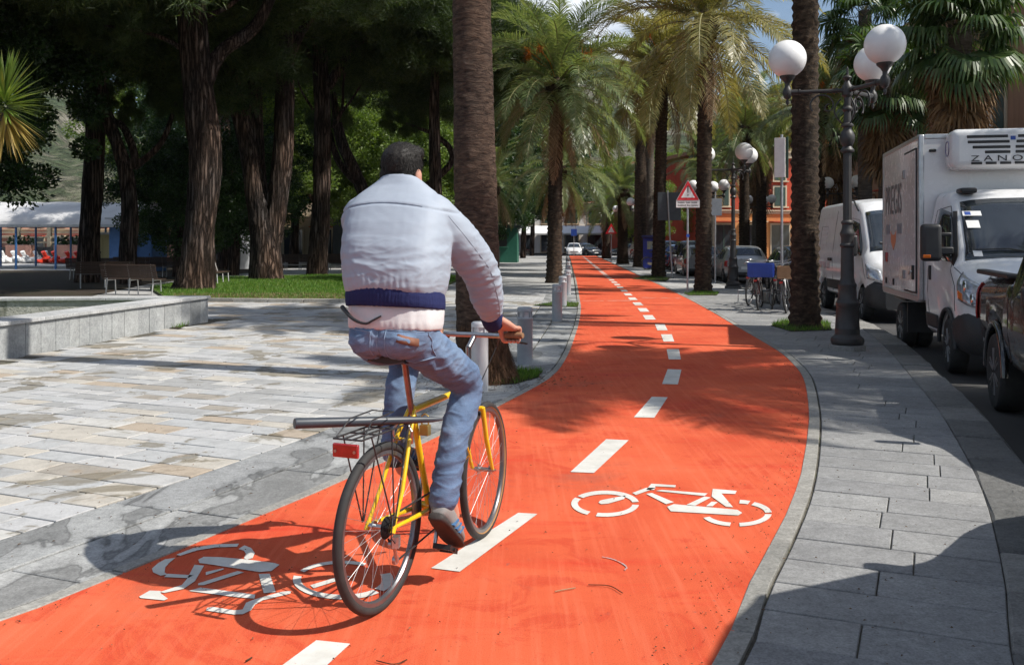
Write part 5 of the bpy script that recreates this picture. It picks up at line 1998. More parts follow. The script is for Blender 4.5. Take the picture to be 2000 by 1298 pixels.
# ---- palm fronds
def frond_mesh(name, L, e0, droop, mat, rmat, n=58, ll=0.42, stiff=0.3, twist=0.0, w=0.022, seed=0):
    rng = np.random.default_rng(seed)
    S = np.linspace(0, 1, 40)
    el = R(e0) - R(droop) * S ** 1.35
    dx = np.cos(el) * L / 39
    dz = np.sin(el) * L / 39
    px = np.concatenate([[0], np.cumsum(dx[:-1])])
    pz = np.concatenate([[0], np.cumsum(dz[:-1])])
    side = 0.06 * L * np.sin(S * 2.2 + seed) * S * 0.6
    P = np.stack([px, side, pz], 1)
    T = np.gradient(P, axis=0)
    T = norm(T)
    s = np.linspace(0.10, 0.995, n)
    idx = np.clip((s * 39).astype(int), 0, 38)
    fr = (s * 39 - idx)[:, None]
    p = P[idx] * (1 - fr) + P[idx + 1] * fr
    t = T[idx]
    up = norm(np.stack([-t[:, 2], np.zeros(n), t[:, 0]], 1))
    lat = np.cross(t, up)
    quads, tris = [], []
    for sg in (-1, 1):
        ln = ll * (0.30 + 0.85 * np.sin(np.clip(s * 1.05, 0, 1) * PI) ** 0.7) * rng.uniform(0.85, 1.1, n)
        ln[s > 0.93] *= 0.7
        f = (0.50 + 0.55 * s + rng.uniform(-.12, .12, n))[:, None]
        v = stiff + rng.uniform(-.22, .22, n)
        d = norm(t * f + lat * sg * 0.85 + up * v[:, None])
        mid = p + d * ln[:, None] * 0.55
        d2 = norm(d + np.array([0, 0, -1.0]) * (0.40 - stiff * 0.3 + rng.uniform(0, .25, n))[:, None])
        tip = mid + d2 * ln[:, None] * 0.5
        wd = norm(np.cross(d, up)) * (w * 0.5)
        quads.append(np.stack([p - wd * 0.7, p + wd * 0.7, mid + wd, mid - wd], 1))
        tris.append(np.stack([mid - wd, mid + wd, tip], 1))
    # rachis as a three-sided tapering rod
    rq = []
    for i in range(39):
        r0, r1 = lerp(0.030, 0.004, S[i]), lerp(0.030, 0.004, S[i + 1])
        for a in range(3):
            q = []
            for (j, r) in ((i, r0), (i + 1, r1)):
                u_ = np.array([-T[j, 2], 0, T[j, 0]])
                l_ = np.cross(T[j], u_)
                for b in (a, a + 1):
                    th = 2 * PI * b / 3 + 0.5
                    q.append(P[j] + u_ * r * math.cos(th) * 0.7 + l_ * r * math.sin(th))
            rq.append([q[0], q[1], q[3], q[2]])
    lq = np.concatenate(quads)
    me = np_mesh(name, np.concatenate(tris), np.concatenate([lq, np.array(rq)]), mat)
    me.materials.append(rmat)
    mi = np.zeros(len(me.polygons), dtype=np.int32)
    mi[-len(rq):] = 1
    me.polygons.foreach_set('material_index', mi)
    return me
FR = {}
for tone, mt, rm in (('g', m_frond, m_rachis), ('y', m_frond_y, m_rachis)):
    FR[tone] = [[frond_mesh('frond', 3.0, e, d, mt, rm, 76, 0.46, st, w=0.025, seed=k * 7 + i) for k in range(2)]
                for i, (e, d, st) in enumerate(((78, 75, 0.35), (55, 95, 0.30), (32, 90, 0.2), (8, 80, 0.1), (-22, 55, 0.0)))]
DEADF = [frond_mesh('frond', 2.6, -48 - 12 * k, 34, m_frond_dead, m_rachis_d, 46, 0.36, -0.15, seed=40 + k) for k in range(2)]
def date_trunk(h, r, lean, n=33, seed=0, top=0.85, flare=0.25):
    mb = MB()
    k = int(h / 0.075)
    pts, rad = [], []
    for i in range(k + 1):
        t = i / k
        pts.append(Vector((lean[0] * t ** 1.3, lean[1] * t ** 1.3, h * t - 0.05)))
        rad.append(r * (lerp(1.0, top, t) + flare * math.exp(-t * h / 0.35)))
    def fn(i, j, p, t):
        a = j * 11 / n * 2 * PI / (2 * PI)
        ph = ((j * 11.0 / n) + (0.5 if (i // 2) % 2 else 0.0)) % 1.0
        b = (i % 2)
        q = 0.20 * (1 - abs(ph - 0.5) * 2) * (1 if b else 0.2) - 0.06
        return 1 + q + 0.06 * noise.noise(Vector((math.cos(t) * 2, math.sin(t) * 2, i * 0.33 + seed)))
    mb.tube(pts, rad, n, True, 0, False, fn)
    return mb, pts[-1]
def palm_crown(t, top, tone, nf, scale, seed, dead=4, fruit=0, low=0.9):
    rs = random.Random(seed)
    ga = 2.39996
    for i in range(nf):
        q = i / nf
        ty = min(4, int(q * 5 * low + rs.uniform(-0.35, 0.35)))
        ty = max(0, ty)
        me = FR[tone][ty][i % 2]
        o = link('frond', me, t, top + Vector((0, 0, 0.12 - 0.30 * q)), (rs.uniform(-.25, .25), rs.uniform(-.12, .12), i * ga + rs.uniform(-.2, .2)))
        s = scale * rs.uniform(0.86, 1.08)
        o.scale = (s, s, s)
    for i in range(dead):
        o = link('frond', DEADF[i % 2], t, top + Vector((0, 0, -0.25)), (rs.uniform(-.2, .2), rs.uniform(-.2, .2), rs.uniform(0, 6.28)))
        o['label'] = 'dry brown hanging frond'
        s = scale * rs.uniform(0.75, 1.0)
        o.scale = (s, s, s)
    for i in range(fruit):
        az = rs.uniform(0, 6.28)
        d = Vector((math.cos(az), math.sin(az), 0))
        L = rs.uniform(0.9, 1.3) * scale
        e = top + d * L * 0.72 + Vector((0, 0, 0.62 * L))
        tr = []
        for k in range(60):
            b = e + Vector((rs.gauss(0, .05), rs.gauss(0, .05), rs.gauss(0, .05)))
            dd = (d * rs.uniform(0, .8) + Vector((rs.gauss(0, .4), rs.gauss(0, .4), rs.uniform(-.9, .35)))).normalized() * rs.uniform(.2, .45)
            sd_ = dd.cross(Vector((0, 0, 1))).normalized() * 0.012
            tr.append([b - sd_, b + sd_, b + dd])
        sk = MB()
        sk.tube([top, top + d * L * 0.3 + Vector((0, 0, 0.4 * L)), e], [0.02, 0.016, 0.012], 6)
        so = sk.build('fruit_stalk', m_date, t, 60)
        me = np_mesh('date_cluster', np.array(tr), None, m_date)
        link('date_cluster', me, so)
def boss(mb, top, r):
    prof = [(r * 0.9, -0.75), (r * 1.25, -0.5), (r * 1.5, -0.2), (r * 1.35, 0.05), (r * 0.7, 0.25)]
    mb.lathe(prof, top, 20, fn=lambda i, j, t, z: 1 + 0.12 * ((i + j) % 2))
def date_palm(label, x, y, h, r, lean=(0, 0), tone='g', nf=40, scale=1.0, seed=0, dead=4, fruit=0, bark=None, bulge=True, low=0.9, grp='palms along the promenade', flare=0.25):
    t = thing('palm_tree', label, 'palm tree', (x, y, 0), 0, grp)
    mb, top = date_trunk(h, r, lean, seed=seed, flare=flare)
    mb.build('trunk', bark or m_datebark, t, 60)
    if bulge:
        b = MB()
        boss(b, top, r)
        b.build('leaf_bases', bark or m_datebark, t, 30)
    palm_crown(t, top, tone, nf, scale, seed, dead, fruit, low)
    return t
def gp(px, py):
    p = at(px, py)
    return p.x, p.y
# left row
date_palm('date palm with orange fruit stalks left of the red path', *gp(1082, 552), 7.3, 0.27, (0.12, 0), 'g', 66, 1.38, 1, 9, 6, low=1.0)
date_palm('shorter palm with pale dead fronds behind the left date palm', 2.35, 50.0, 5.4, 0.25, (0.15, 0), 'g', 40, 1.25, 2, 16, 0, low=1.0)
date_palm('distant leafy palm left of the path, above the green kiosk', -1.2, 62.0, 5.2, 0.3, (0, 0), 'g', 38, 1.15, 3, 6)
# right row
date_palm('tall palm right of the warning sign, crown cut by the picture top', *gp(1373, 570), 8.2, 0.235, (0.12, 0.1), 'y', 50, 1.4, 4, 3, 2, low=1.0)
date_palm('tall palm left of the warning sign with yellow green fronds', *gp(1286, 540), 9.0, 0.27, (0.20, 0), 'y', 64, 1.5, 5, 6, 4, low=1.0)
date_palm('dark thick trunked palm behind the parked bicycle on the path edge', 7.65, 57.0, 11.0, 0.36, (0.1, 0), 'y', 40, 1.3, 6, 4)
date_palm('grey ringed palm trunk touching the dark trunk, left of the sign', 8.75, 61.0, 12.0, 0.34, (0.05, 0), 'y', 36, 1.3, 7, 4, bark=m_greybark)
date_palm('short thick palm with low bushy crown on the path edge', *gp(1216, 515), 5.0, 0.36, (0.0, 0), 'g', 40, 1.05, 8, 8, 0)
date_palm('small distant palm near the end of the path', 8.5, 86.0, 4.6, 0.35, (0.0, 0), 'g', 34, 1.1, 9, 5)
date_palm('near dark palm trunk left of the big street lamp', *gp(1572, 640), 9.8, 0.235, (0.05, 0.1), 'y', 62, 1.5, 10, 2, low=1.0)
date_palm('palm with orange fruit across the street, behind the globes', 12.9, 40.0, 7.1, 0.26, (0, 0), 'g', 44, 1.15, 12, 6, 3, grp='palms across the street')
date_palm('bluish palm across the street left of the near lamp', 12.2, 50.0, 7.4, 0.28, (0, 0), 'g', 44, 1.2, 13, 10, 1, grp='palms across the street')
date_palm('palm far across the street behind the second lamp', 12.6, 62.0, 6.4, 0.28, (0, 0), 'g', 40, 1.2, 14, 8, 0, grp='palms across the street')
date_palm('palm across the street whose trunk shows over the hatchback', 14.4, 55.0, 8.0, 0.3, (0, 0), 'y', 34, 1.2, 15, 6, 0, grp='palms across the street')
# beside the frame: throws its shade over the path
date_palm('tall palm across the street beside the camera', 8.9, 8.3, 8.6, 0.28, (0, 0), 'g', 60, 1.3, 11, 3, grp='palms across the street')

# the big palm behind the cyclist
cp = at(938, 742)
cpal = thing('palm_tree', 'thick reddish brown palm trunk rising behind the cyclist, with fibrous roots', 'palm tree', (cp.x, cp.y, 0), 0, 'palms along the promenade')
mb = MB()
pts, rad = [], []
K = 420
for i in range(K + 1):
    z = 13.6 * i / K
    pts.append(Vector((-0.028 * z + 0.0012 * z * z, 0.02 * z, z - 0.03)))
    rad.append(0.222 + 0.05 * math.exp(-z / 0.5) + 0.012 * math.sin(z * 1.1))
def cfn(i, j, p, t):
    c, s = math.cos(t), math.sin(t)
    a = noise.noise(Vector((c * 1.6, s * 1.6, i * 0.32)))
    b = noise.noise(Vector((c * 5, s * 5, i * 0.75 + 9)))
    low = max(0.0, 1 - p.z / 1.6)
    return 1 + 0.04 * a + 0.05 * b + low * 0.07 * noise.noise(Vector((c * 6, s * 6, i * 0.18)))
mb.tube(pts, rad, 44, True, 0, False, cfn)
mb.build('trunk', m_ringbark, cpal, 60)
palm_crown(cpal, pts[-1], 'g', 50, 1.1, 33, 4)
rt = MB()
rt.lathe([(0.38, -0.03), (0.35, 0.06), (0.31, 0.16), (0.275, 0.28), (0.24, 0.42)], (0.05, -0.02, 0), 40, fn=lambda i, j, t, z: 1 + 0.10 * noise.noise(Vector((math.cos(t) * 4, math.sin(t) * 4, z * 4))))
rto = rt.build('root_mound', m_roots, cpal, 60)
random.seed(77)
tr = []
for k in range(2600):
    a = rnd(0, 6.283)
    z = rnd(0.0, 0.62)
    rr = lerp(0.37, 0.245, min(1, z / 0.45)) + rnd(0, 0.02)
    p = Vector((0.05 * (1 - z) + math.cos(a) * rr, math.sin(a) * rr - 0.02, z))
    d = Vector((math.cos(a) * rnd(0.1, 0.6), math.sin(a) * rnd(0.1, 0.6), -1)).normalized()
    s_ = d.cross(Vector((math.cos(a), math.sin(a), 0.1))).normalized() * rnd(0.003, 0.006)
    q = p + d * rnd(0.06, 0.2) + Vector((rnd(-.03, .03), rnd(-.03, .03), 0))
    q.z = max(q.z, 0.005)
    tr.append([p - s_, p + s_, q])
tag(link('root_fibres', np_mesh('root_fibres', np.array(tr), None, m_roots), rto), kind='stuff')

# ---- fan palms across the street
def fan_mesh(name, e0, mat, rmat, droop, rad=0.85, pet=0.95, seed=0, nseg=30):
    rng = np.random.default_rng(seed)
    d = np.array([math.cos(R(e0)), 0, math.sin(R(e0))])
    sag = 0.10 if e0 > -20 else 0.03
    hub = d * pet + np.array([0, 0, -sag])
    up = np.array([-d[2], 0, d[0]])
    lat = np.array([0, 1.0, 0])
    Q, T = [], []
    for k in range(nseg):
        a = lerp(-2.25, 2.25, k / (nseg - 1)) + rng.uniform(-.03, .03)
        v = d * math.cos(a) + lat * math.sin(a) + up * (0.18 * abs(math.sin(a)) + rng.uniform(-.05, .05))
        v = v / np.linalg.norm(v)
        r1 = rad * 0.52
        r2 = rad * rng.uniform(0.42, 0.62)
        w = norm(np.cross(v, up)) * rad * 0.040
        m = hub + v * r1
        g = v + np.array([0, 0, -1]) * droop * rng.uniform(0.6, 1.4)
        g = g / np.linalg.norm(g)
        m2 = m + g * r2 * 0.6
        g2 = g + np.array([0, 0, -1]) * droop * 0.9
        g2 = g2 / np.linalg.norm(g2)
        Q.append([hub - w * 0.25, hub + w * 0.25, m + w, m - w])
        Q.append([m - w, m + w, m2 + w * 0.7, m2 - w * 0.7])
        T.append([m2 - w * 0.7, m2 + w * 0.7, m2 + g2 * r2 * 0.6])
    rq = []
    for s_ in (-1, 1):
        rq.append([np.zeros(3) - lat * 0.02, np.zeros(3) + lat * 0.02 * 1.0 + up * 0.01 * s_, hub + lat * 0.012, hub - lat * 0.012])
    me = np_mesh(name, np.array(T), np.array(Q + rq), mat)
    me.materials.append(rmat)
    mi = np.zeros(len(me.polygons), dtype=np.int32)
    mi[-2:] = 1
    me.polygons.foreach_set('material_index', mi)
    return me
FANS = [[fan_mesh('frond', e, m_fan, m_rachis, dr, 0.95, 1.0, seed=i * 3 + k) for k in range(2)] for i, (e, dr) in enumerate(((70, 0.5), (40, 0.9), (10, 1.3), (-25, 1.6)))]
FAND = [fan_mesh('frond', e, m_fan_dead, m_rachis_d, 0.9, 0.9, 0.85, seed=60 + i, nseg=24) for i, e in enumerate((-55, -70, -80))]
def fan_palm(label, x, y, h, r, nf, nd, scale, seed, skirt=1.6):
    t = thing('fan_palm', label, 'palm tree', (x, y, 0), 0, 'fan palms across the street')
    rs = random.Random(seed)
    mb = MB()
    k = int(h / 0.1)
    mb.tube([Vector((0.0, 0, h * i / k - 0.03)) for i in range(k + 1)], [r * (lerp(1.05, 0.9, i / k) + 0.3 * math.exp(-i * 0.25)) for i in range(k + 1)], 18, True, 0, False,
            lambda i, j, p, a: 1 + 0.05 * (i % 2) + 0.05 * noise.noise(Vector((math.cos(a) * 2, math.sin(a) * 2, i * 0.4))))
    mb.build('trunk', m_greybark, t, 60)
    for i in range(nf):
        q = i / nf
        me = FANS[min(3, int(q * 4))][i % 2]
        o = link('frond', me, t, (0, 0, h - 0.9 * q * q), (rs.uniform(-.35, .35), rs.uniform(-.25, .25), i * 2.39996))
        o.scale = (scale * rs.uniform(0.85, 1.1),) * 3
    for i in range(nd):
        q = i / nd
        me = FAND[min(2, int(q * 3))]
        o = link('frond', me, t, (0, 0, h - 0.35 - skirt * q), (rs.uniform(-.2, .2), rs.uniform(-.15, .15), i * 2.39996 + 1))
        o['label'] = 'dry brown hanging fan leaf'
        o.scale = (scale * rs.uniform(0.8, 1.05),) * 3
    return t
fan_palm('fan palm with shaggy brown skirt above the refrigerator truck', 12.7, 27.0, 7.7, 0.34, 64, 44, 1.14, 1, 1.9)
fan_palm('fan palm with brown skirt left of the larger fan palm over the truck', 13.4, 34.0, 7.4, 0.30, 56, 40, 1.1, 2, 1.8)
fan_palm('tall fan palm whose dark trunk stands right of the near lamp', 13.9, 37.5, 10.6, 0.27, 34, 50, 1.15, 3, 1.4)
fan_palm('low fan palm showing between the near palm and the lamp', 15.4, 45.5, 7.0, 0.28, 38, 40, 1.1, 4, 1.8)
fan_palm('fan palm with hanging brown skirt in front of the red building', 17.0, 66.0, 8.0, 0.34, 36, 50, 1.2, 5, 2.6)
fan_palm('fan palm with hanging skirt left of the red building', 14.6, 70.0, 8.4, 0.34, 36, 50, 1.2, 6, 2.6)

# ---- pines
def needle_crown(name, rx, rz, clumps, per, ln, w, seed):
    rng = np.random.default_rng(seed)
    u = unit(clumps)
    rr = rng.uniform(0.35, 1.0, clumps) ** 0.6
    c = u * rr[:, None] * np.array([rx, rx, rz])
    c[:, 2] = np.where(c[:, 2] < 0, c[:, 2] * 0.8, c[:, 2]) + 0.55 * np.sin(c[:, 0] * 1.3 + seed) * np.cos(c[:, 1] * 1.1 + seed * 2)
    cs = rng.uniform(0.35, 0.95, clumps)
    k = rng.integers(0, clumps, per * clumps)
    o = rng.normal(size=(len(k), 3)) * np.array([0.36, 0.36, 0.24]) * cs[k][:, None]
    p = c[k] + o
    d = norm(norm(o) * 0.9 + unit(len(k)) * 0.8 + np.array([0, 0, 0.35]))
    s = norm(np.cross(d, unit(len(k)))) * (w * 0.5)
    L = rng.uniform(0.7, 1.25, len(k))[:, None] * ln
    tri = np.stack([p - s, p + s, p + d * L], 1)
    return np_mesh(name, tri, None, m_needle)
CROWN = [needle_crown('crown', 3.7, 2.1, 135, 440, 0.24, 0.030, 1), needle_crown('crown', 4.1, 1.9, 135, 440, 0.24, 0.030, 2)]
def bark_tube(mb, pts, rad, n=26, seed=0, amp=0.17):
    P = smoothtab(pts, 10)
    k = len(pts) - 1
    rr = []
    for i in range(len(P)):
        t = i / 10
        j = min(int(t), k - 1)
        rr.append(lerp(rad[j], rad[j + 1], t - j))
    def fn(i, j, p, t):
        a = noise.noise(Vector((math.cos(t) * 3.0, math.sin(t) * 3.0, p.z * 0.7 + seed)))
        b = noise.noise(Vector((math.cos(t) * 7.5, math.sin(t) * 7.5, p.z * 1.7 + seed * 3)))
        return 1 + amp * a + amp * 0.8 * (0.5 - abs(b)) * 1.3
    mb.tube(P, rr, n, True, 0, False, fn)
def pine(label, x, y, parts, crowns, seed=0, twigs=()):
    t = thing('pine_tree', label, 'pine tree', (x, y, 0), 0, 'pines in the park')
    for i, (pts, rad) in enumerate(parts):
        mb = MB()
        bark_tube(mb, pts, rad, 30 if rad[0] > 0.3 else 16, seed + i * 5)
        mb.build('trunk' if i == 0 else 'limb', m_pinebark, t, 60)
    rs = random.Random(seed)
    for pts in [p for p, _ in parts[1:]] + [p for p, _ in twigs]:
        if pts[-1][2] < 9.5:
            o = link('crown', CROWN[seed % 2], t, Vector(pts[-1]) + Vector((0, 0.2, 0.15)), (0, 0, rs.uniform(0, 6.28)))
            o.scale = (0.30, 0.30, 0.5)
    for pts, rad in twigs:
        mb = MB()
        mb.tube(smoothtab(pts, 5), [lerp(rad[0], rad[1], i / (5 * (len(pts) - 1))) for i in range(5 * (len(pts) - 1) + 1)], 8)
        mb.build('limb', m_pinebark, t, 60)
    for i, (dx, dy, z, s) in enumerate(crowns):
        o = link('crown', CROWN[(i + seed) % 2], t, (dx, dy, z), (rs.uniform(-.3, .3), rs.uniform(-.3, .3), rs.uniform(0, 6.28)))
        o.scale = (s, s, s * rs.uniform(0.9, 1.25))
    return t
def loc(px, py, Y, X0, Y0):
    p = atd(px, py, Y)
    return (p.x - X0, p.y - Y0, p.z)
# A: thick pine behind the planter corner
def pine_px(label, px, Y, trunk, limbs, crowns, seed, twigs=()):
    """trunk and limbs: lists of (px, py, dY) with radii, all read at the tree's own distance"""
    X0 = (px - 1000) / FPX * Y
    conv = lambda L: [loc(a, b, Y + d, X0, Y) for a, b, d in L]
    parts = [(conv(trunk[0]), trunk[1])] + [(conv(a), b) for a, b in limbs]
    tw = [(conv(a), b) for a, b in twigs]
    return pine(label, X0, Y, parts, crowns, seed, tw)
pine_px('thick pine trunk just behind the planter wall corner', 378, 29.0,
        ([(378, 572, 0), (383, 530, 0), (391, 440, 0), (402, 310, 0), (388, 190, 0), (378, 60, 0), (372, -60, 0), (368, -160, 0)], [0.60, 0.50, 0.43, 0.46, 0.44, 0.40, 0.36, 0.26]),
        [([(398, 170, 0), (430, 105, 0.2), (500, 50, 0.5), (545, -40, 0.8), (600, -140, 1)], [0.24, 0.2, 0.17, 0.15, 0.08])],
        [(0, 0, 11.6, 1.15), (3.5, 1.5, 10.6, 1.0), (-3.4, -1.0, 10.8, 1.0), (1.0, -3.2, 11.0, 0.95), (-1, 4, 10.6, 1.0), (-5.2, -2.2, 9.9, 0.95)], 1,  # last crown added to keep the sun off the left evergreen
        [([(372, 110, 0), (330, 80, -.3), (270, 60, -.5), (200, 50, -.8)], (0.09, 0.03)), ([(380, 40, 0), (450, 10, .4), (520, -60, .8)], (0.1, 0.04))])
pine_px('double trunked pine splitting into a V on the lawn', 520, 36.7,
        ([(520, 553, 0), (520, 500, 0), (514, 440, 0), (498, 370, 0), (478, 260, 0), (452, 150, 0), (440, 40, 0), (436, -60, 0)], [0.68, 0.57, 0.50, 0.36, 0.31, 0.28, 0.25, 0.18]),
        [([(528, 470, 0.1), (540, 400, 0.1), (552, 300, 0), (556, 180, 0), (556, 60, 0), (560, -80, 0)], [0.44, 0.38, 0.36, 0.33, 0.31, 0.25]),
         ([(558, 130, 0), (590, 60, 0.3), (640, 0, 0.6), (700, -60, 1)], [0.2, 0.17, 0.14, 0.08]), ([(508, 420, 0.4), (500, 250, 0.6), (495, 100, 0.8), (492, -40, 0.8)], [0.3, 0.27, 0.25, 0.2])],
        [(0, 0, 12.6, 1.15), (3.6, 1, 11.8, 1.0), (-3.8, 0, 11.4, 1.0), (0, -3.6, 11.6, 0.95)], 2)
pine_px('sunlit straight pine trunk at the lawn edge near the cyclist', 619, 42.0,
        ([(619, 540, 0), (622, 480, 0), (627, 400, 0), (630, 280, 0), (628, 170, 0), (622, 60, 0), (620, -60, 0)], [0.46, 0.40, 0.37, 0.35, 0.33, 0.28, 0.2]),
        [([(640, 170, 0), (680, 110, 0.2), (722, 62, 0.4), (775, 30, 0.8), (840, 8, 1)], [0.22, 0.20, 0.17, 0.12, 0.06]), ([(622, 140, 0), (596, 95, 0), (560, 60, 0)], [0.14, 0.1, 0.05])],
        [(1, 0, 11.8, 1.15), (4.0, 1, 11.0, 1.0), (-3, 1.5, 11.4, 1.0)], 3,
        [([(650, 250, 0), (668, 215, .2), (672, 150, .3), (690, 100, .4)], (0.09, 0.03)), ([(655, 235, 0), (690, 190, .3), (720, 140, .5)], (0.08, 0.02)), ([(612, 215, 0), (590, 180, 0), (578, 150, 0), (560, 120, 0)], (0.06, 0.02))])
pine_px('dark straight pine trunk in front of the white pavilion', 170, 35.0,
        ([(170, 552, 0), (173, 480, 0), (182, 360, 0), (186, 220, 0), (182, 100, 0), (180, 0, 0), (180, -100, 0)], [0.42, 0.36, 0.34, 0.32, 0.30, 0.27, 0.2]),
        [], [(0, 0, 10.8, 1.15), (3.4, 0, 9.6, 0.95), (-3.2, -1.0, 9.4, 0.95), (0, 3.0, 10, 1.0), (-1, -3, 9.2, 0.9), (2.6, -4.2, 9.6, 0.95)], 4,  # last crown is an addition that shades the evergreen at the left edge
        [([(184, 30, 0), (215, 20, .2), (250, -20, .3)], (0.08, 0.04)), ([(184, 55, 0), (230, 50, .2), (300, 20, .4), (330, -20, .5)], (0.08, 0.03)), ([(180, 40, 0), (120, 10, 0), (60, -10, 0)], (0.07, 0.03))])
pine_px('dark leaning pine that forks low, right of the pavilion', 254, 34.0,
        ([(254, 552, 0), (250, 500, 0), (254, 420, 0), (246, 340, 0), (228, 280, 0), (206, 215, 0), (196, 120, 0), (190, 20, 0)], [0.36, 0.30, 0.27, 0.25, 0.2, 0.2, 0.17, 0.1]),
        [([(258, 330, 0), (262, 300, 0), (242, 250, 0.2), (220, 235, 0.4), (205, 218, .4)], [0.16, 0.13, 0.12, 0.12, 0.1]), ([(262, 325, 0), (290, 305, 0.2), (320, 270, 0.4), (345, 200, 0.6)], [0.14, 0.11, 0.1, 0.06])],
        [(-1, 0, 9.4, 0.95), (2.5, 1, 8.2, 0.85)], 5)
pine_px('pale thin pine trunk standing far back between two pines', 574, 64.0,
        ([(574, 516, 0), (575, 470, 0), (577, 380, 0), (576, 250, 0), (572, 120, 0)], [0.36, 0.27, 0.25, 0.23, 0.15]), [], [(0, 0, 13.0, 1.2), (3, 0, 12, 1.1), (-3, 0, 12, 1.1)], 6)
pine_px('dark leaning pine limbs behind the cyclist\'s left shoulder', 752, 46.0,
        ([(752, 535, 0), (738, 470, 0), (715, 390, 0), (690, 330, 0), (665, 270, 0), (650, 180, 0)], [0.36, 0.33, 0.3, 0.27, 0.24, 0.14]),
        [([(706, 365, 0), (672, 330, .3), (655, 300, .3), (640, 240, .5)], [0.2, 0.17, 0.15, 0.08]), ([(745, 490, 0), (790, 400, .4), (880, 320, .9), (860, 270, 1), (790, 240, 1)], [0.2, 0.17, 0.15, 0.12, 0.06])],
        [(-1, 0, 9.6, 0.9), (2.8, 0.6, 9.2, 0.8)], 7)
pine_px('dark pine trunk standing behind the V shaped pine', 440, 50.0,
        ([(440, 525, 0), (442, 420, 0), (440, 300, 0), (430, 180, 0), (425, 60, 0), (425, -40, 0)], [0.42, 0.36, 0.34, 0.32, 0.28, 0.2]), [], [(0, 0, 12.6, 1.1), (3, 2, 12, 1.1)], 8)
pine_px('dark pine trunk between the thick pine and the V shaped pine', 466, 57.0,
        ([(466, 520, 0), (465, 420, 0), (470, 300, 0), (475, 180, 0), (475, 60, 0)], [0.42, 0.36, 0.34, 0.32, 0.25]), [], [(0, 0, 13.0, 1.15), (3, 2, 13, 1.1)], 9)
# pines added just outside the view to shade the park floor
for i, (x, y, z, lab) in enumerate(((-12.6, 20.5, 9.2, 'pine at the left picture edge beyond the planter'),)):
    t = pine(lab, x, y, [([(0, 0, -0.05), (0.1, 0, 2), (0, 0.1, 5), (0.1, 0, z)], [0.4, 0.34, 0.3, 0.2])],
             [(0, 0, z + 0.8, 1.1), (2.8, 1.5, z, 0.95), (-2.8, 0, z, 1.0), (0, 3, z + .3, 1.0), (1, -2.5, z, 0.9)], 20 + i)

# ---- broadleaved evergreens
def leaf_crown(name, r, clumps, per, size, mat, seed, flat=0.85):
    rng = np.random.default_rng(seed)
    u = unit(clumps)
    rr = rng.uniform(0.25, 1.0, clumps) ** 0.5
    c = u * rr[:, None] * np.array([r, r, r * flat])
    cs = rng.uniform(0.35, 0.75, clumps) * r / 3.2
    k = rng.integers(0, clumps, per * clumps)
    p = c[k] + norm(rng.normal(size=(len(k), 3))) * (rng.uniform(0.2, 1.0, len(k)) ** 0.5 * cs[k])[:, None] * np.array([1, 1, 0.8])
    d = norm(norm(p - c[k]) + unit(len(k)) * 0.9)
    s = norm(np.cross(d, unit(len(k))))
    L = (rng.uniform(0.7, 1.3, len(k)) * size)[:, None]
    q = np.stack([p - d * L * 0.5, p + s * L * 0.26, p + d * L * 0.5, p - s * L * 0.26], 1)
    return np_mesh(name, None, q, mat)
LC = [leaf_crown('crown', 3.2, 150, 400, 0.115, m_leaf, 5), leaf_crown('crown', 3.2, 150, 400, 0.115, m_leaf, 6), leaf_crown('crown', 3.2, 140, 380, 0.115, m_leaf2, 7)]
def leaf_tree(label, x, y, h, s, v, seed, cat='tree', grp='broadleaved trees behind the park', trunk=0.22, name='evergreen_tree', cz=None):
    t = thing(name, label, cat, (x, y, 0), 0, grp)
    rs = random.Random(seed)
    mb = MB()
    bark_tube(mb, [(0, 0, -0.05), (0.1, 0, h * 0.35), (0, 0.1, h * 0.7), (0.1, 0, h)], [trunk * 1.2, trunk, trunk * 0.8, trunk * 0.3], 14, seed)
    mb.build('trunk', m_pinebark, t, 60)
    for k in range(3):
        a = rs.uniform(0, 6.28)
        mb = MB()
        mb.tube([(0, 0, h * 0.45), (math.cos(a) * s * 0.9, math.sin(a) * s * 0.9, h * 0.75), (math.cos(a) * s * 1.8, math.sin(a) * s * 1.8, h * 0.95)], [trunk * 0.5, trunk * 0.35, 0.03], 8)
        mb.build('limb', m_pinebark, t, 60)
    o = link('crown', LC[v], t, (0, 0, cz if cz is not None else h), (0, 0, rs.uniform(0, 6.28)))
    o.scale = (s, s, s)
    return t
leaf_tree('dark evergreen filling the left edge above the boats', -17.0, 29.0, 6.2, 1.35, 0, 1, cz=6.3)
leaf_tree('dark evergreen low behind the leaning forked pine', -14.2, 40.5, 4.0, 0.95, 1, 2, cz=3.6)
leaf_tree('dark evergreen shrubby tree right of the forked pine', -12.6, 43.0, 4.2, 1.0, 0, 3, cz=3.9)
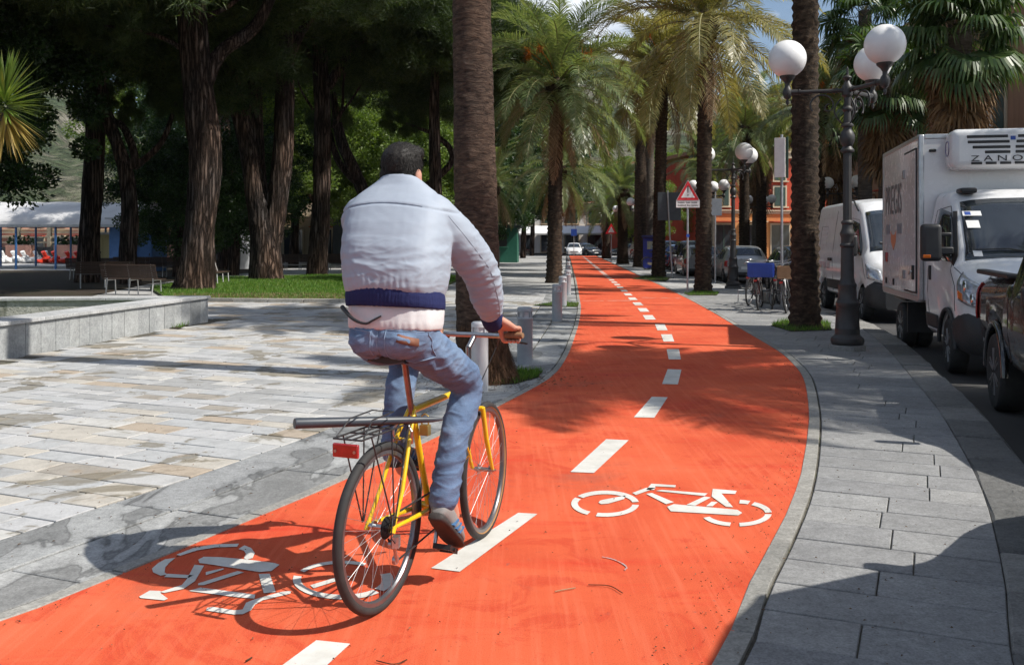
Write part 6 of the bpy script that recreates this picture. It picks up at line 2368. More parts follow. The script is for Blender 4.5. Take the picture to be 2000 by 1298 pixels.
BT = [(-15.5, 58, 7, 1.6, 1, 'dark tree behind the thick pine'), (-20.5, 66, 9, 1.9, 0, 'tall tree crown right of the pavilion'),
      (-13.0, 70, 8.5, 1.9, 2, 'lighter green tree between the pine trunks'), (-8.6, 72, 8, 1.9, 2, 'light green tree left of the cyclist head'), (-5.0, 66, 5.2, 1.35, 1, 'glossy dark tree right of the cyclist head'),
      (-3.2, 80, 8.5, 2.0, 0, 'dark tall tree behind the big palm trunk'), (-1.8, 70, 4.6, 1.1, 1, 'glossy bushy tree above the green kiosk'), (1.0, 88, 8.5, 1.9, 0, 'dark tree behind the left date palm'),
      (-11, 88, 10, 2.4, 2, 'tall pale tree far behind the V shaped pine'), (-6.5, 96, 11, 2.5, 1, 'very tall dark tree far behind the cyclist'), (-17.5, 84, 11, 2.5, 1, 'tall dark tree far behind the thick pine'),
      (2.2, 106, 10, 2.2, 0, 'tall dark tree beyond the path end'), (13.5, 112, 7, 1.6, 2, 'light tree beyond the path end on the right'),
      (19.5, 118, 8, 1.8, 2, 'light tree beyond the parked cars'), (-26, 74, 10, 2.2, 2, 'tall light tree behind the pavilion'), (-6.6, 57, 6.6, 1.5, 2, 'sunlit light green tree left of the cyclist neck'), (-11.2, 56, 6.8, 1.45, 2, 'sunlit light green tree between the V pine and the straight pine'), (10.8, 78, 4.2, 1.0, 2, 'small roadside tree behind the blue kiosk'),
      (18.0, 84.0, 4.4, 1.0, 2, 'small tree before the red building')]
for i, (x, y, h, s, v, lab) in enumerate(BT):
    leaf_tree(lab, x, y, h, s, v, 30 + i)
for i, (x, y, z, lab) in enumerate(((-3.6, 44.0, 11.6, 'pine with needles hanging over the path behind the date palm'), (0.6, 64.0, 13.0, 'tall pine crown behind the left date palm crown'))):
    if x > -1:
        x -= 3.2
    pine(lab, x, y, [([(0, 0, -0.05), (0.1, 0, 3), (0, 0.1, 7), (0.1, 0, z)], [0.34, 0.28, 0.24, 0.12])],
         [(0, 0, z, 1.1), (3.0, 0.5, z - 1.0, 1.0), (-3.0, 0, z - 0.8, 1.0), (0.5, -2.6, z - .6, 0.95)], 50 + i)

# ---- yucca at the left edge
yu = thing('yucca', 'bright green yucca head sticking in at the left picture edge', 'plant', (-7.0, 12.1, 0.03))
mb = MB()
mb.tube([(0, 0, 0), (0.12, 0, 1.4), (0.55, 0, 3.1)], [0.09, 0.075, 0.065], 14)
mb.build('stem', m_greybark, yu, 60)
random.seed(9)
T1, T2 = [], []
for k in range(260):
    u_ = rnd(-1, 1)
    az = rnd(0, 6.283)
    el = u_ * 1.35 + 0.1
    d = Vector((math.cos(az) * math.cos(el), math.sin(az) * math.cos(el), math.sin(el)))
    b = Vector((0.55, 0, 3.20 + 0.14 * u_)) + d * 0.05
    L = rnd(0.48, 0.68) * (1.0 if u_ > -0.4 else 0.95)
    w = d.cross(Vector((0.01, 0.02, 1))).normalized() * 0.016
    g = Vector((0, 0, -0.10 if u_ > -0.2 else -0.05)) * L
    m = b + d * L * 0.5 + g * 0.25
    e = b + d * L + g
    Tt = T1 if u_ > -0.45 else T2
    Tt.append([b - w * 0.7, b + w * 0.7, m + w])
    Tt.append([b - w * 0.7, m + w, m - w])
    Tt.append([m - w, m + w, e])
link('leaf_rosette', np_mesh('leaf_rosette', np.array(T1), None, m_yucca), yu)
link('old_leaves', np_mesh('old_leaves', np.array(T2), None, m_yucca_d), yu)

# ---- the lawn
def grass(name, poly, n, h, seed, z0=0.0, parent=None, mat=None, wd=0.006):
    rng = np.random.default_rng(seed)
    xs = [p[0] for p in poly]
    ys = [p[1] for p in poly]
    P = rng.uniform((min(xs), min(ys)), (max(xs), max(ys)), (int(n * 2.2), 2))
    ins = np.zeros(len(P), bool)
    j = len(poly) - 1
    for i in range(len(poly)):
        xi, yi = poly[i]
        xj, yj = poly[j]
        c = ((yi > P[:, 1]) != (yj > P[:, 1])) & (P[:, 0] < (xj - xi) * (P[:, 1] - yi) / (yj - yi + 1e-12) + xi)
        ins ^= c
        j = i
    P = P[ins][:n]
    k = len(P)
    p = np.concatenate([P, np.full((k, 1), z0)], 1)
    d = norm(np.concatenate([rng.normal(0, 0.35, (k, 2)), np.ones((k, 1))], 1))
    a = rng.uniform(0, 6.28, k)
    s = np.stack([np.cos(a), np.sin(a), np.zeros(k)], 1) * wd
    L = (h * rng.uniform(0.5, 1.3, k))[:, None]
    return link(name, np_mesh(name, np.stack([p - s, p + s, p + d * L], 1), None, mat or m_grass), parent)
LAWN = [(-8.7, 24.1), (-5.5, 23.7), (-2.6, 23.5), (-1.9, 40), (-6.5, 42.5), (-12.5, 38), (-11.4, 30)]
mb = MB()
mb.prism(LAWN, -0.02, 0.06)
lw = mb.build('lawn', m_turf, None, None)
tag(lw, kind='structure')
tag(grass('grass_blades', LAWN, 60000, 0.085, 1, 0.055, lw, None, 0.010), kind='stuff')
tag(grass('dry_blades', [(-8.7, 24.15), (-5.5, 23.75), (-2.6, 23.55), (-2.5, 25.6), (-5.5, 26.4), (-9.2, 26.0)], 5000, 0.06, 2, 0.06, lw, m_frond_dead, 0.014), kind='stuff')
mb = MB()
for a, b in zip(LAWN[:3], LAWN[1:3]):
    pass
edge = [Vector((p[0], p[1], 0)) for p in (LAWN[0], LAWN[1], LAWN[2])]
es = resample(edge, 0.9)
for a, b in zip(es[:-1], es[1:]):
    d = (b - a).normalized()
    nn = Vector((d.y, -d.x, 0))
    mb = MB()
    q = [a + d * 0.005, b - d * 0.005, b - d * 0.005 + nn * 0.22, a + d * 0.005 + nn * 0.22]
    mb.slab([(p.x, p.y, -0.02) for p in q], (0, 0, 1), 0.11)
    mb.build('edging_stone', m_edging, lw, None, bevel=0.008, fix=True)
tuft = MB()
PG = [('grass_patch', [at(960, 752), at(1008, 750), at(1052, 737), at(1060, 726), at(1010, 722), at(970, 738)], 900, 0.07, 'grass patch at the foot of the big brown palm'),
      ('grass_patch', [at(1505, 636), at(1545, 648), at(1625, 645), at(1618, 630), at(1580, 625), at(1530, 626)], 1500, 0.09, 'grass patch round the near dark palm'),
      ('grass_patch', [at(1335, 573), at(1345, 577), at(1400, 577), at(1405, 571), at(1370, 567)], 900, 0.08, 'grass patch at the foot of the palm by the warning sign'),
      ('grass_patch', [at(1040, 597), at(1128, 600), at(1131, 592), at(1090, 589)], 900, 0.05, 'grass patch between bollards at the left path edge'),
      ('grass_patch', [at(1235, 545), at(1300, 550), at(1310, 543), at(1260, 538)], 700, 0.08, 'grass patch round the palm left of the warning sign'),
      ('grass_patch', [at(300, 640), at(345, 636), at(372, 634), at(350, 642)], 120, 0.09, 'weeds growing at the foot of the planter wall')]
for i, (nm, poly, n, h, lab) in enumerate(PG):
    pl_ = [(p.x, p.y) for p in poly]
    s_ = MB()
    s_.add([(p[0], p[1], 0.008) for p in pl_], [tuple(range(len(pl_)))])
    o = s_.build(nm, m_soil, None, None, fix=False)
    if o.data.polygons[0].normal.z < 0:
        o.data.flip_normals()
    tag(o, lab, 'grass', kind='stuff')
    grass('blades', pl_, n, h, 60 + i, 0.008, o, None, 0.005)['kind'] = 'stuff'
# ================================================================== vehicles
def wheel_set(r, w, rimmat, spokes=5, name='wheel'):
    t = MB()
    ri = r * 0.66
    t.lathe([(ri, -w / 2 + 0.01), (ri + 0.02, -w / 2), (r - 0.03, -w / 2), (r - 0.008, -w / 2 + 0.02), (r, -w / 2 + 0.05), (r, w / 2 - 0.05), (r - 0.008, w / 2 - 0.02), (r - 0.03, w / 2), (ri + 0.02, w / 2), (ri, w / 2 - 0.01)], n=40, axis='Y')
    mt = t.mesh('tyre', m_rubber, 40)
    d = MB()
    for s in (-1, 1):
        y = s * (w / 2 - 0.025)
        d.lathe([(ri * 0.86, y - 0.008), (ri * 1.0, y - 0.008), (ri * 1.0, y + 0.008), (ri * 0.86, y + 0.008)] if True else [], n=36, axis='Y')
        d.lathe([(0.0, y - 0.012), (ri * 0.26, y - 0.012), (ri * 0.26, y + 0.012), (0.0, y + 0.012)], n=20, axis='Y')
        for k in range(spokes):
            a = 2 * PI * k / spokes
            for o in (-0.16, 0.16):
                d.bar((ri * 0.18 * math.cos(a + o), y, ri * 0.18 * math.sin(a + o)), (ri * 0.92 * math.cos(a + o * 0.8), y, ri * 0.92 * math.sin(a + o * 0.8)), 0.045, 0.012)
    md = d.mesh('rim', rimmat, 35)
    b = MB()
    b.lathe([(0.0, -w / 2 + 0.05), (ri * 0.97, -w / 2 + 0.05), (ri * 0.97, w / 2 - 0.05), (0.0, w / 2 - 0.05)], n=30, axis='Y')
    mk = b.mesh('brake_drum', m_black, 35)
    return mt, md, mk
def put_vwheel(ws, parent, loc, rz=0.0):
    o = link('wheel', ws[0], parent, loc, (0, rnd(0, 6), rz))
    link('rim', ws[1], o)
    link('brake_drum', ws[2], o)
    return o
class Body:
    def __init__(self, zb, belt, top, ws, wb, wt, axles, ra, crown=0.03, wz=0.34):
        self.__dict__.update(locals())
    def bot(self, x):
        z = clampterp(self.zb, x)
        for a in self.axles:
            d = abs(x - a)
            if d < self.ra:
                z = max(z, self.wz + math.sqrt(self.ra ** 2 - d * d))
        return z
    def sec(self, x):
        zt = clampterp(self.top, x)
        zbe = min(clampterp(self.belt, x), zt - 0.035)
        zb = min(self.bot(x), zbe - 0.02)
        ws, wb, wt = clampterp(self.ws, x), clampterp(self.wb, x), clampterp(self.wt, x)
        k = min(1.0, max(0.0, (zt - zbe) / 0.25))
        r = 0.02 + 0.07 * k
        wt2 = lerp(wb - 0.03, wt, k)
        return [(ws * 0.95, zb), (ws, zb + min(0.05, (zbe - zb) * 0.2)), (wb + 0.008, lerp(zb, zbe, 0.55)), (wb, zbe), (lerp(wb, wt2, 0.5) + 0.012 * k, lerp(zbe, zt - r, 0.5)),
                (wt2, zt - r), (wt2 - 0.05, zt - r * 0.25), (wt2 - 0.14, zt + self.crown * 0.2), (wt2 * 0.45, zt + self.crown * 0.85), (0.0, zt + self.crown)]
    def y_at(self, x, z):
        s = self.sec(x)
        for (y0, z0), (y1, z1) in zip(s[:-1], s[1:]):
            if min(z0, z1) <= z <= max(z0, z1) and abs(z1 - z0) > 1e-6:
                return lerp(y0, y1, (z - z0) / (z1 - z0))
        return s[3][0]
    def build(self, parent, mat, x0, x1, extra=(), name='body', step=0.12):
        xs = set([x0, x1]) | set(extra)
        x = min(x0, x1)
        while x < max(x0, x1):
            xs.add(round(x, 4))
            x += step
        for a in self.axles:
            for k in range(15):
                q = a + self.ra * math.cos(PI * k / 14) * 0.9999
                if min(x0, x1) < q < max(x0, x1):
                    xs.add(q)
        for tb in (self.top, self.belt):
            for q, _ in tb:
                if min(x0, x1) < q < max(x0, x1):
                    xs.add(q)
        xs = sorted(xs, reverse=True)
        mb = MB()
        V = []
        F = []
        for x in xs:
            s = self.sec(x)
            V += [(x, -y, z) for y, z in s] + [(x, y, z) for y, z in reversed(s[:-1])]
        n = 2 * len(self.sec(x0)) - 1
        for i in range(len(xs) - 1):
            for j in range(n - 1):
                F.append((i * n + j, i * n + j + 1, (i + 1) * n + j + 1, (i + 1) * n + j))
        F.append(tuple(range(n - 1, -1, -1)))
        F.append(tuple((len(xs) - 1) * n + j for j in range(n)))
        mb.add(V, F)
        return mb.build(name, mat, parent, 38, fix=True)
    def side(self, parent, name, mat, corners, s=-1, off=0.006, nu=8, nv=6, th=0.01):
        """panel on the flank; corners (x, z): bottom-a, bottom-b, top-b, top-a"""
        a, b, c, d = corners
        mb = MB()
        V = []
        for j in range(nv + 1):
            for i in range(nu + 1):
                u, v = i / nu, j / nv
                x = lerp(lerp(a[0], b[0], u), lerp(d[0], c[0], u), v)
                z = lerp(lerp(a[1], b[1], u), lerp(d[1], c[1], u), v)
                V.append((x, s * (self.y_at(x, z) + off), z))
        F = [(j * (nu + 1) + i, j * (nu + 1) + i + 1, (j + 1) * (nu + 1) + i + 1, (j + 1) * (nu + 1) + i) for j in range(nv) for i in range(nu)]
        mb.add(V, F)
        o = mb.build(name, mat, parent, 60)
        m = o.modifiers.new('s', 'SOLIDIFY')
        m.thickness = th
        m.offset = 0
        return o
    def over(self, parent, name, mat, xa, xb, ua=0.9, ub=0.9, off=0.008, nu=12, nv=8, th=0.008):
        """panel lying on the top surface between stations xa and xb (windscreen, rear window)"""
        mb = MB()
        V = []
        for j in range(nv + 1):
            v = j / nv
            x = lerp(xa, xb, v)
            s = self.sec(x)
            w = s[6][0] * lerp(ua, ub, v)
            e = 0.02
            dz = (self.sec(x + e)[9][1] - self.sec(x - e)[9][1]) / (2 * e)
            nrm = Vector((-dz, 0, 1)).normalized() * off
            for i in range(nu + 1):
                y = lerp(-w, w, i / nu)
                zz = clampterp(sorted((p[0], p[1]) for p in s[5:]), abs(y))
                V.append((x + nrm.x, y, zz + nrm.z))
        F = [(j * (nu + 1) + i, j * (nu + 1) + i + 1, (j + 1) * (nu + 1) + i + 1, (j + 1) * (nu + 1) + i) for j in range(nv) for i in range(nu)]
        mb.add(V, F)
        o = mb.build(name, mat, parent, 60)
        m = o.modifiers.new('s', 'SOLIDIFY')
        m.thickness = th
        m.offset = 0
        return o
    def seam(self, parent, pts, s=-1, r=0.005, mat=None, name='panel_seam'):
        mb = MB()
        P = []
        for (a, b) in zip(pts[:-1], pts[1:]):
            for k in range(6):
                x, z = lerp(a[0], b[0], k / 6), lerp(a[1], b[1], k / 6)
                P.append((x, s * (self.y_at(x, z) + 0.001), z))
        x, z = pts[-1]
        P.append((x, s * (self.y_at(x, z) + 0.001), z))
        mb.tube(P, r, 5)
        return mb.build(name, mat or m_black, parent, 60)
def bx(parent, name, mat, c, s, bev=0.0, rz=0.0, seg=2):
    mb = MB()
    mb.box(c, s, rz)
    return mb.build(name, mat, parent, 35, bevel=bev, seg=seg)
m_vwhite = paint('white_vehicle_paint', (0.74, 0.745, 0.75), 0.32, 0.5, 0.30)
m_boxw = paint('white_box_panel', (0.70, 0.705, 0.71), 0.22, 0.6, 0.06)
m_alu = simple('aluminium_profile', (0.55, 0.56, 0.57), (0.45, 0.46, 0.47), 12, 0.35, metal=0.7)
m_bumper = simple('dark_bumper_plastic', (0.024, 0.025, 0.027), (0.034, 0.034, 0.036), 8, 0.55)
m_silver = paint('silver_paint', (0.42, 0.43, 0.44), 0.3, 0.7, 0.12, 0.5)
m_greyc = paint('grey_paint', (0.20, 0.205, 0.21), 0.3, 0.7, 0.12, 0.4)
m_blackc = paint('black_paint', (0.010, 0.010, 0.011), 0.22, 0.9, 0.05)
m_darkc = paint('dark_blue_paint', (0.02, 0.026, 0.04), 0.25, 0.8, 0.06)
m_bluec = paint('blue_paint', (0.03, 0.08, 0.22), 0.25, 0.8, 0.06)
m_redc = paint('red_paint', (0.35, 0.02, 0.02), 0.25, 0.8, 0.06)
m_txt = simple('faded_grey_print', (0.10, 0.11, 0.115), (0.15, 0.16, 0.16), 14, 0.5)
m_txt_p = simple('pale_pink_print', (0.60, 0.42, 0.42), (0.64, 0.56, 0.56), 14, 0.5)
m_or = simple('orange_print', (0.62, 0.22, 0.10), (0.55, 0.24, 0.14), 10, 0.5)
vw = wheel_set(0.345, 0.21, m_galv, 6)
vw_alloy = wheel_set(0.375, 0.25, m_alloy, 6)
cw_ = wheel_set(0.305, 0.19, m_alloy, 7)

# ---------------------------------------------------------------- refrigerator truck
fw = Vector((-0.215, -0.977, 0)).normalized()
lf = Vector((fw.y, -fw.x, 0)) * -1.0
fa_ = Vector((5.50, 11.84, 0)) + lf * 0.90
truck = thing('box_truck', 'white refrigerator box truck with cooling unit over the cab, parked by the kerb', 'truck', (fa_.x, fa_.y, ROAD_Z), math.atan2(fw.y, fw.x))
cabb = Body([(-1.2, 0.42), (0.5, 0.42), (0.95, 0.36)], [(-1.2, 1.36), (0.30, 1.30), (0.60, 1.10), (0.95, 0.80)],
            [(-1.2, 2.30), (-0.70, 2.27), (-0.50, 2.17), (0.34, 1.40), (0.46, 1.335), (0.72, 1.20), (0.88, 1.05), (0.95, 0.86)],
            [(-1.2, 0.97), (0.4, 0.97), (0.75, 0.93), (0.95, 0.74)], [(-1.2, 1.0), (0.3, 1.0), (0.6, 0.97), (0.80, 0.90), (0.95, 0.74)],
            [(-1.2, 0.86), (-0.5, 0.82), (0.3, 0.90), (0.6, 0.88), (0.95, 0.64)], [0.0], 0.43, 0.04, 0.345)
cabb.build(truck, m_vwhite, 0.95, -1.2, name='cab')
cabb.over(truck, 'windscreen', m_glass, 0.335, -0.47, 0.97, 0.95)
for s in (-1, 1):
    cabb.side(truck, 'side_window', m_glass, [(-0.92, 1.42), (0.16, 1.38), (-0.42, 2.00), (-0.88, 2.08)], s, 0.006)
    cabb.side(truck, 'window_trim', m_black, [(0.16, 1.37), (0.30, 1.335), (-0.36, 2.02), (-0.42, 2.02)], s, 0.004)
    cabb.side(truck, 'door_strip', m_bumper, [(-1.18, 0.50), (-0.46, 0.50), (-0.46, 0.68), (-1.18, 0.68)], s, 0.012)
    hl = cabb.side(truck, 'headlight', m_clear_lens, [(0.93, 0.84), (0.60, 0.94), (0.50, 1.27), (0.80, 1.10)], s, 0.014, th=0.02)
    cabb.side(hl, 'indicator', m_orange_lens, [(0.70, 0.93), (0.62, 0.96), (0.60, 1.06), (0.68, 1.02)], s, 0.026)
    hr_ = MB()
    for (x, z, rr) in ((0.80, 0.96, 0.075), (0.66, 1.10, 0.08)):
        y = s * (cabb.y_at(x, z) + 0.022)
        hr_.sphere((x, y, z), rr, 14, 10, sc=(1, 0.25, 1))
    hr_.build('reflector', m_chrome, hl, 60)
    cabb.seam(truck, [(-1.02, 0.45), (-1.02, 2.05), (-0.52, 2.09), (0.24, 1.32), (0.42, 1.1), (0.44, 0.80)], s)
    cabb.seam(truck, [(0.32, 1.32), (0.54, 1.22), (0.66, 1.12)], s)
    bx(truck, 'door_handle', m_black, (-0.86, s * 1.012, 1.22), (0.06, 0.03, 0.19), 0.008)
    mr = MB()
    mr.box((0.13, s * 1.20, 1.62), (0.15, 0.24, 0.46))
    mo = mr.build('wing_mirror', m_black, truck, 35, bevel=0.05, seg=4)
    arm = MB()
    arm.box((0.10, s * 1.04, 1.52), (0.12, 0.20, 0.09))
    arm.box((0.10, s * 1.04, 1.72), (0.09, 0.16, 0.05))
    tag(arm.build('mirror_arm', m_black, mo, 35, bevel=0.015), kind='stuff')
    bx(mo, 'indicator', m_orange_lens, (0.205, s * 1.26, 1.45), (0.02, 0.09, 0.04), 0.006)
    put_vwheel(vw, truck, (0, s * 0.88, 0.345), R(-4))
    put_vwheel(vw, truck, (-3.1, s * 0.90, 0.345))
    put_vwheel(vw, truck, (-3.1, s * 0.68, 0.345))
    fl = MB()
    fl.tube([(0.445 * math.cos(a_), s * 0.985, 0.345 + 0.445 * math.sin(a_)) for a_ in [PI * k / 16 for k in range(17)]], 0.028, 8)
    fl.build('wheel_arch', m_bumper, truck, 60)
bump = Body([(0.3, 0.34), (1.0, 0.30)], [(0.3, 0.60), (0.6, 0.62), (1.0, 0.66)], [(0.3, 0.74), (0.55, 0.84), (0.75, 0.84), (1.0, 0.80)], [(0.3, 0.985), (0.7, 0.95), (1.0, 0.72)], [(0.3, 1.01), (0.72, 0.975), (0.90, 0.90), (1.0, 0.76)],
            [(0.3, 1.0), (0.72, 0.97), (1.0, 0.74)], [0.0], 0.435, 0.0, 0.345)
bump.build(truck, m_bumper, 1.0, 0.33, name='bumper')
bx(truck, 'fog_lamp', m_clear_lens, (0.985, -0.66, 0.50), (0.03, 0.16, 0.12), 0.02)
gr = MB()
for k in range(4):
    gr.box((0.955 - 0.012 * k, 0, 0.87 + 0.05 * k), (0.02, 0.9 - 0.06 * k, 0.02))
tag(gr.build('grille', m_black, truck, 35), kind='stuff')
for y0, y1 in ((-0.72, 0.05), (0.05, 0.75)):
    wp = MB()
    za = cabb.sec(0.30)[9][1] + 0.01
    wp.tube([(0.315, y0 * 0.2 + y1 * 0.8, za + 0.01), (0.27, lerp(y0, y1, 0.5), za + 0.06), (0.26, y0, za + 0.05)], 0.009, 6)
    wp.build('wiper', m_black, truck, 60)
for (u, zz, w, h, mt, nm) in ((-0.64, 2.00, 0.22, 0.09, m_sign_w, 'sticker'), (-0.66, 1.86, 0.15, 0.14, m_sign_w, 'sticker'), (-0.70, 1.50, 0.10, 0.10, m_sign_w, 'sticker')):
    x = None
    for k in range(200):
        xx = lerp(0.335, -0.47, k / 199)
        if cabb.sec(xx)[9][1] >= zz:
            x = xx
            break
    s = cabb.sec(x)
    zq = clampterp(sorted((p[0], p[1]) for p in s[5:]), abs(u))
    st = MB()
    sl = math.atan2(2.17 - 1.40, -0.84)
    M = Matrix.Rotation(R(90) - (PI - sl) if False else -R(47.5), 3, 'Y')
    st.box((x + 0.016, u, zq + 0.014), (0.004, w, h), mat=M)
    so = st.build(nm, mt, truck, None)
    if w > 0.2:
        st = MB()
        st.box(Vector((x + 0.016, u, zq + 0.014)) + M @ Vector((0.003, -0.05, 0)), (0.003, 0.07, h * 0.7), mat=M)
        st.build('print', m_sign_b, so, None)
rl = MB()
rl.box((-0.60, -0.62, 2.29), (0.28, 0.20, 0.07))
rl.build('roof_lamp', m_black, truck, 35, bevel=0.025, seg=3)
bx(truck, 'chassis', m_black, (-2.2, 0, 0.56), (5.4, 0.9, 0.24))
bx(truck, 'wheel_house', m_black, (0.0, 0, 0.62), (0.95, 1.60, 0.50))
for s in (-1, 1):
    bx(truck, 'mudguard', m_black, (-3.1, s * 0.80, 0.76), (0.95, 0.42, 0.06), 0.02)
    bx(truck, 'mud_flap', m_black, (-2.5, s * 0.80, 0.50), (0.03, 0.40, 0.45))
# the box
BX0, BX1, BW, BZ0, BZ1 = -1.27, -4.28, 1.07, 0.82, 3.10
box = MB()
box.box(((BX0 + BX1) / 2, 0, (BZ0 + BZ1) / 2), (BX0 - BX1, 2 * BW, BZ1 - BZ0))
bxo = box.build('cargo_box', m_boxw, truck, 35, bevel=0.015)
for s in (-1, 1):
    for (x) in (BX0, BX1):
        bx(bxo, 'corner_profile', m_alu, (x + (-0.035 if x == BX0 else 0.035), s * (BW - 0.032), (BZ0 + BZ1) / 2), (0.085, 0.08, BZ1 - BZ0 + 0.012), 0.022, seg=3)
    bx(bxo, 'edge_profile', m_alu, ((BX0 + BX1) / 2, s * (BW - 0.03), BZ1 - 0.028), (BX0 - BX1 - 0.10, 0.075, 0.072), 0.018, seg=3)
    bx(bxo, 'edge_profile', m_alu, ((BX0 + BX1) / 2, s * (BW - 0.03), BZ0 + 0.02), (BX0 - BX1 - 0.10, 0.078, 0.10), 0.015, seg=2)
bx(bxo, 'edge_profile', m_alu, (BX0 - 0.03, 0, BZ1 - 0.028), (0.075, 2 * BW - 0.13, 0.074), 0.018, seg=3)
# side door on the kerb side
dx0, dx1 = BX0 - 0.16, BX0 - 0.98
door = bx(bxo, 'side_door', m_boxw, ((dx0 + dx1) / 2, -BW - 0.008, 1.92), (dx0 - dx1, 0.030, 1.98), 0.008)
for x in (dx0 + 0.012, dx1 - 0.012):
    bx(door, 'door_seal', m_black, (x, -BW - 0.006, 1.92), (0.022, 0.024, 2.02))
for z in (0.915, 2.925):
    bx(door, 'door_seal', m_black, ((dx0 + dx1) / 2, -BW - 0.006, z), (dx0 - dx1 + 0.04, 0.024, 0.02))
for z in (1.15, 2.62):
    bx(door, 'hinge', m_galv, (dx1 + 0.01, -BW - 0.034, z), (0.10, 0.03, 0.13), 0.008)
bx(door, 'lock', m_black, (dx0 - 0.10, -BW - 0.034, 1.20), (0.07, 0.03, 0.20), 0.008)
hd_ = MB()
hd_.bar((dx0 - 0.09, -BW - 0.06, 1.22), (dx0 - 0.26, -BW - 0.06, 1.17), 0.02)
hd_.build('door_handle', m_steel, door, 35)
bx(bxo, 'marker_lamp', m_red_lens, (BX1 + 0.42, -BW - 0.012, 1.38), (0.14, 0.025, 0.16), 0.01)
bx(bxo, 'marker_lamp', m_red_lens, (BX1 + 0.42, -BW - 0.020, 1.40), (0.07, 0.025, 0.07), 0.01)
for x in (BX1 + 0.38, BX1 + 1.05):
    bx(bxo, 'latch', m_black, (x, -BW - 0.010, 1.0), (0.05, 0.02, 0.10))
ZR = (R(90), 0, 0)
text('PREGIS', 'lettering', ((dx1 + BX1) / 2 - 0.02, -BW - 0.004, 2.27), 0.66, m_txt, bxo, ZR, ext=0.001, sx=0.72)
for xx in (BX1 + 0.50, BX1 + 1.52):
    bx(bxo, 'emblem_block', simple('slate_print', (0.16, 0.20, 0.24), (0.2, 0.24, 0.28), 10, 0.5) if 'slate_print' not in MATS else MATS['slate_print'], (xx, -BW - 0.002, 1.83), (0.36, 0.004, 0.15))
em = MB()
cx = BX1 + 1.01
em.slab([(cx - 0.24, -BW - 0.001, 1.80), (cx - 0.20, -BW - 0.001, 1.62), (cx, -BW - 0.001, 1.50), (cx + 0.20, -BW - 0.001, 1.62), (cx + 0.24, -BW - 0.001, 1.80), (cx + 0.10, -BW - 0.001, 1.74), (cx - 0.10, -BW - 0.001, 1.74)], (0, -1, 0), 0.004)
em.build('emblem', m_or, bxo, None, fix=True)
# cooling unit
un = MB()
un.box((BX0 + 0.21, 0, 2.86), (0.44, 1.50, 0.53))
uo = un.build('cooling_unit', m_boxw, truck, 35, bevel=0.10, seg=5)
XF = BX0 + 0.43
for (y0, y1, z) in ((-0.56, -0.06, 3.015), (-0.55, -0.04, 2.945), (-0.49, -0.03, 2.875), (-0.34, -0.03, 2.81)):
    bx(uo, 'slot', m_black, (XF, (y0 + y1) / 2, z), (0.012, y1 - y0, 0.038), 0.012)
    bx(uo, 'slot', m_black, (XF, -(y0 + y1) / 2, z), (0.012, y1 - y0, 0.038), 0.012)
for k in range(6):
    bx(uo, 'slot', m_black, (XF, -0.44 + 0.176 * k, 2.665), (0.012, 0.135, 0.034), 0.012)
text('Z A N O T T I', 'lettering', (XF + 0.004, 0, 2.725), 0.105, m_sign_k, uo, (R(90), 0, R(90)), ext=0.002, sx=1.62)
bx(uo, 'badge', m_sign_b, (XF, 0, 2.99), (0.012, 0.06, 0.05))
bx(truck, 'marker_lamp', m_black, (BX0 + 0.02, -0.90, 2.88), (0.05, 0.09, 0.04), 0.015)
em = MB()
em.torus((BX0 + 0.20, -0.753, 2.88), 0.10, 0.006, (0, 1, 0), 24, 6)
em.build('emblem', simple('violet_print', (0.22, 0.20, 0.34), None, 10, 0.5), uo, 60)

# ---------------------------------------------------------------- white panel van
fw = Vector((-0.105, -0.9945, 0)).normalized()
lf = Vector((-fw.y, fw.x, 0))
va = Vector((7.33, 19.8, 0)) + lf * 0.90
van = thing('panel_van', 'white high roofed panel van parked behind the refrigerator truck', 'van', (va.x, va.y, ROAD_Z), math.atan2(fw.y, fw.x))
vb = Body([(-4.6, 0.44), (0.5, 0.40), (0.85, 0.34)], [(-4.6, 1.35), (0.2, 1.32), (0.55, 1.08), (0.85, 0.78)],
          [(-4.6, 2.40), (-4.5, 2.52), (-1.5, 2.54), (-0.98, 2.47), (-0.72, 2.30), (0.24, 1.42), (0.38, 1.32), (0.66, 1.14), (0.80, 1.0), (0.85, 0.84)],
          [(-4.6, 0.93), (-4.3, 0.96), (0.4, 0.97), (0.7, 0.92), (0.85, 0.74)], [(-4.6, 0.95), (-4.3, 0.99), (0.3, 0.99), (0.6, 0.96), (0.85, 0.74)],
          [(-4.6, 0.82), (-1.2, 0.84), (-0.7, 0.80), (0.25, 0.90), (0.6, 0.86), (0.85, 0.62)], [0.0, -3.55], 0.42, 0.05, 0.345)
vb.build(van, m_vwhite, 0.85, -4.6)
vb.over(van, 'windscreen', m_glass, 0.235, -0.68, 0.97, 0.94)
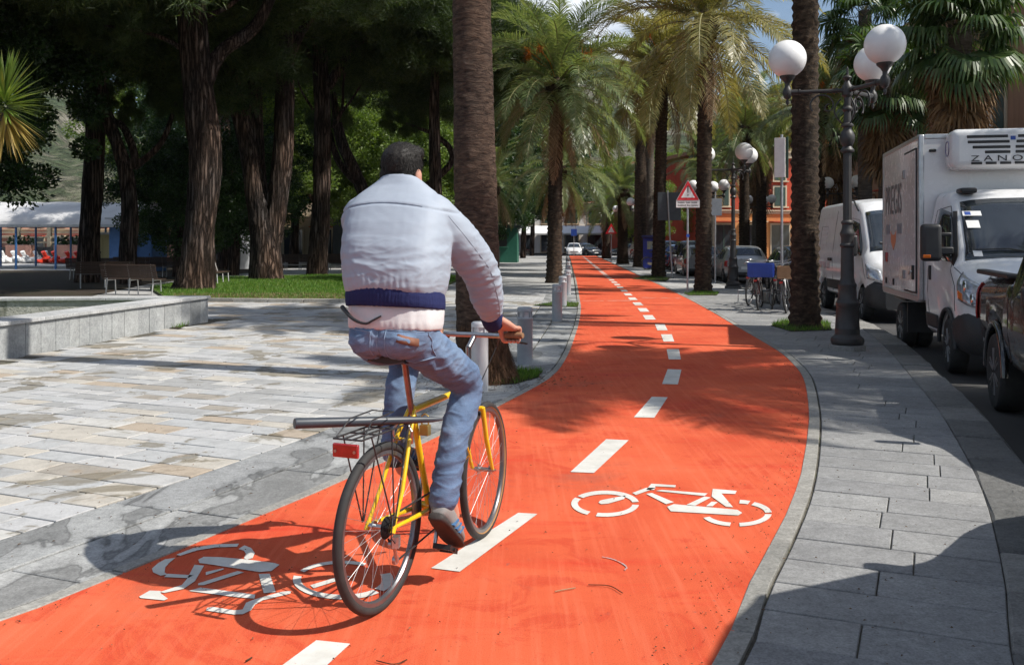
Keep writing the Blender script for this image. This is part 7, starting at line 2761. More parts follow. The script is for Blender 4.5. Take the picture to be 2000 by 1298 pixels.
for s in (-1, 1):
    vb.side(van, 'side_window', m_glass, [(-1.05, 1.36), (0.08, 1.34), (-0.62, 2.02), (-1.02, 2.10)], s)
    vb.side(van, 'side_strip', m_bumper, [(-3.1, 0.55), (-0.45, 0.55), (-0.45, 0.76), (-3.1, 0.76)], s, 0.012)
    hl = vb.side(van, 'headlight', m_clear_lens, [(0.84, 0.82), (0.50, 0.90), (0.42, 1.20), (0.70, 1.06)], s, 0.014, th=0.02)
    vb.seam(van, [(-1.12, 0.5), (-1.12, 2.15), (-0.70, 2.10), (0.16, 1.28), (0.40, 0.86)], s)
    vb.seam(van, [(-2.5, 0.5), (-2.5, 2.35)], s)
    vb.seam(van, [(-1.15, 2.2), (-4.5, 2.2)], s, 0.006, m_vwhite, 'roof_rail')
    rg = MB()
    rg.tube([(-0.66, s * 0.86, 2.30), (-0.9, s * 0.86, 2.44), (-1.15, s * 0.83, 2.53), (-1.6, s * 0.80, 2.57)], 0.02, 8)
    rg.build('gutter', m_black, van, 60)
    bx(van, 'door_handle', m_black, (-2.72, s * 1.01, 1.22), (0.34, 0.03, 0.07), 0.01)
    mr = MB()
    mr.box((-0.02, s * 1.17, 1.55), (0.14, 0.26, 0.44))
    mr.build('wing_mirror', m_black, van, 35, bevel=0.05, seg=4)
    put_vwheel(vw, van, (0, s * 0.87, 0.345), R(-3))
    put_vwheel(vw, van, (-3.55, s * 0.87, 0.345))
vbm = Body([(0.3, 0.32), (0.92, 0.28)], [(0.3, 0.62), (0.9, 0.60)], [(0.3, 0.72), (0.5, 0.84), (0.70, 0.86), (0.92, 0.80)], [(0.3, 0.98), (0.7, 0.94), (0.92, 0.72)], [(0.3, 1.0), (0.66, 0.965), (0.80, 0.90), (0.92, 0.74)],
           [(0.3, 0.99), (0.66, 0.96), (0.92, 0.72)], [0.0], 0.42, 0.0, 0.345)
vbm.build(van, m_bumper, 0.92, 0.33, name='bumper')
bx(van, 'wheel_house', m_black, (-1.8, 0, 0.6), (4.6, 1.55, 0.5))
prt = [(-3.95, 1.55), (-3.95, 2.0), (-3.3, 2.0)]
vb.seam(van, prt, -1, 0.006, m_txt, 'print')
for k in range(4):
    vb.side(van, 'print', simple('faint_print', (0.55, 0.56, 0.57), (0.62, 0.63, 0.64), 12, 0.5) if 'faint_print' not in MATS else MATS['faint_print'], [(-3.8, 1.92 - 0.12 * k), (-3.25, 1.92 - 0.12 * k), (-3.25, 1.99 - 0.12 * k), (-3.8, 1.99 - 0.12 * k)], -1, 0.004, th=0.002)
for k in range(3):
    x = -3.9 + 0.40 * k
    vb.side(van, 'print', m_txt_p, [(x, 1.00), (x + 0.30, 1.00), (x + 0.34, 1.16), (x + 0.04, 1.16)], -1, 0.004, th=0.002)
bx(van, 'sticker', m_sign_w, (0.06, -0.55, 1.62), (0.12, 0.12, 0.012), 0, 0)

# ---------------------------------------------------------------- black pickup
fw = Vector((-0.30, -0.954, 0)).normalized()
lf = Vector((-fw.y, fw.x, 0))
pk0 = Vector((4.78, 9.19, 0)) + lf * 0.80
pick = thing('pickup_truck', 'black pickup whose rear flank and alloy wheel show at the right edge', 'pickup', (pk0.x, pk0.y, ROAD_Z), math.atan2(fw.y, fw.x))
pb = Body([(-1.08, 0.60), (0.5, 0.48), (2.6, 0.48), (3.95, 0.45)], [(-1.08, 1.10), (0.6, 1.10), (2.5, 1.06), (3.95, 0.78)],
          [(-1.08, 1.22), (-1.0, 1.285), (0.66, 1.30), (0.70, 1.32), (0.78, 1.66), (0.95, 1.80), (2.0, 1.80), (2.25, 1.70), (2.75, 1.22), (3.0, 1.16), (3.60, 1.06), (3.78, 0.84)],
          [(-1.08, 0.82), (-0.95, 0.88), (3.4, 0.89), (3.78, 0.74)], [(-1.08, 0.84), (-0.95, 0.91), (3.3, 0.92), (3.78, 0.74)], [(-1.08, 0.83), (0.65, 0.90), (0.9, 0.68), (2.1, 0.68), (2.75, 0.78), (3.78, 0.66)],
          [0.0, 3.02], 0.46, 0.02, 0.375)
pb.build(pick, m_blackc, 3.78, -1.08)
pb.over(pick, 'windscreen', m_glass, 2.70, 2.24, 0.95, 0.93)
for s in (-1, 1):
    pb.side(pick, 'side_window', m_glass, [(0.95, 1.14), (1.62, 1.14), (1.62, 1.66), (1.02, 1.66)], s)
    pb.side(pick, 'side_window', m_glass, [(1.72, 1.14), (2.62, 1.12), (2.16, 1.64), (1.72, 1.66)], s)
    bx(pick, 'bed_rail', m_black, (-0.2, s * 0.86, 1.315), (1.70, 0.11, 0.05), 0.018, seg=3)
    pb.side(pick, 'tail_light', m_red_lens, [(-1.06, 0.82), (-0.93, 0.82), (-0.93, 1.20), (-1.06, 1.20)], s, 0.012, th=0.02)
    fl = MB()
    for ax in (0.0, 3.02):
        fl = MB()
        fl.tube([(ax + 0.47 * math.cos(a_), s * 0.905, 0.375 + 0.47 * math.sin(a_)) for a_ in [PI * k / 16 for k in range(17)]], 0.035, 8)
        fl.build('wheel_arch', m_blackc, pick, 60)
    put_vwheel(vw_alloy, pick, (0, s * 0.80, 0.375))
    put_vwheel(vw_alloy, pick, (3.02, s * 0.80, 0.375))
    pb.seam(pick, [(0.68, 0.55), (0.68, 1.22)], s)
    bx(pick, 'wing_mirror', m_black, (2.55, s * 1.05, 1.22), (0.12, 0.22, 0.17), 0.04)
bx(pick, 'wheel_house', m_black, (1.5, 0, 0.65), (4.6, 1.4, 0.45))
bx(pick, 'rear_bumper', m_chrome, (-1.12, 0, 0.62), (0.14, 1.66, 0.18), 0.03)

# ---------------------------------------------------------------- cars
def make_car(label, loc, ang, mat, kind='hatch', wide=0.86, H=1.46, L=4.1, cat='car', grp='cars parked along the street'):
    t = thing('parked_car', label, cat, loc, ang, grp)
    f0, f1 = 0.85, -(L - 0.85)
    wbs = -(L - 1.55)
    if kind == 'hatch':
        top = [(f1, 0.95), (f1 + 0.10, 1.05), (f1 + 0.55, H - 0.06), (f1 + 1.0, H), (-1.35, H), (-0.95, H - 0.08), (-0.05, 0.98), (0.5, 0.86), (0.78, 0.74), (f0, 0.62)]
        rw = (f1 + 0.13, f1 + 0.50)
    elif kind == 'sedan':
        top = [(f1, 0.88), (f1 + 0.10, 0.98), (f1 + 0.75, 1.02), (f1 + 1.35, H - 0.05), (f1 + 1.7, H), (-1.35, H), (-0.95, H - 0.08), (-0.05, 0.98), (0.5, 0.86), (0.78, 0.74), (f0, 0.62)]
        rw = (f1 + 0.80, f1 + 1.30)
    else:
        top = [(f1, 1.0), (f1 + 0.06, 1.10), (f1 + 0.25, H - 0.06), (f1 + 0.5, H), (-1.25, H), (-0.90, H - 0.08), (-0.05, 1.08), (0.5, 0.98), (0.78, 0.86), (f0, 0.7)]
        rw = (f1 + 0.08, f1 + 0.23)
    be = 0.92 if kind != 'suv' else 1.02
    b = Body([(f1, 0.36), (f1 + 0.4, 0.22), (0.5, 0.22), (f0, 0.26)], [(f1, be - 0.1), (f1 + 0.6, be), (-0.2, be - 0.04), (0.5, 0.74), (f0, 0.52)], top,
             [(f1, wide - 0.12), (f1 + 0.25, wide - 0.03), (0.4, wide - 0.03), (f0, wide - 0.22)], [(f1, wide - 0.10), (f1 + 0.25, wide), (0.3, wide), (0.6, wide - 0.05), (f0, wide - 0.22)],
             [(f1, wide - 0.2), (f1 + 0.5, wide - 0.24), (-1.0, wide - 0.24), (0.0, wide - 0.12), (f0, wide - 0.3)], [0.0, wbs], 0.35, 0.03, 0.305)
    b.build(t, mat, f0, f1)
    b.over(t, 'windscreen', m_glass, -0.10, -0.92, 0.96, 0.92)
    b.over(t, 'rear_window', m_glass, rw[0], rw[1], 0.92, 0.92)
    mid = lerp(f1, -0.5, 0.52)
    for s in (-1, 1):
        b.side(t, 'side_window', m_glass, [(mid + 0.05, be + 0.03), (-0.42, be - 0.0), (-1.05, H - 0.16), (mid + 0.05, H - 0.12)], s)
        b.side(t, 'side_window', m_glass, [(f1 + (0.75 if kind != 'sedan' else 1.15), be + 0.04), (mid - 0.05, be + 0.03), (mid - 0.05, H - 0.12), (f1 + (1.0 if kind != 'sedan' else 1.65), H - 0.14)], s)
        b.side(t, 'headlight', m_clear_lens, [(f0 - 0.01, 0.50), (f0 - 0.40, 0.60), (f0 - 0.42, 0.70), (f0 - 0.06, 0.62)], s, 0.010, th=0.02)
        b.side(t, 'tail_light', m_red_lens, [(f1 + 0.02, 0.66), (f1 + 0.24, 0.68), (f1 + 0.22, 0.92), (f1 + 0.06, 0.90)], s, 0.012, th=0.02)
        bx(t, 'wing_mirror', mat, (-0.38, s * (wide + 0.09), be + 0.04), (0.12, 0.20, 0.13), 0.04)
        put_vwheel(cw_, t, (0, s * (wide - 0.10), 0.305))
        put_vwheel(cw_, t, (wbs, s * (wide - 0.10), 0.305))
    bx(t, 'number_plate', m_sign_w, (f1 - 0.004, 0, 0.62), (0.02, 0.52, 0.11), 0.004)
    bx(t, 'bumper', m_bumper, (f1 + 0.03, 0, 0.40), (0.14, 2 * wide - 0.22, 0.14), 0.03)
    bx(t, 'number_plate', m_sign_w, (f0 + 0.004, 0, 0.40), (0.02, 0.52, 0.11), 0.004)
    bx(t, 'grille', m_black, (f0 - 0.005, 0, 0.53), (0.03, 0.8, 0.08), 0.01)
    bx(t, 'underbody', m_black, ((f0 + f1) / 2, 0, 0.40), (L * 0.82, 2 * wide - 0.45, 0.30))
    return t
AW = math.atan2(0.998, 0.058)      # facing away along the street
TW = AW + PI
def car_at(x, ytail, L=4.1):
    """origin (front axle) for a car facing away whose tail stands at ytail"""
    return (x + 0.058 * (L - 0.85), ytail + L - 0.85, ROAD_Z)
make_car('silver hatchback seen from behind beside the second lamp', car_at(9.05, 36.5), AW, m_silver, 'hatch', 0.86, 1.45)
make_car('grey estate car behind the palm left of the silver hatchback', car_at(8.35, 41.2, 4.4), AW, m_greyc, 'hatch', 0.87, 1.46, 4.4)
make_car('dark car with bluish windscreen behind the parked bicycles', (9.05, 28.6, ROAD_Z), TW, m_darkc, 'hatch', 0.86, 1.48)
PC = [(8.9, 46.6, m_blackc, 'suv', 1.66, 'black tall car just right of the warning sign pole'), (9.15, 51.6, m_bluec, 'hatch', 1.46, 'blue car in the parked row behind the warning sign'), (9.4, 56.6, m_darkc, 'suv', 1.66, 'dark tall car left of the warning sign'),
      (9.7, 61.8, m_greyc, 'sedan', 1.44, 'grey car far along the parked row behind the palms'), (10.0, 67.0, m_vwhite, 'hatch', 1.46, 'white car far along the row, right of the short thick palm'), (10.35, 73.0, m_redc, 'hatch', 1.46, 'red car far along the parked row'),
      (10.7, 79.0, m_vwhite, 'suv', 1.66, 'white tall car near the far end of the parked row'), (11.0, 86.0, m_darkc, 'hatch', 1.46, 'dark car at the far end of the parked row')]
for x, y, mt, kd, hh, lab in PC:
    make_car(lab, car_at(x, y), AW, mt, kd, 0.86, hh)
make_car('white car facing the camera at the far end of the path', (6.75, 103.6, ROAD_Z), TW, m_vwhite, 'hatch', 0.86, 1.48)
make_car('dark car beside the white car at the far path end', (9.0, 107.0, ROAD_Z), R(-60), m_darkc, 'hatch', 0.86, 1.46)
make_car('black car crossing behind the distant palm at the path end', (11.8, 104.5, ROAD_Z), R(-150), m_blackc, 'hatch', 0.86, 1.46)
# a tall car parked nearer than the frame: only its shadow lies on the pavement
sa = math.atan2(0.917, 0.40)
make_car('dark tall car parked by the kerb beside the camera', (3.62, 4.05, ROAD_Z), sa, m_darkc, 'suv', 0.95, 2.20, 3.5)

# ---------------------------------------------------------------- parked bicycles
def city_bike(label, loc, ang, fmat, lean=0.0, guard=None, fender=None, basket=False):
    t = thing('parked_bicycle', label, 'bicycle', loc, ang, 'bicycles left on the pavement')
    t.rotation_euler = (lean, 0, ang)
    put_wheel(wm, t, (0, 0, WR))
    put_wheel(wm, t, (1.06, 0, WR), R(12))
    f = MB()
    B = Vector((0.44, 0, 0.29))
    f.tube([B, (0.27, 0, 0.80)], 0.016, 10)
    f.tube([B, (0.62, 0, 0.42), (0.86, 0, 0.72)], 0.018, 10)
    f.tube([(0.36, 0, 0.52), (0.62, 0, 0.60), (0.87, 0, 0.80)], 0.015, 10)
    f.tube([(0.86, 0, 0.84), (0.90, 0, 0.70)], 0.019, 10)
    for s in (-1, 1):
        f.tube([(0.29, s * 0.015, 0.74), (0.0, s * 0.06, WR)], 0.009, 8)
        f.tube([B + Vector((0, s * 0.02, 0)), (0.0, s * 0.06, WR)], 0.010, 8)
        f.tube([(0.90, s * 0.04, 0.69), (0.98, s * 0.05, 0.5), (1.06, s * 0.055, WR)], 0.011, 8)
    f.build('frame', fmat, t, 50)
    h = MB()
    h.tube([(0.86, 0, 0.84), (0.83, 0, 1.0)], 0.012, 8)
    h.tube([(0.68, -0.27, 1.03), (0.80, -0.25, 1.06), (0.87, -0.1, 1.03), (0.87, 0.1, 1.03), (0.80, 0.25, 1.06), (0.68, 0.27, 1.03)], 0.011, 8)
    h.build('handlebar', m_steel, t, 50)
    sd2 = MB()
    sd2.tube([(0.27, 0, 0.78), (0.235, 0, 0.92)], 0.013, 8)
    sd2.sphere((0.20, 0, 0.945), 1, 14, 8, sc=(0.13, 0.08, 0.035))
    sd2.sphere((0.31, 0, 0.945), 1, 12, 8, sc=(0.10, 0.025, 0.025))
    sd2.build('saddle', m_leather, t, 60)
    for cx in (0.0, 1.06):
        fe = MB()
        pts = [Vector((cx + (WR + 0.02) * math.cos(a_), 0, WR + (WR + 0.02) * math.sin(a_))) for a_ in [R(20 + 10 * k) for k in range(15)]]
        for p, q in zip(pts[:-1], pts[1:]):
            n = (q - p).cross(Vector((0, 1, 0))).normalized()
            fe.add([p - Vector((0, .022, 0)), p + Vector((0, .022, 0)), q + Vector((0, .022, 0)), q - Vector((0, .022, 0))], [(0, 1, 2, 3)])
        fe.build('mudguard', fender or m_black, t, None)
    rk2 = MB()
    for yy in (-0.06, 0, 0.06):
        rk2.tube([(-0.25, yy, 0.72), (0.2, yy, 0.72)], 0.005, 6)
    for xx in (-0.25, 0.0, 0.2):
        rk2.tube([(xx, -.06, 0.72), (xx, .06, 0.72)], 0.005, 6)
    for s in (-1, 1):
        rk2.tube([(-0.15, s * .06, 0.72), (0, s * .07, WR)], 0.005, 6)
    rk2.build('luggage_rack', m_black, t, 50)
    cg = MB()
    cg.slab([(0.0, -0.05, WR + 0.06), (0.0, -0.05, WR - 0.05), (0.42, -0.05, 0.18), (0.54, -0.05, 0.22), (0.56, -0.05, 0.33), (0.46, -0.05, 0.40)], (0, -1, 0), 0.025)
    cg.build('chain_guard', guard or m_black, t, 40, fix=True)
    pd = MB()
    pd.tube([B + Vector((0, -0.06, 0)), B + Vector((0.10, -0.07, -0.13))], 0.009, 6)
    pd.tube([B + Vector((0, 0.06, 0)), B + Vector((-0.10, 0.07, 0.13))], 0.009, 6)
    pd.tube([B + Vector((0, -0.06, 0)), B + Vector((0, 0.06, 0))], 0.009, 6)
    pd.build('crankset', m_steel, t, 50)
    bx(t, 'pedal', m_black, B + Vector((0.10, -0.115, -0.13)), (0.08, 0.09, 0.02), 0.004)
    bx(t, 'pedal', m_black, B + Vector((-0.10, 0.115, 0.13)), (0.08, 0.09, 0.02), 0.004)
    bx(t, 'rear_reflector', m_red_lens, (-0.27, 0, 0.66), (0.02, 0.07, 0.04), 0.005)
    return t
m_maroon = paint('maroon_frame', (0.12, 0.03, 0.03), 0.35, 0.4, 0.2)
m_whitef = paint('white_frame', (0.6, 0.6, 0.6), 0.35, 0.4, 0.2)
m_cream = simple('cream_guard', (0.62, 0.52, 0.36), (0.55, 0.46, 0.32), 8, 0.5)
m_bluebox = simple('blue_plastic_crate', (0.02, 0.065, 0.33), (0.025, 0.08, 0.40), 8, 0.45)
m_card = simple('cardboard', (0.36, 0.23, 0.13), (0.30, 0.19, 0.105), 8, 0.9, 0.2, 60, 0.002)
pA = at(1481, 606)
A1 = R(72)
b1 = city_bike('maroon bicycle with a blue crate on its rear carrier', pA, A1, m_maroon, R(-4))
b2 = city_bike('white framed bicycle with a cardboard box, beside the near dark palm', at(1536, 612), R(70), m_whitef, R(-8))
b3 = city_bike('dark bicycle in the rack behind the blue crate bicycle', at(1462, 596), R(62), m_black, R(4))
city_bike('black bicycle between the crate bicycle and the white one', at(1508, 604), R(75), m_black, R(5))
city_bike('rust red bicycle behind the cardboard box bicycle', at(1522, 594), R(64), m_redc, R(-5))
b4 = city_bike('cream and maroon ladies bicycle parked across the pavement by the dark palm', (7.25, 51.0, 0), R(8), m_maroon, 0.05, m_cream, m_cream)
b5 = city_bike('bicycle half hidden behind the palm left of the warning sign', (8.25, 48.0, 0), R(200), m_redc, 0.05)
city_bike('distant bicycle leaning near the far palms', (8.9, 70.0, 0), R(30), m_black, 0.06)
def crate(label, loc, ang, mat, s, name, cat, lattice=True):
    t = thing(name, label, cat, loc, ang)
    w, d, h = s
    bx(t, 'bottom', mat, (0, 0, 0.012), (w, d, 0.018))
    for (c, sz, nm) in (((0, -d / 2, h / 2 + 0.0235), (w, 0.016, h), 'side'), ((0, d / 2, h / 2 + 0.0235), (w, 0.016, h), 'side'), ((-w / 2, 0, h / 2 + 0.0235), (0.016, d - 0.018, h), 'side'), ((w / 2, 0, h / 2 + 0.0235), (0.016, d - 0.018, h), 'side')):
        o = bx(t, nm, mat, c, sz, 0.003)
        if lattice:
            for k in (-1, 0, 1):
                if sz[0] > sz[1]:
                    bx(o, 'rib', mat, (c[0] + k * w * 0.3, c[1] * 1.04, c[2]), (0.02, 0.02, h * 0.98))
                else:
                    bx(o, 'rib', mat, (c[0] * 1.04, c[1] + k * d * 0.3, c[2]), (0.02, 0.02, h * 0.98))
    return t
cr1 = crate('blue plastic crate strapped on the rear of the maroon bicycle', (pA.x + 0.0, pA.y + 0.02, 0.735), A1, m_bluebox, (0.42, 0.52, 0.28), 'plastic_crate', 'crate')
if True:
    q = Vector((math.cos(A1), math.sin(A1), 0))
    cr1.location = (pA.x - q.x * 0.03 + 0.06, pA.y - q.y * 0.03, 0.728)
    pc = at(1536, 612)
    q = Vector((math.cos(R(70)), math.sin(R(70)), 0))
    cr2 = crate('brown cardboard box carried on the white framed bicycle', (pc.x - q.x * 0.02 + 0.10, pc.y - q.y * 0.02, 0.725), R(66), m_card, (0.40, 0.50, 0.24), 'cardboard_box', 'box', False)
bk = at(1512, 592)
rack = thing('bicycle_rack', 'low pale concrete bicycle stand between the parked bicycles', 'bicycle stand', (bk.x, bk.y, 0), R(5))
bx(rack, 'block', m_edging, (0, 0, 0.14), (0.55, 0.35, 0.28), 0.03)
rq = MB()
rq.tube([(-0.9, 0, 0.0), (-0.9, 0, 0.32), (0.9, 0, 0.32), (0.9, 0, 0.0)], 0.018, 8)
rq.build('rail', m_galv, rack, 40)
# ================================================================== buildings, pavilion, hills
def wallmat(name, c, c2=None, streak=0.3):
    t = NT(name)
    mp = t.mapping('Object', (1, 1, 0.4))
    n = t.noise(mp, 1.2, 7, 0.65)
    c2 = c2 or tuple(x * 0.75 for x in c)
    col = (t.ramp(n, 'Fac', [(0.3, c2), (0.7, c)]), 0)
    n2 = t.noise(t.mapping('Object', (3, 3, 0.3)), 1.0, 5)
    d = t.ramp(n2, 'Fac', [(0.5, 1.0), (0.75, 1.0 - streak)])
    col = t.mix(1.0, col, (d, 0), 'MULTIPLY')
    t.base(col)
    t.rough(0.9)
    n3 = t.noise(mp, 40, 3)
    t.bump(n3, 'Fac', 0.3, 0.01)
    return t.done(0.2)
m_brownwall = wallmat('ochre_brown_plaster', (0.38, 0.21, 0.125), (0.31, 0.165, 0.10))
m_redwall = wallmat('red_plaster', (0.50, 0.085, 0.045), (0.43, 0.07, 0.04))
m_orangewall = wallmat('orange_plaster', (0.60, 0.27, 0.10), (0.52, 0.22, 0.085))
m_creamwall = wallmat('cream_plaster', (0.62, 0.52, 0.36), (0.55, 0.46, 0.32))
m_whitewall = wallmat('white_plaster', (0.72, 0.71, 0.68), (0.62, 0.61, 0.58))
m_pinkwall = wallmat('pink_plaster', (0.60, 0.32, 0.24), (0.52, 0.27, 0.2))
m_beige = wallmat('beige_plaster', (0.48, 0.40, 0.30), (0.42, 0.34, 0.25))
m_trim = simple('stone_trim', (0.55, 0.45, 0.32), (0.48, 0.39, 0.28), 4, 0.85)
m_shut = simple('dark_green_shutter', (0.020, 0.045, 0.035), (0.03, 0.06, 0.045), 6, 0.6, var=0.2)
m_roof = simple('clay_tiles', (0.34, 0.15, 0.09), (0.27, 0.12, 0.075), 3, 0.85)
m_bluepost = simple('blue_post_paint', (0.05, 0.15, 0.36), (0.06, 0.18, 0.42), 6, 0.45)
m_yellowcab = simple('pale_yellow_boards', (0.55, 0.48, 0.25), (0.48, 0.42, 0.22), 4, 0.7, stretch=(8, 8, 0.5))
m_bluecab = simple('blue_boards', (0.05, 0.13, 0.30), (0.065, 0.16, 0.36), 4, 0.6)
m_greycab = simple('pale_grey_boards', (0.50, 0.52, 0.54), (0.42, 0.44, 0.46), 4, 0.7)
m_fabricroof = simple('white_awning_fabric', (0.60, 0.60, 0.60), (0.50, 0.50, 0.50), 0.8, 0.7)
m_greenk = simple('green_kiosk_paint', (0.012, 0.10, 0.065), (0.018, 0.12, 0.08), 4, 0.5)
def facade(name, label, origin, ang, W, H, D, wall, floors, bays, win=(1.0, 1.7), first=3.6, balc=(), trim=True, ground=None, grp='houses around the promenade'):
    """house whose front lies along local x (0..W), looking to local -y; origin at its left front foot"""
    t = thing(name, label, 'building', origin, ang, grp)
    mb = MB()
    mb.box((W / 2, D / 2, H / 2), (W, D, H))
    wo = mb.build('wall', wall, t, None)
    if ground:
        bx(t, 'ground_floor', ground, (W / 2, -0.02, first / 2), (W + 0.04, 0.10, first - 0.3))
    for b in range(bays):
        x = W * (b + 0.5) / bays
        dw = min(1.9, W / bays * 0.62)
        dr = bx(t, 'shopfront', m_trim, (x, -0.10, first * 0.40), (dw + 0.24, 0.10, first * 0.74), 0.01)
        bx(dr, 'pane', m_glass, (x, -0.155, first * 0.39), (dw, 0.03, first * 0.68))
        bx(dr, 'mullion', m_shut, (x, -0.18, first * 0.39), (0.08, 0.03, first * 0.68))
        bx(dr, 'awning', m_creamwall if b % 2 else m_redwall, (x, -0.55, first * 0.80), (dw + 0.5, 0.9, 0.07))
    if trim:
        for z, hh, pr in [(first, 0.28, 0.18)] + [(H - 0.15, 0.5, 0.35)]:
            bx(t, 'cornice', m_trim, (W / 2, -pr / 2, z), (W + pr, pr, hh), 0.03)
            bx(t, 'cornice', m_trim, (W / 2, -pr / 2 - 0.08, z + hh * 0.5), (W + pr, pr + 0.12, 0.10), 0.02)
    fh = (H - first - 0.6) / max(1, floors)
    for f in range(floors):
        for b in range(bays):
            x = W * (b + 0.5) / bays
            z = first + fh * f + 0.55 + win[1] / 2
            fr_ = bx(t, 'window', m_trim, (x, -0.03, z), (win[0] + 0.30, 0.10, win[1] + 0.30), 0.01)
            bx(fr_, 'pane', m_glass, (x, -0.075, z), (win[0] * 0.96, 0.03, win[1]))
            for s in (-1, 1):
                sh_ = bx(fr_, 'shutter', m_shut, (x + s * win[0] * 0.25, -0.105, z), (win[0] * 0.47, 0.04, win[1]))
                sl_ = MB()
            bx(fr_, 'sill', m_trim, (x, -0.12, z - win[1] / 2 - 0.12), (win[0] + 0.5, 0.26, 0.10), 0.01)
            if (f, b) in balc:
                bl_ = bx(t, 'balcony', m_trim, (x, -0.5, z - win[1] / 2 - 0.10), (win[0] + 1.6, 1.0, 0.20), 0.02)
                bx(bl_, 'handrail', m_whitewall, (x, -0.95, z - win[1] / 2 + 0.95), (win[0] + 1.6, 0.12, 0.12), 0.02)
                nb_ = 11
                for k in range(nb_):
                    q = MB()
                    q.lathe([(0.04, 0), (0.07, 0.05), (0.04, 0.12), (0.075, 0.35), (0.035, 0.7), (0.06, 0.78), (0.05, 0.88)], (lerp(x - win[0] / 2 - 0.75, x + win[0] / 2 + 0.75, k / (nb_ - 1)), -0.95, z - win[1] / 2 + 0.0), 10)
                    q.build('baluster', m_whitewall, bl_, 50)
    rf_ = bx(t, 'roof', m_roof, (W / 2, D / 2, H + 0.22), (W + 0.9, D + 0.9, 0.30))
    return t
sd_ang = math.atan2(1.0, 0.058)
# right-hand brown house, its front along the street looking to -x
facade('town_house', 'brown plastered house with cornices and balustraded balcony behind the fan palms', (19.0 + 0.058 * 64, 66.0, 0), sd_ang + PI, 40, 13.0, 11, m_brownwall, 2, 9, (1.2, 2.2), 5.6, ((0, 7), (0, 5), (0, 2), (1, 7)))
# red house beyond it
facade('town_house', 'bright red house with yellow trim between the near palm and the van', (16.5, 80.0, 0), R(12), 13, 9.0, 11, m_redwall, 2, 5, (1.0, 1.6), 4.0, (), True, m_orangewall)
facade('town_house', 'red and cream house front left of the near palm trunk', (12.6, 112.0, 0), R(6), 12, 10.5, 10, m_redwall, 2, 5, (1.1, 1.9), 4.2, (), True, m_creamwall)
facade('town_house', 'orange house along the street beyond the brown house', (22.9 + 0.058 * 44, 112.0, 0), sd_ang + PI, 26, 11, 10, m_orangewall, 3, 8, (1.0, 1.7), 4.0)
facade('town_house', 'cream villa glimpsed between palm trunks below the hill', (27.0, 190.0, 0), R(5), 16, 16.5, 12, m_creamwall, 4, 6, (1.2, 1.7), 4.0)
facade('town_house', 'white low building closing the end of the promenade', (-6.0, 126.0, 0), R(2), 34, 6.5, 10, m_whitewall, 1, 11, (1.6, 1.8), 3.4)
facade('town_house', 'beige building behind the cyclist\'s left shoulder', (-21.5, 78.0, 0), R(3), 9.5, 7.0, 8, m_beige, 1, 4, (1.0, 1.6), 3.4)
facade('town_house', 'pink house row beyond the pavilion', (-62.0, 96.0, 0), R(2), 30, 4.6, 8, m_pinkwall, 1, 14, (0.9, 1.0), 2.6)
aw = thing('awning', 'white market awning at the far end of the path', 'awning', (1.0, 118.0, 0))
for k in range(6):
    mb = MB()
    mb.cyl((k * 3.4, 0, 0), (k * 3.4, 0, 2.6), 0.06, n=8)
    mb.build('post', m_white, aw, 40)
mb = MB()
mb.add([(-0.4, -1.6, 2.55), (17.4, -1.6, 2.55), (17.4, 1.6, 3.5), (-0.4, 1.6, 3.5), (-0.4, -1.6, 2.35), (17.4, -1.6, 2.35)], [(0, 1, 2, 3), (4, 5, 1, 0)])
o = mb.build('canopy', m_white, aw, None)
o.modifiers.new('s', 'SOLIDIFY').thickness = 0.05
# green kiosk
gk = thing('kiosk', 'dark green kiosk right of the big palm trunk', 'kiosk', (-0.75, 70.0, 0), R(-4))
bx(gk, 'wall', m_greenk, (0, 0, 1.25), (2.4, 2.0, 2.5), 0.02)
bx(gk, 'roof', simple('kiosk_roof', (0.015, 0.03, 0.025), None, 4, 0.6), (0, 0, 2.6), (3.0, 2.6, 0.2), 0.03)
bx(gk, 'hatch', m_black, (-0.2, -1.01, 1.6), (1.3, 0.04, 0.9))
bx(gk, 'counter', m_greenk, (-0.2, -1.12, 1.1), (1.5, 0.25, 0.06), 0.01)
lb = thing('litter_bin', 'small dark litter bin left of the green kiosk', 'litter bin', (-0.75 - 0.25, 58.0, 0))
mb = MB()
mb.lathe([(0.20, 0.0), (0.24, 0.05), (0.26, 0.85), (0.28, 0.87), (0.28, 0.93), (0.2, 0.95)], n=20)
mb.build('bin', m_metal_dark, lb, 40)
mb = MB()
mb.lathe([(0.27, 0.95), (0.26, 0.99), (0.05, 1.06)], n=20)
mb.build('lid', m_black, lb, 40)
# blue ticket machine
bm_ = thing('ticket_machine', 'blue machine with yellow panels between the dark palm trunks', 'machine', (7.9, 54.2, 0), R(-10))
bx(bm_, 'body', simple('royal_blue', (0.015, 0.03, 0.30), (0.02, 0.04, 0.36), 5, 0.4), (0, 0, 0.85), (0.85, 0.6, 1.7), 0.03)
bx(bm_, 'canopy', simple('navy_top', (0.015, 0.02, 0.12), None, 5, 0.5), (0, -0.05, 1.78), (1.0, 0.8, 0.16), 0.03)
bx(bm_, 'panel', simple('yellow_panel', (0.55, 0.50, 0.25), (0.2, 0.3, 0.4), 6, 0.5), (0.05, -0.31, 1.3), (0.5, 0.02, 0.45), 0.01)
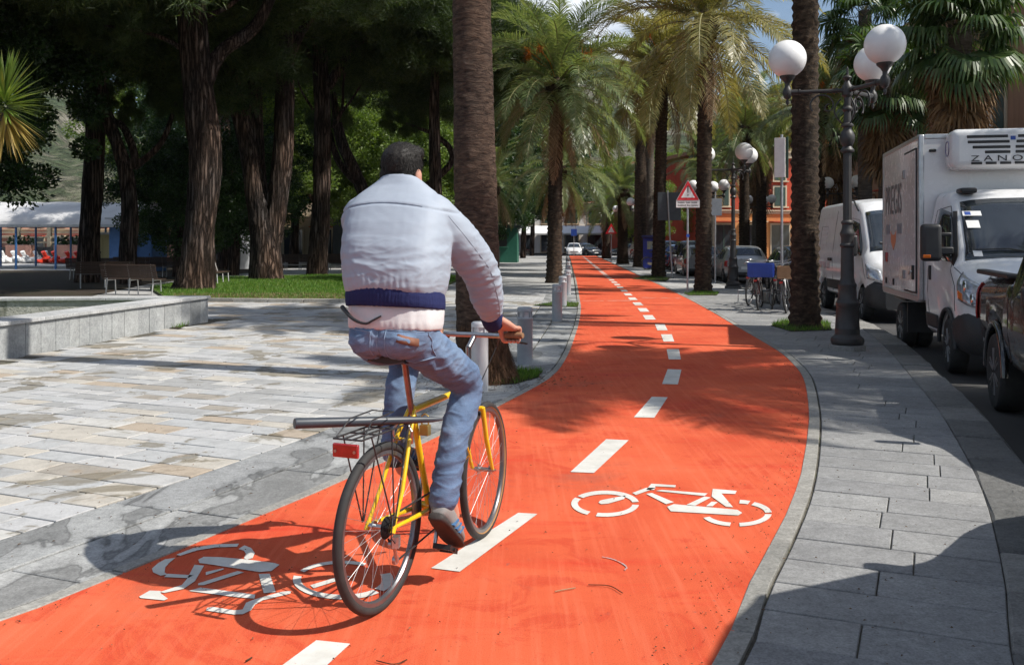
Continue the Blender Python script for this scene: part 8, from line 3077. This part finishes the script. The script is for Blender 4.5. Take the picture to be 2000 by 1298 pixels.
# --------------------------------------------------- the seaside pavilion on the left
PV = thing('pavilion', 'white barrel roofed pavilion with blue posts behind the dark pines', 'pavilion', (-33.0, 51.0, 0), R(2))
mb = MB()
W_, D_ = 12.6, 7.0
V = []
F = []
nx, ny = 24, 12
for j in range(ny + 1):
    for i in range(nx + 1):
        u, v = i / nx, j / ny
        sag = 0.05 * abs(math.sin(u * PI * 6))
        V.append((u * W_, v * D_, 2.40 + 1.35 * math.sin(v * PI) ** 0.8 + sag * math.sin(v * PI)))
for j in range(ny):
    for i in range(nx):
        F.append((j * (nx + 1) + i, j * (nx + 1) + i + 1, (j + 1) * (nx + 1) + i + 1, (j + 1) * (nx + 1) + i))
mb.add(V, F)
o = mb.build('roof', m_fabricroof, PV, 60)
o.modifiers.new('s', 'SOLIDIFY').thickness = 0.05
bx(PV, 'gutter', m_galv, (W_ / 2, -0.05, 2.36), (W_, 0.12, 0.16), 0.02)
for i in range(7):
    for yy in (0.05, D_ - 0.05):
        mb = MB()
        mb.cyl((i * W_ / 6, yy, 0), (i * W_ / 6, yy, 2.4), 0.06, n=10)
        mb.build('post', m_bluepost, PV, 40)
mb = MB()
mb.prism([(-70, 49.5), (-20.4, 49.5), (-19.5, 72.0), (-70, 72.0)], -0.1, 0.02)
tag(mb.build('pavilion_floor', simple('pale_concrete', (0.52, 0.51, 0.49), (0.44, 0.43, 0.41), 1.5, 0.85, coord='World')), kind='structure')
qw = bx(None, 'quay_wall', wallmat('dark_stone_wall', (0.12, 0.115, 0.11)), (-36.0, 72.5, 0.55), (34, 0.5, 1.1))
tag(qw, 'dark stone quay wall behind the pedal boats', 'wall')
rl_ = thing('railing', 'cream railing with square posts on the dark quay wall', 'railing', (-52.0, 72.5, 1.1))
for k in range(14):
    bx(rl_, 'post', m_creamwall, (k * 2.4, 0, 0.75), (0.30, 0.30, 1.5), 0.02)
for z in (0.35, 0.75, 1.1):
    bx(rl_, 'rail', m_creamwall, (15.6, 0, z), (31.2, 0.08, 0.10))
LCM = leaf_crown('hedge', 0.5, 24, 60, 0.09, m_leaf, 19, 0.8)
for k in range(6):
    x = -40.4 + 3.6 * k
    hp = thing('hedge_planter', ('first', 'second', 'third', 'fourth', 'fifth', 'sixth')[k] + ' clipped hedge box from the left on the quay wall', 'hedge', (x, 71.3, 1.1 if False else 0.02), 0, 'hedge boxes on the quay')
    bx(hp, 'box', m_pinkwall, (0, 0, 0.62), (1.9, 0.7, 1.24), 0.02)
    for q in (-0.55, 0.0, 0.55):
        link('hedge', LCM, hp, (q, 0, 1.55), (0, 0, q * 5)).scale = (1.0, 0.8, 1.0)
def pedalo(label, loc, ang, mat):
    t = thing('pedal_boat', label, 'boat', loc, ang, 'pedal boats under the pavilion')
    for s in (-1, 1):
        mb = MB()
        V = []
        F = []
        for i, (x, w, z0, z1) in enumerate(((-1.5, 0.10, 0.28, 0.42), (-1.2, 0.2, 0.12, 0.44), (0, 0.24, 0.05, 0.46), (1.2, 0.2, 0.12, 0.48), (1.7, 0.08, 0.34, 0.56))):
            V += [(x, s * 0.55 - w, z0), (x, s * 0.55 + w, z0), (x, s * 0.55 + w, z1), (x, s * 0.55 - w, z1)]
        for i in range(4):
            for j in range(4):
                F.append((i * 4 + j, i * 4 + (j + 1) % 4, i * 4 + 4 + (j + 1) % 4, i * 4 + 4 + j))
        F += [(0, 1, 2, 3), (16, 17, 18, 19)]
        mb.add(V, F)
        mb.build('hull', mat, t, 40, bevel=0.03, fix=True)
        mb = MB()
        mb.tube([(-0.9, s * 0.42, 0.5), (-0.35, s * 0.42, 0.62), (-0.6, s * 0.42, 0.62), (-0.95, s * 0.42, 1.15)], [0.14, 0.16, 0.14, 0.16], 10)
        mb.build('seat', mat, t, 50)
    bx(t, 'deck', mat, (0, 0, 0.46), (2.2, 1.0, 0.08), 0.02)
    t.scale = (0.9, 0.9, 0.72)
    return t
pedalo('white pedal boat at the left under the pavilion', (-33.7, 66.0, 0.02), R(80), m_white)
pedalo('second white pedal boat, right of the blue post', (-32.2, 66.0, 0.02), R(84), m_white)
m_redboat = simple('red_boat_hull', (0.62, 0.055, 0.028), (0.55, 0.045, 0.025), 5, 0.4)
pedalo('red pedal boat left of the dark pine trunk', (-30.6, 64.0, 0.02), R(78), m_redboat)
pedalo('second red pedal boat nearest the dark pine trunk', (-29.0, 64.0, 0.02), R(70), m_redboat)
pedalo('far white pedal boat at the picture edge', (-35.4, 66.2, 0.02), R(88), m_white)
def cabin(label, x, y, w, d, h, mat, ang=0.0, n=4):
    t = thing('beach_cabin', label, 'cabin', (x, y, 0.02), ang, 'beach cabins by the pavilion')
    bx(t, 'body', mat, (0, 0, h / 2), (w, d, h), 0.01)
    for k in range(n):
        xx = lerp(-w / 2 + w / n / 2, w / 2 - w / n / 2, k / max(1, n - 1))
        dd = bx(t, 'door', mat, (xx, -d / 2 - 0.012, h * 0.46), (w / n * 0.86, 0.03, h * 0.86), 0.01)
        bx(dd, 'handle', m_black, (xx + w / n * 0.3, -d / 2 - 0.05, h * 0.45), (0.03, 0.04, 0.12))
    bx(t, 'roof', m_fabricroof, (0, -0.05, h + 0.06), (w + 0.3, d + 0.4, 0.12), 0.02)
    return t
cabin('pale yellow beach cabins right of the boats', -23.7, 57.0, 2.0, 2.0, 1.9, m_yellowcab, 0, 3)
cabin('blue beach cabin behind the leaning forked pine', -21.4, 53.0, 1.2, 2.0, 2.7, m_bluecab, 0, 1)
cabin('low blue cabin right of the leaning forked pine', -18.4, 48.0, 1.3, 2.0, 1.9, m_bluecab, 0, 2)
cabin('yellow cabin with blue sign left of the thick pine', -18.6, 57.0, 1.2, 1.5, 2.3, m_yellowcab, 0, 1)
cabin('pale grey cabin between the thick pine and the V pine', -14.9, 52.5, 1.5, 2.4, 2.0, m_greycab, R(-20), 3)
cabin('dark grey shed behind the sunlit pine', -10.9, 66.0, 2.6, 2.0, 3.0, simple('dark_grey_boards', (0.09, 0.10, 0.11), (0.07, 0.08, 0.09), 4, 0.7), 0, 2)
# --------------------------------------------------- hills
def m_hill_():
    t = NT('wooded_hillside')
    mp = t.mapping('World')
    n = t.noise(mp, 0.035, 8, 0.7)
    n2 = t.noise(mp, 0.22, 6, 0.75)
    c = (t.ramp(n, 'Fac', [(0.35, (0.050, 0.075, 0.036)), (0.48, (0.085, 0.105, 0.055)), (0.58, (0.19, 0.18, 0.13)), (0.72, (0.30, 0.28, 0.235))]), 0)
    f = t.ramp(n2, 'Fac', [(0.38, 0.3), (0.62, 1.7)])
    c = t.mix(1.0, c, (f, 0), 'MULTIPLY')
    t.base(c)
    t.rough(1.0)
    t.bump(n2, 'Fac', 1.0, 6.0)
    return t.done(0.1)
m_hill = m_hill_()
mb = MB()
V = []
F = []
na, nr = 120, 26
for j in range(nr + 1):
    r = 330 + 900 * (j / nr) ** 1.2
    for i in range(na + 1):
        a = lerp(-62, 62, i / na)
        x, y = math.sin(R(a)) * r, math.cos(R(a)) * r
        q = j / nr
        base = (math.sin(q * PI * 0.5) ** 1.1) * (165 + 45 * math.sin(a * 0.09 + 1.0) + 30 * math.sin(a * 0.21 + 2)) * (1.0 if a < 6 else lerp(1.0, 0.95, min(1, (a - 6) / 20)))
        hgt = base * (0.9 + 0.5 * noise.noise(Vector((x * 0.004, y * 0.004, 1)))) + 26 * noise.noise(Vector((x * 0.013, y * 0.013, 4))) * q + 7 * noise.noise(Vector((x * 0.05, y * 0.05, 7)))
        V.append((x, y, max(-1.0, hgt) if j else -2.0))
for j in range(nr):
    for i in range(na):
        F.append((j * (na + 1) + i, j * (na + 1) + i + 1, (j + 1) * (na + 1) + i + 1, (j + 1) * (na + 1) + i))
mb.add(V, F)
tag(mb.build('hills', m_hill, None, 180, fix=False), kind='structure')
# ================================================================== small litter, twigs and the air
random.seed(99)
m_debris = leafy('dry_litter', [(0.05, 0.028, 0.016), (0.10, 0.055, 0.03), (0.18, 0.11, 0.06), (0.26, 0.20, 0.13)], 0.8, 0.1, 6.0, (1, 0.8, 0.5))
tr = []
def scatter(n, fx, size):
    for k in range(n):
        p = fx()
        a = rnd(0, 6.283)
        L = rnd(size[0], size[1])
        w = L * rnd(0.12, 0.5)
        d = Vector((math.cos(a), math.sin(a), 0))
        s_ = Vector((-d.y, d.x, 0))
        z = 0.006
        tr.append([p - d * L * .5 + Vector((0, 0, z)), p + s_ * w * .5 + Vector((0, 0, z + rnd(0.001, 0.006))), p + d * L * .5 + Vector((0, 0, z + rnd(0, 0.004)))])
        tr.append([p - d * L * .5 + Vector((0, 0, z)), p + d * L * .5 + Vector((0, 0, z)), p - s_ * w * .5 + Vector((0, 0, z + rnd(0.001, 0.006)))])
def on_path():
    y = 3.2 * (26 / 3.2) ** rnd(0, 1)
    return Vector((lerp(xat(LE, y), xat(RE, y), rnd(0.02, 0.98)), y, 0))
def on_edge():
    y = 3.2 * (22 / 3.2) ** rnd(0, 1)
    return Vector((xat(RE, y) - abs(random.gauss(0, 0.12)) - 0.02, y, 0)) if rnd(0, 1) < 0.7 else Vector((xat(LE, y) + abs(random.gauss(0, 0.06)) + 0.01, y, 0))
def on_plaza():
    y = 4.5 * (24 / 4.5) ** rnd(0, 1)
    x = xat(LE, y) - rnd(0.1, 1.0) * y * 0.45
    return Vector((x, y, 0))
def on_walk():
    y = 3.2 * (22 / 3.2) ** rnd(0, 1)
    return Vector((lerp(xat(RE, y), xat(KI, y), rnd(0.05, 0.98)), y, 0))
scatter(420, on_path, (0.004, 0.018))
scatter(900, on_edge, (0.004, 0.016))
scatter(500, on_plaza, (0.006, 0.03))
scatter(260, on_walk, (0.004, 0.02))
def by_palm():
    a = rnd(0, 6.283)
    r = abs(random.gauss(0.0, 0.35)) + 0.45
    return Vector((cp.x + math.cos(a) * r * 1.2, cp.y + math.sin(a) * r * 0.8, 0))
scatter(500, by_palm, (0.01, 0.05))
me = np_mesh('ground_litter', np.array([[list(v) for v in t] for t in tr]), None, m_debris)
tag(link('ground_litter', me), 'dry leaf and grit specks strewn over path and paving', 'litter', kind='stuff')
def twig(label, pts, r, mat=None):
    mb = MB()
    P = [at(a, b, 0.008) for a, b in pts]
    mb.tube(smoothtab(P, 4), r, 6)
    o = mb.build('twig', mat or m_roots, None, 60)
    tag(o, label, 'twig', 'twigs lying on the red path')
twig('forked dry twig near the bottom right of the red path', [(1149, 1141), (1190, 1143), (1216, 1157)], 0.002)
twig('pale thin twig left of the forked twig', [(1084, 1154), (1105, 1150), (1124, 1147)], 0.0025, m_card)
twig('dark V shaped twig at the bottom of the path near the last dash', [(735, 1289), (770, 1296), (795, 1287)], 0.002)
twig('short dark twig left of the rear wheel shadow', [(480, 1290), (492, 1283)], 0.003)
# curl of worn grey paint
mb = MB()
pc_ = MB()
P = [at(a, b) for a, b in ((1176, 1088), (1195, 1092), (1212, 1099), (1224, 1108), (1220, 1114))]
P = smoothtab(P, 4)
w0 = 0.004
for a, b in zip(P[:-1], P[1:]):
    d = (b - a).normalized()
    s_ = Vector((-d.y, d.x, 0)) * w0
    pc_.quad(a - s_ + Vector((0, 0, .004)), b - s_ + Vector((0, 0, .004)), b + s_ + Vector((0, 0, .004)), a + s_ + Vector((0, 0, .004)))
pc_.build('worn_line', simple('grey_scuff', (0.36, 0.33, 0.34), (0.62, 0.16, 0.08), 60, 0.8, coord='World', lo=0.5, hi=0.6), path, None)
# the air between here and the hills
hz = MB()
hz_top = max(v.co.z for v in bpy.data.objects['hills'].data.vertices) + 6.0
hz.box((0, 635, (hz_top - 2.0) / 2), (2600, 1430, hz_top + 2.0))
hzo = hz.build('haze', None if False else m_white, None, None)
t = NT('haze_air')
t.t.nodes.remove(t.b)
pv = t.n('ShaderNodeVolumePrincipled')
pv.inputs['Color'].default_value = (0.80, 0.88, 1.0, 1)
pv.inputs['Density'].default_value = 0.00007
pv.inputs['Anisotropy'].default_value = 0.2
t.l(pv, 0, t.out, 'Volume')
hzo.data.materials.clear()
hzo.data.materials.append(t.mat)
tag(hzo, 'thin bluish haze filling the air towards the hills', 'haze', kind='stuff')
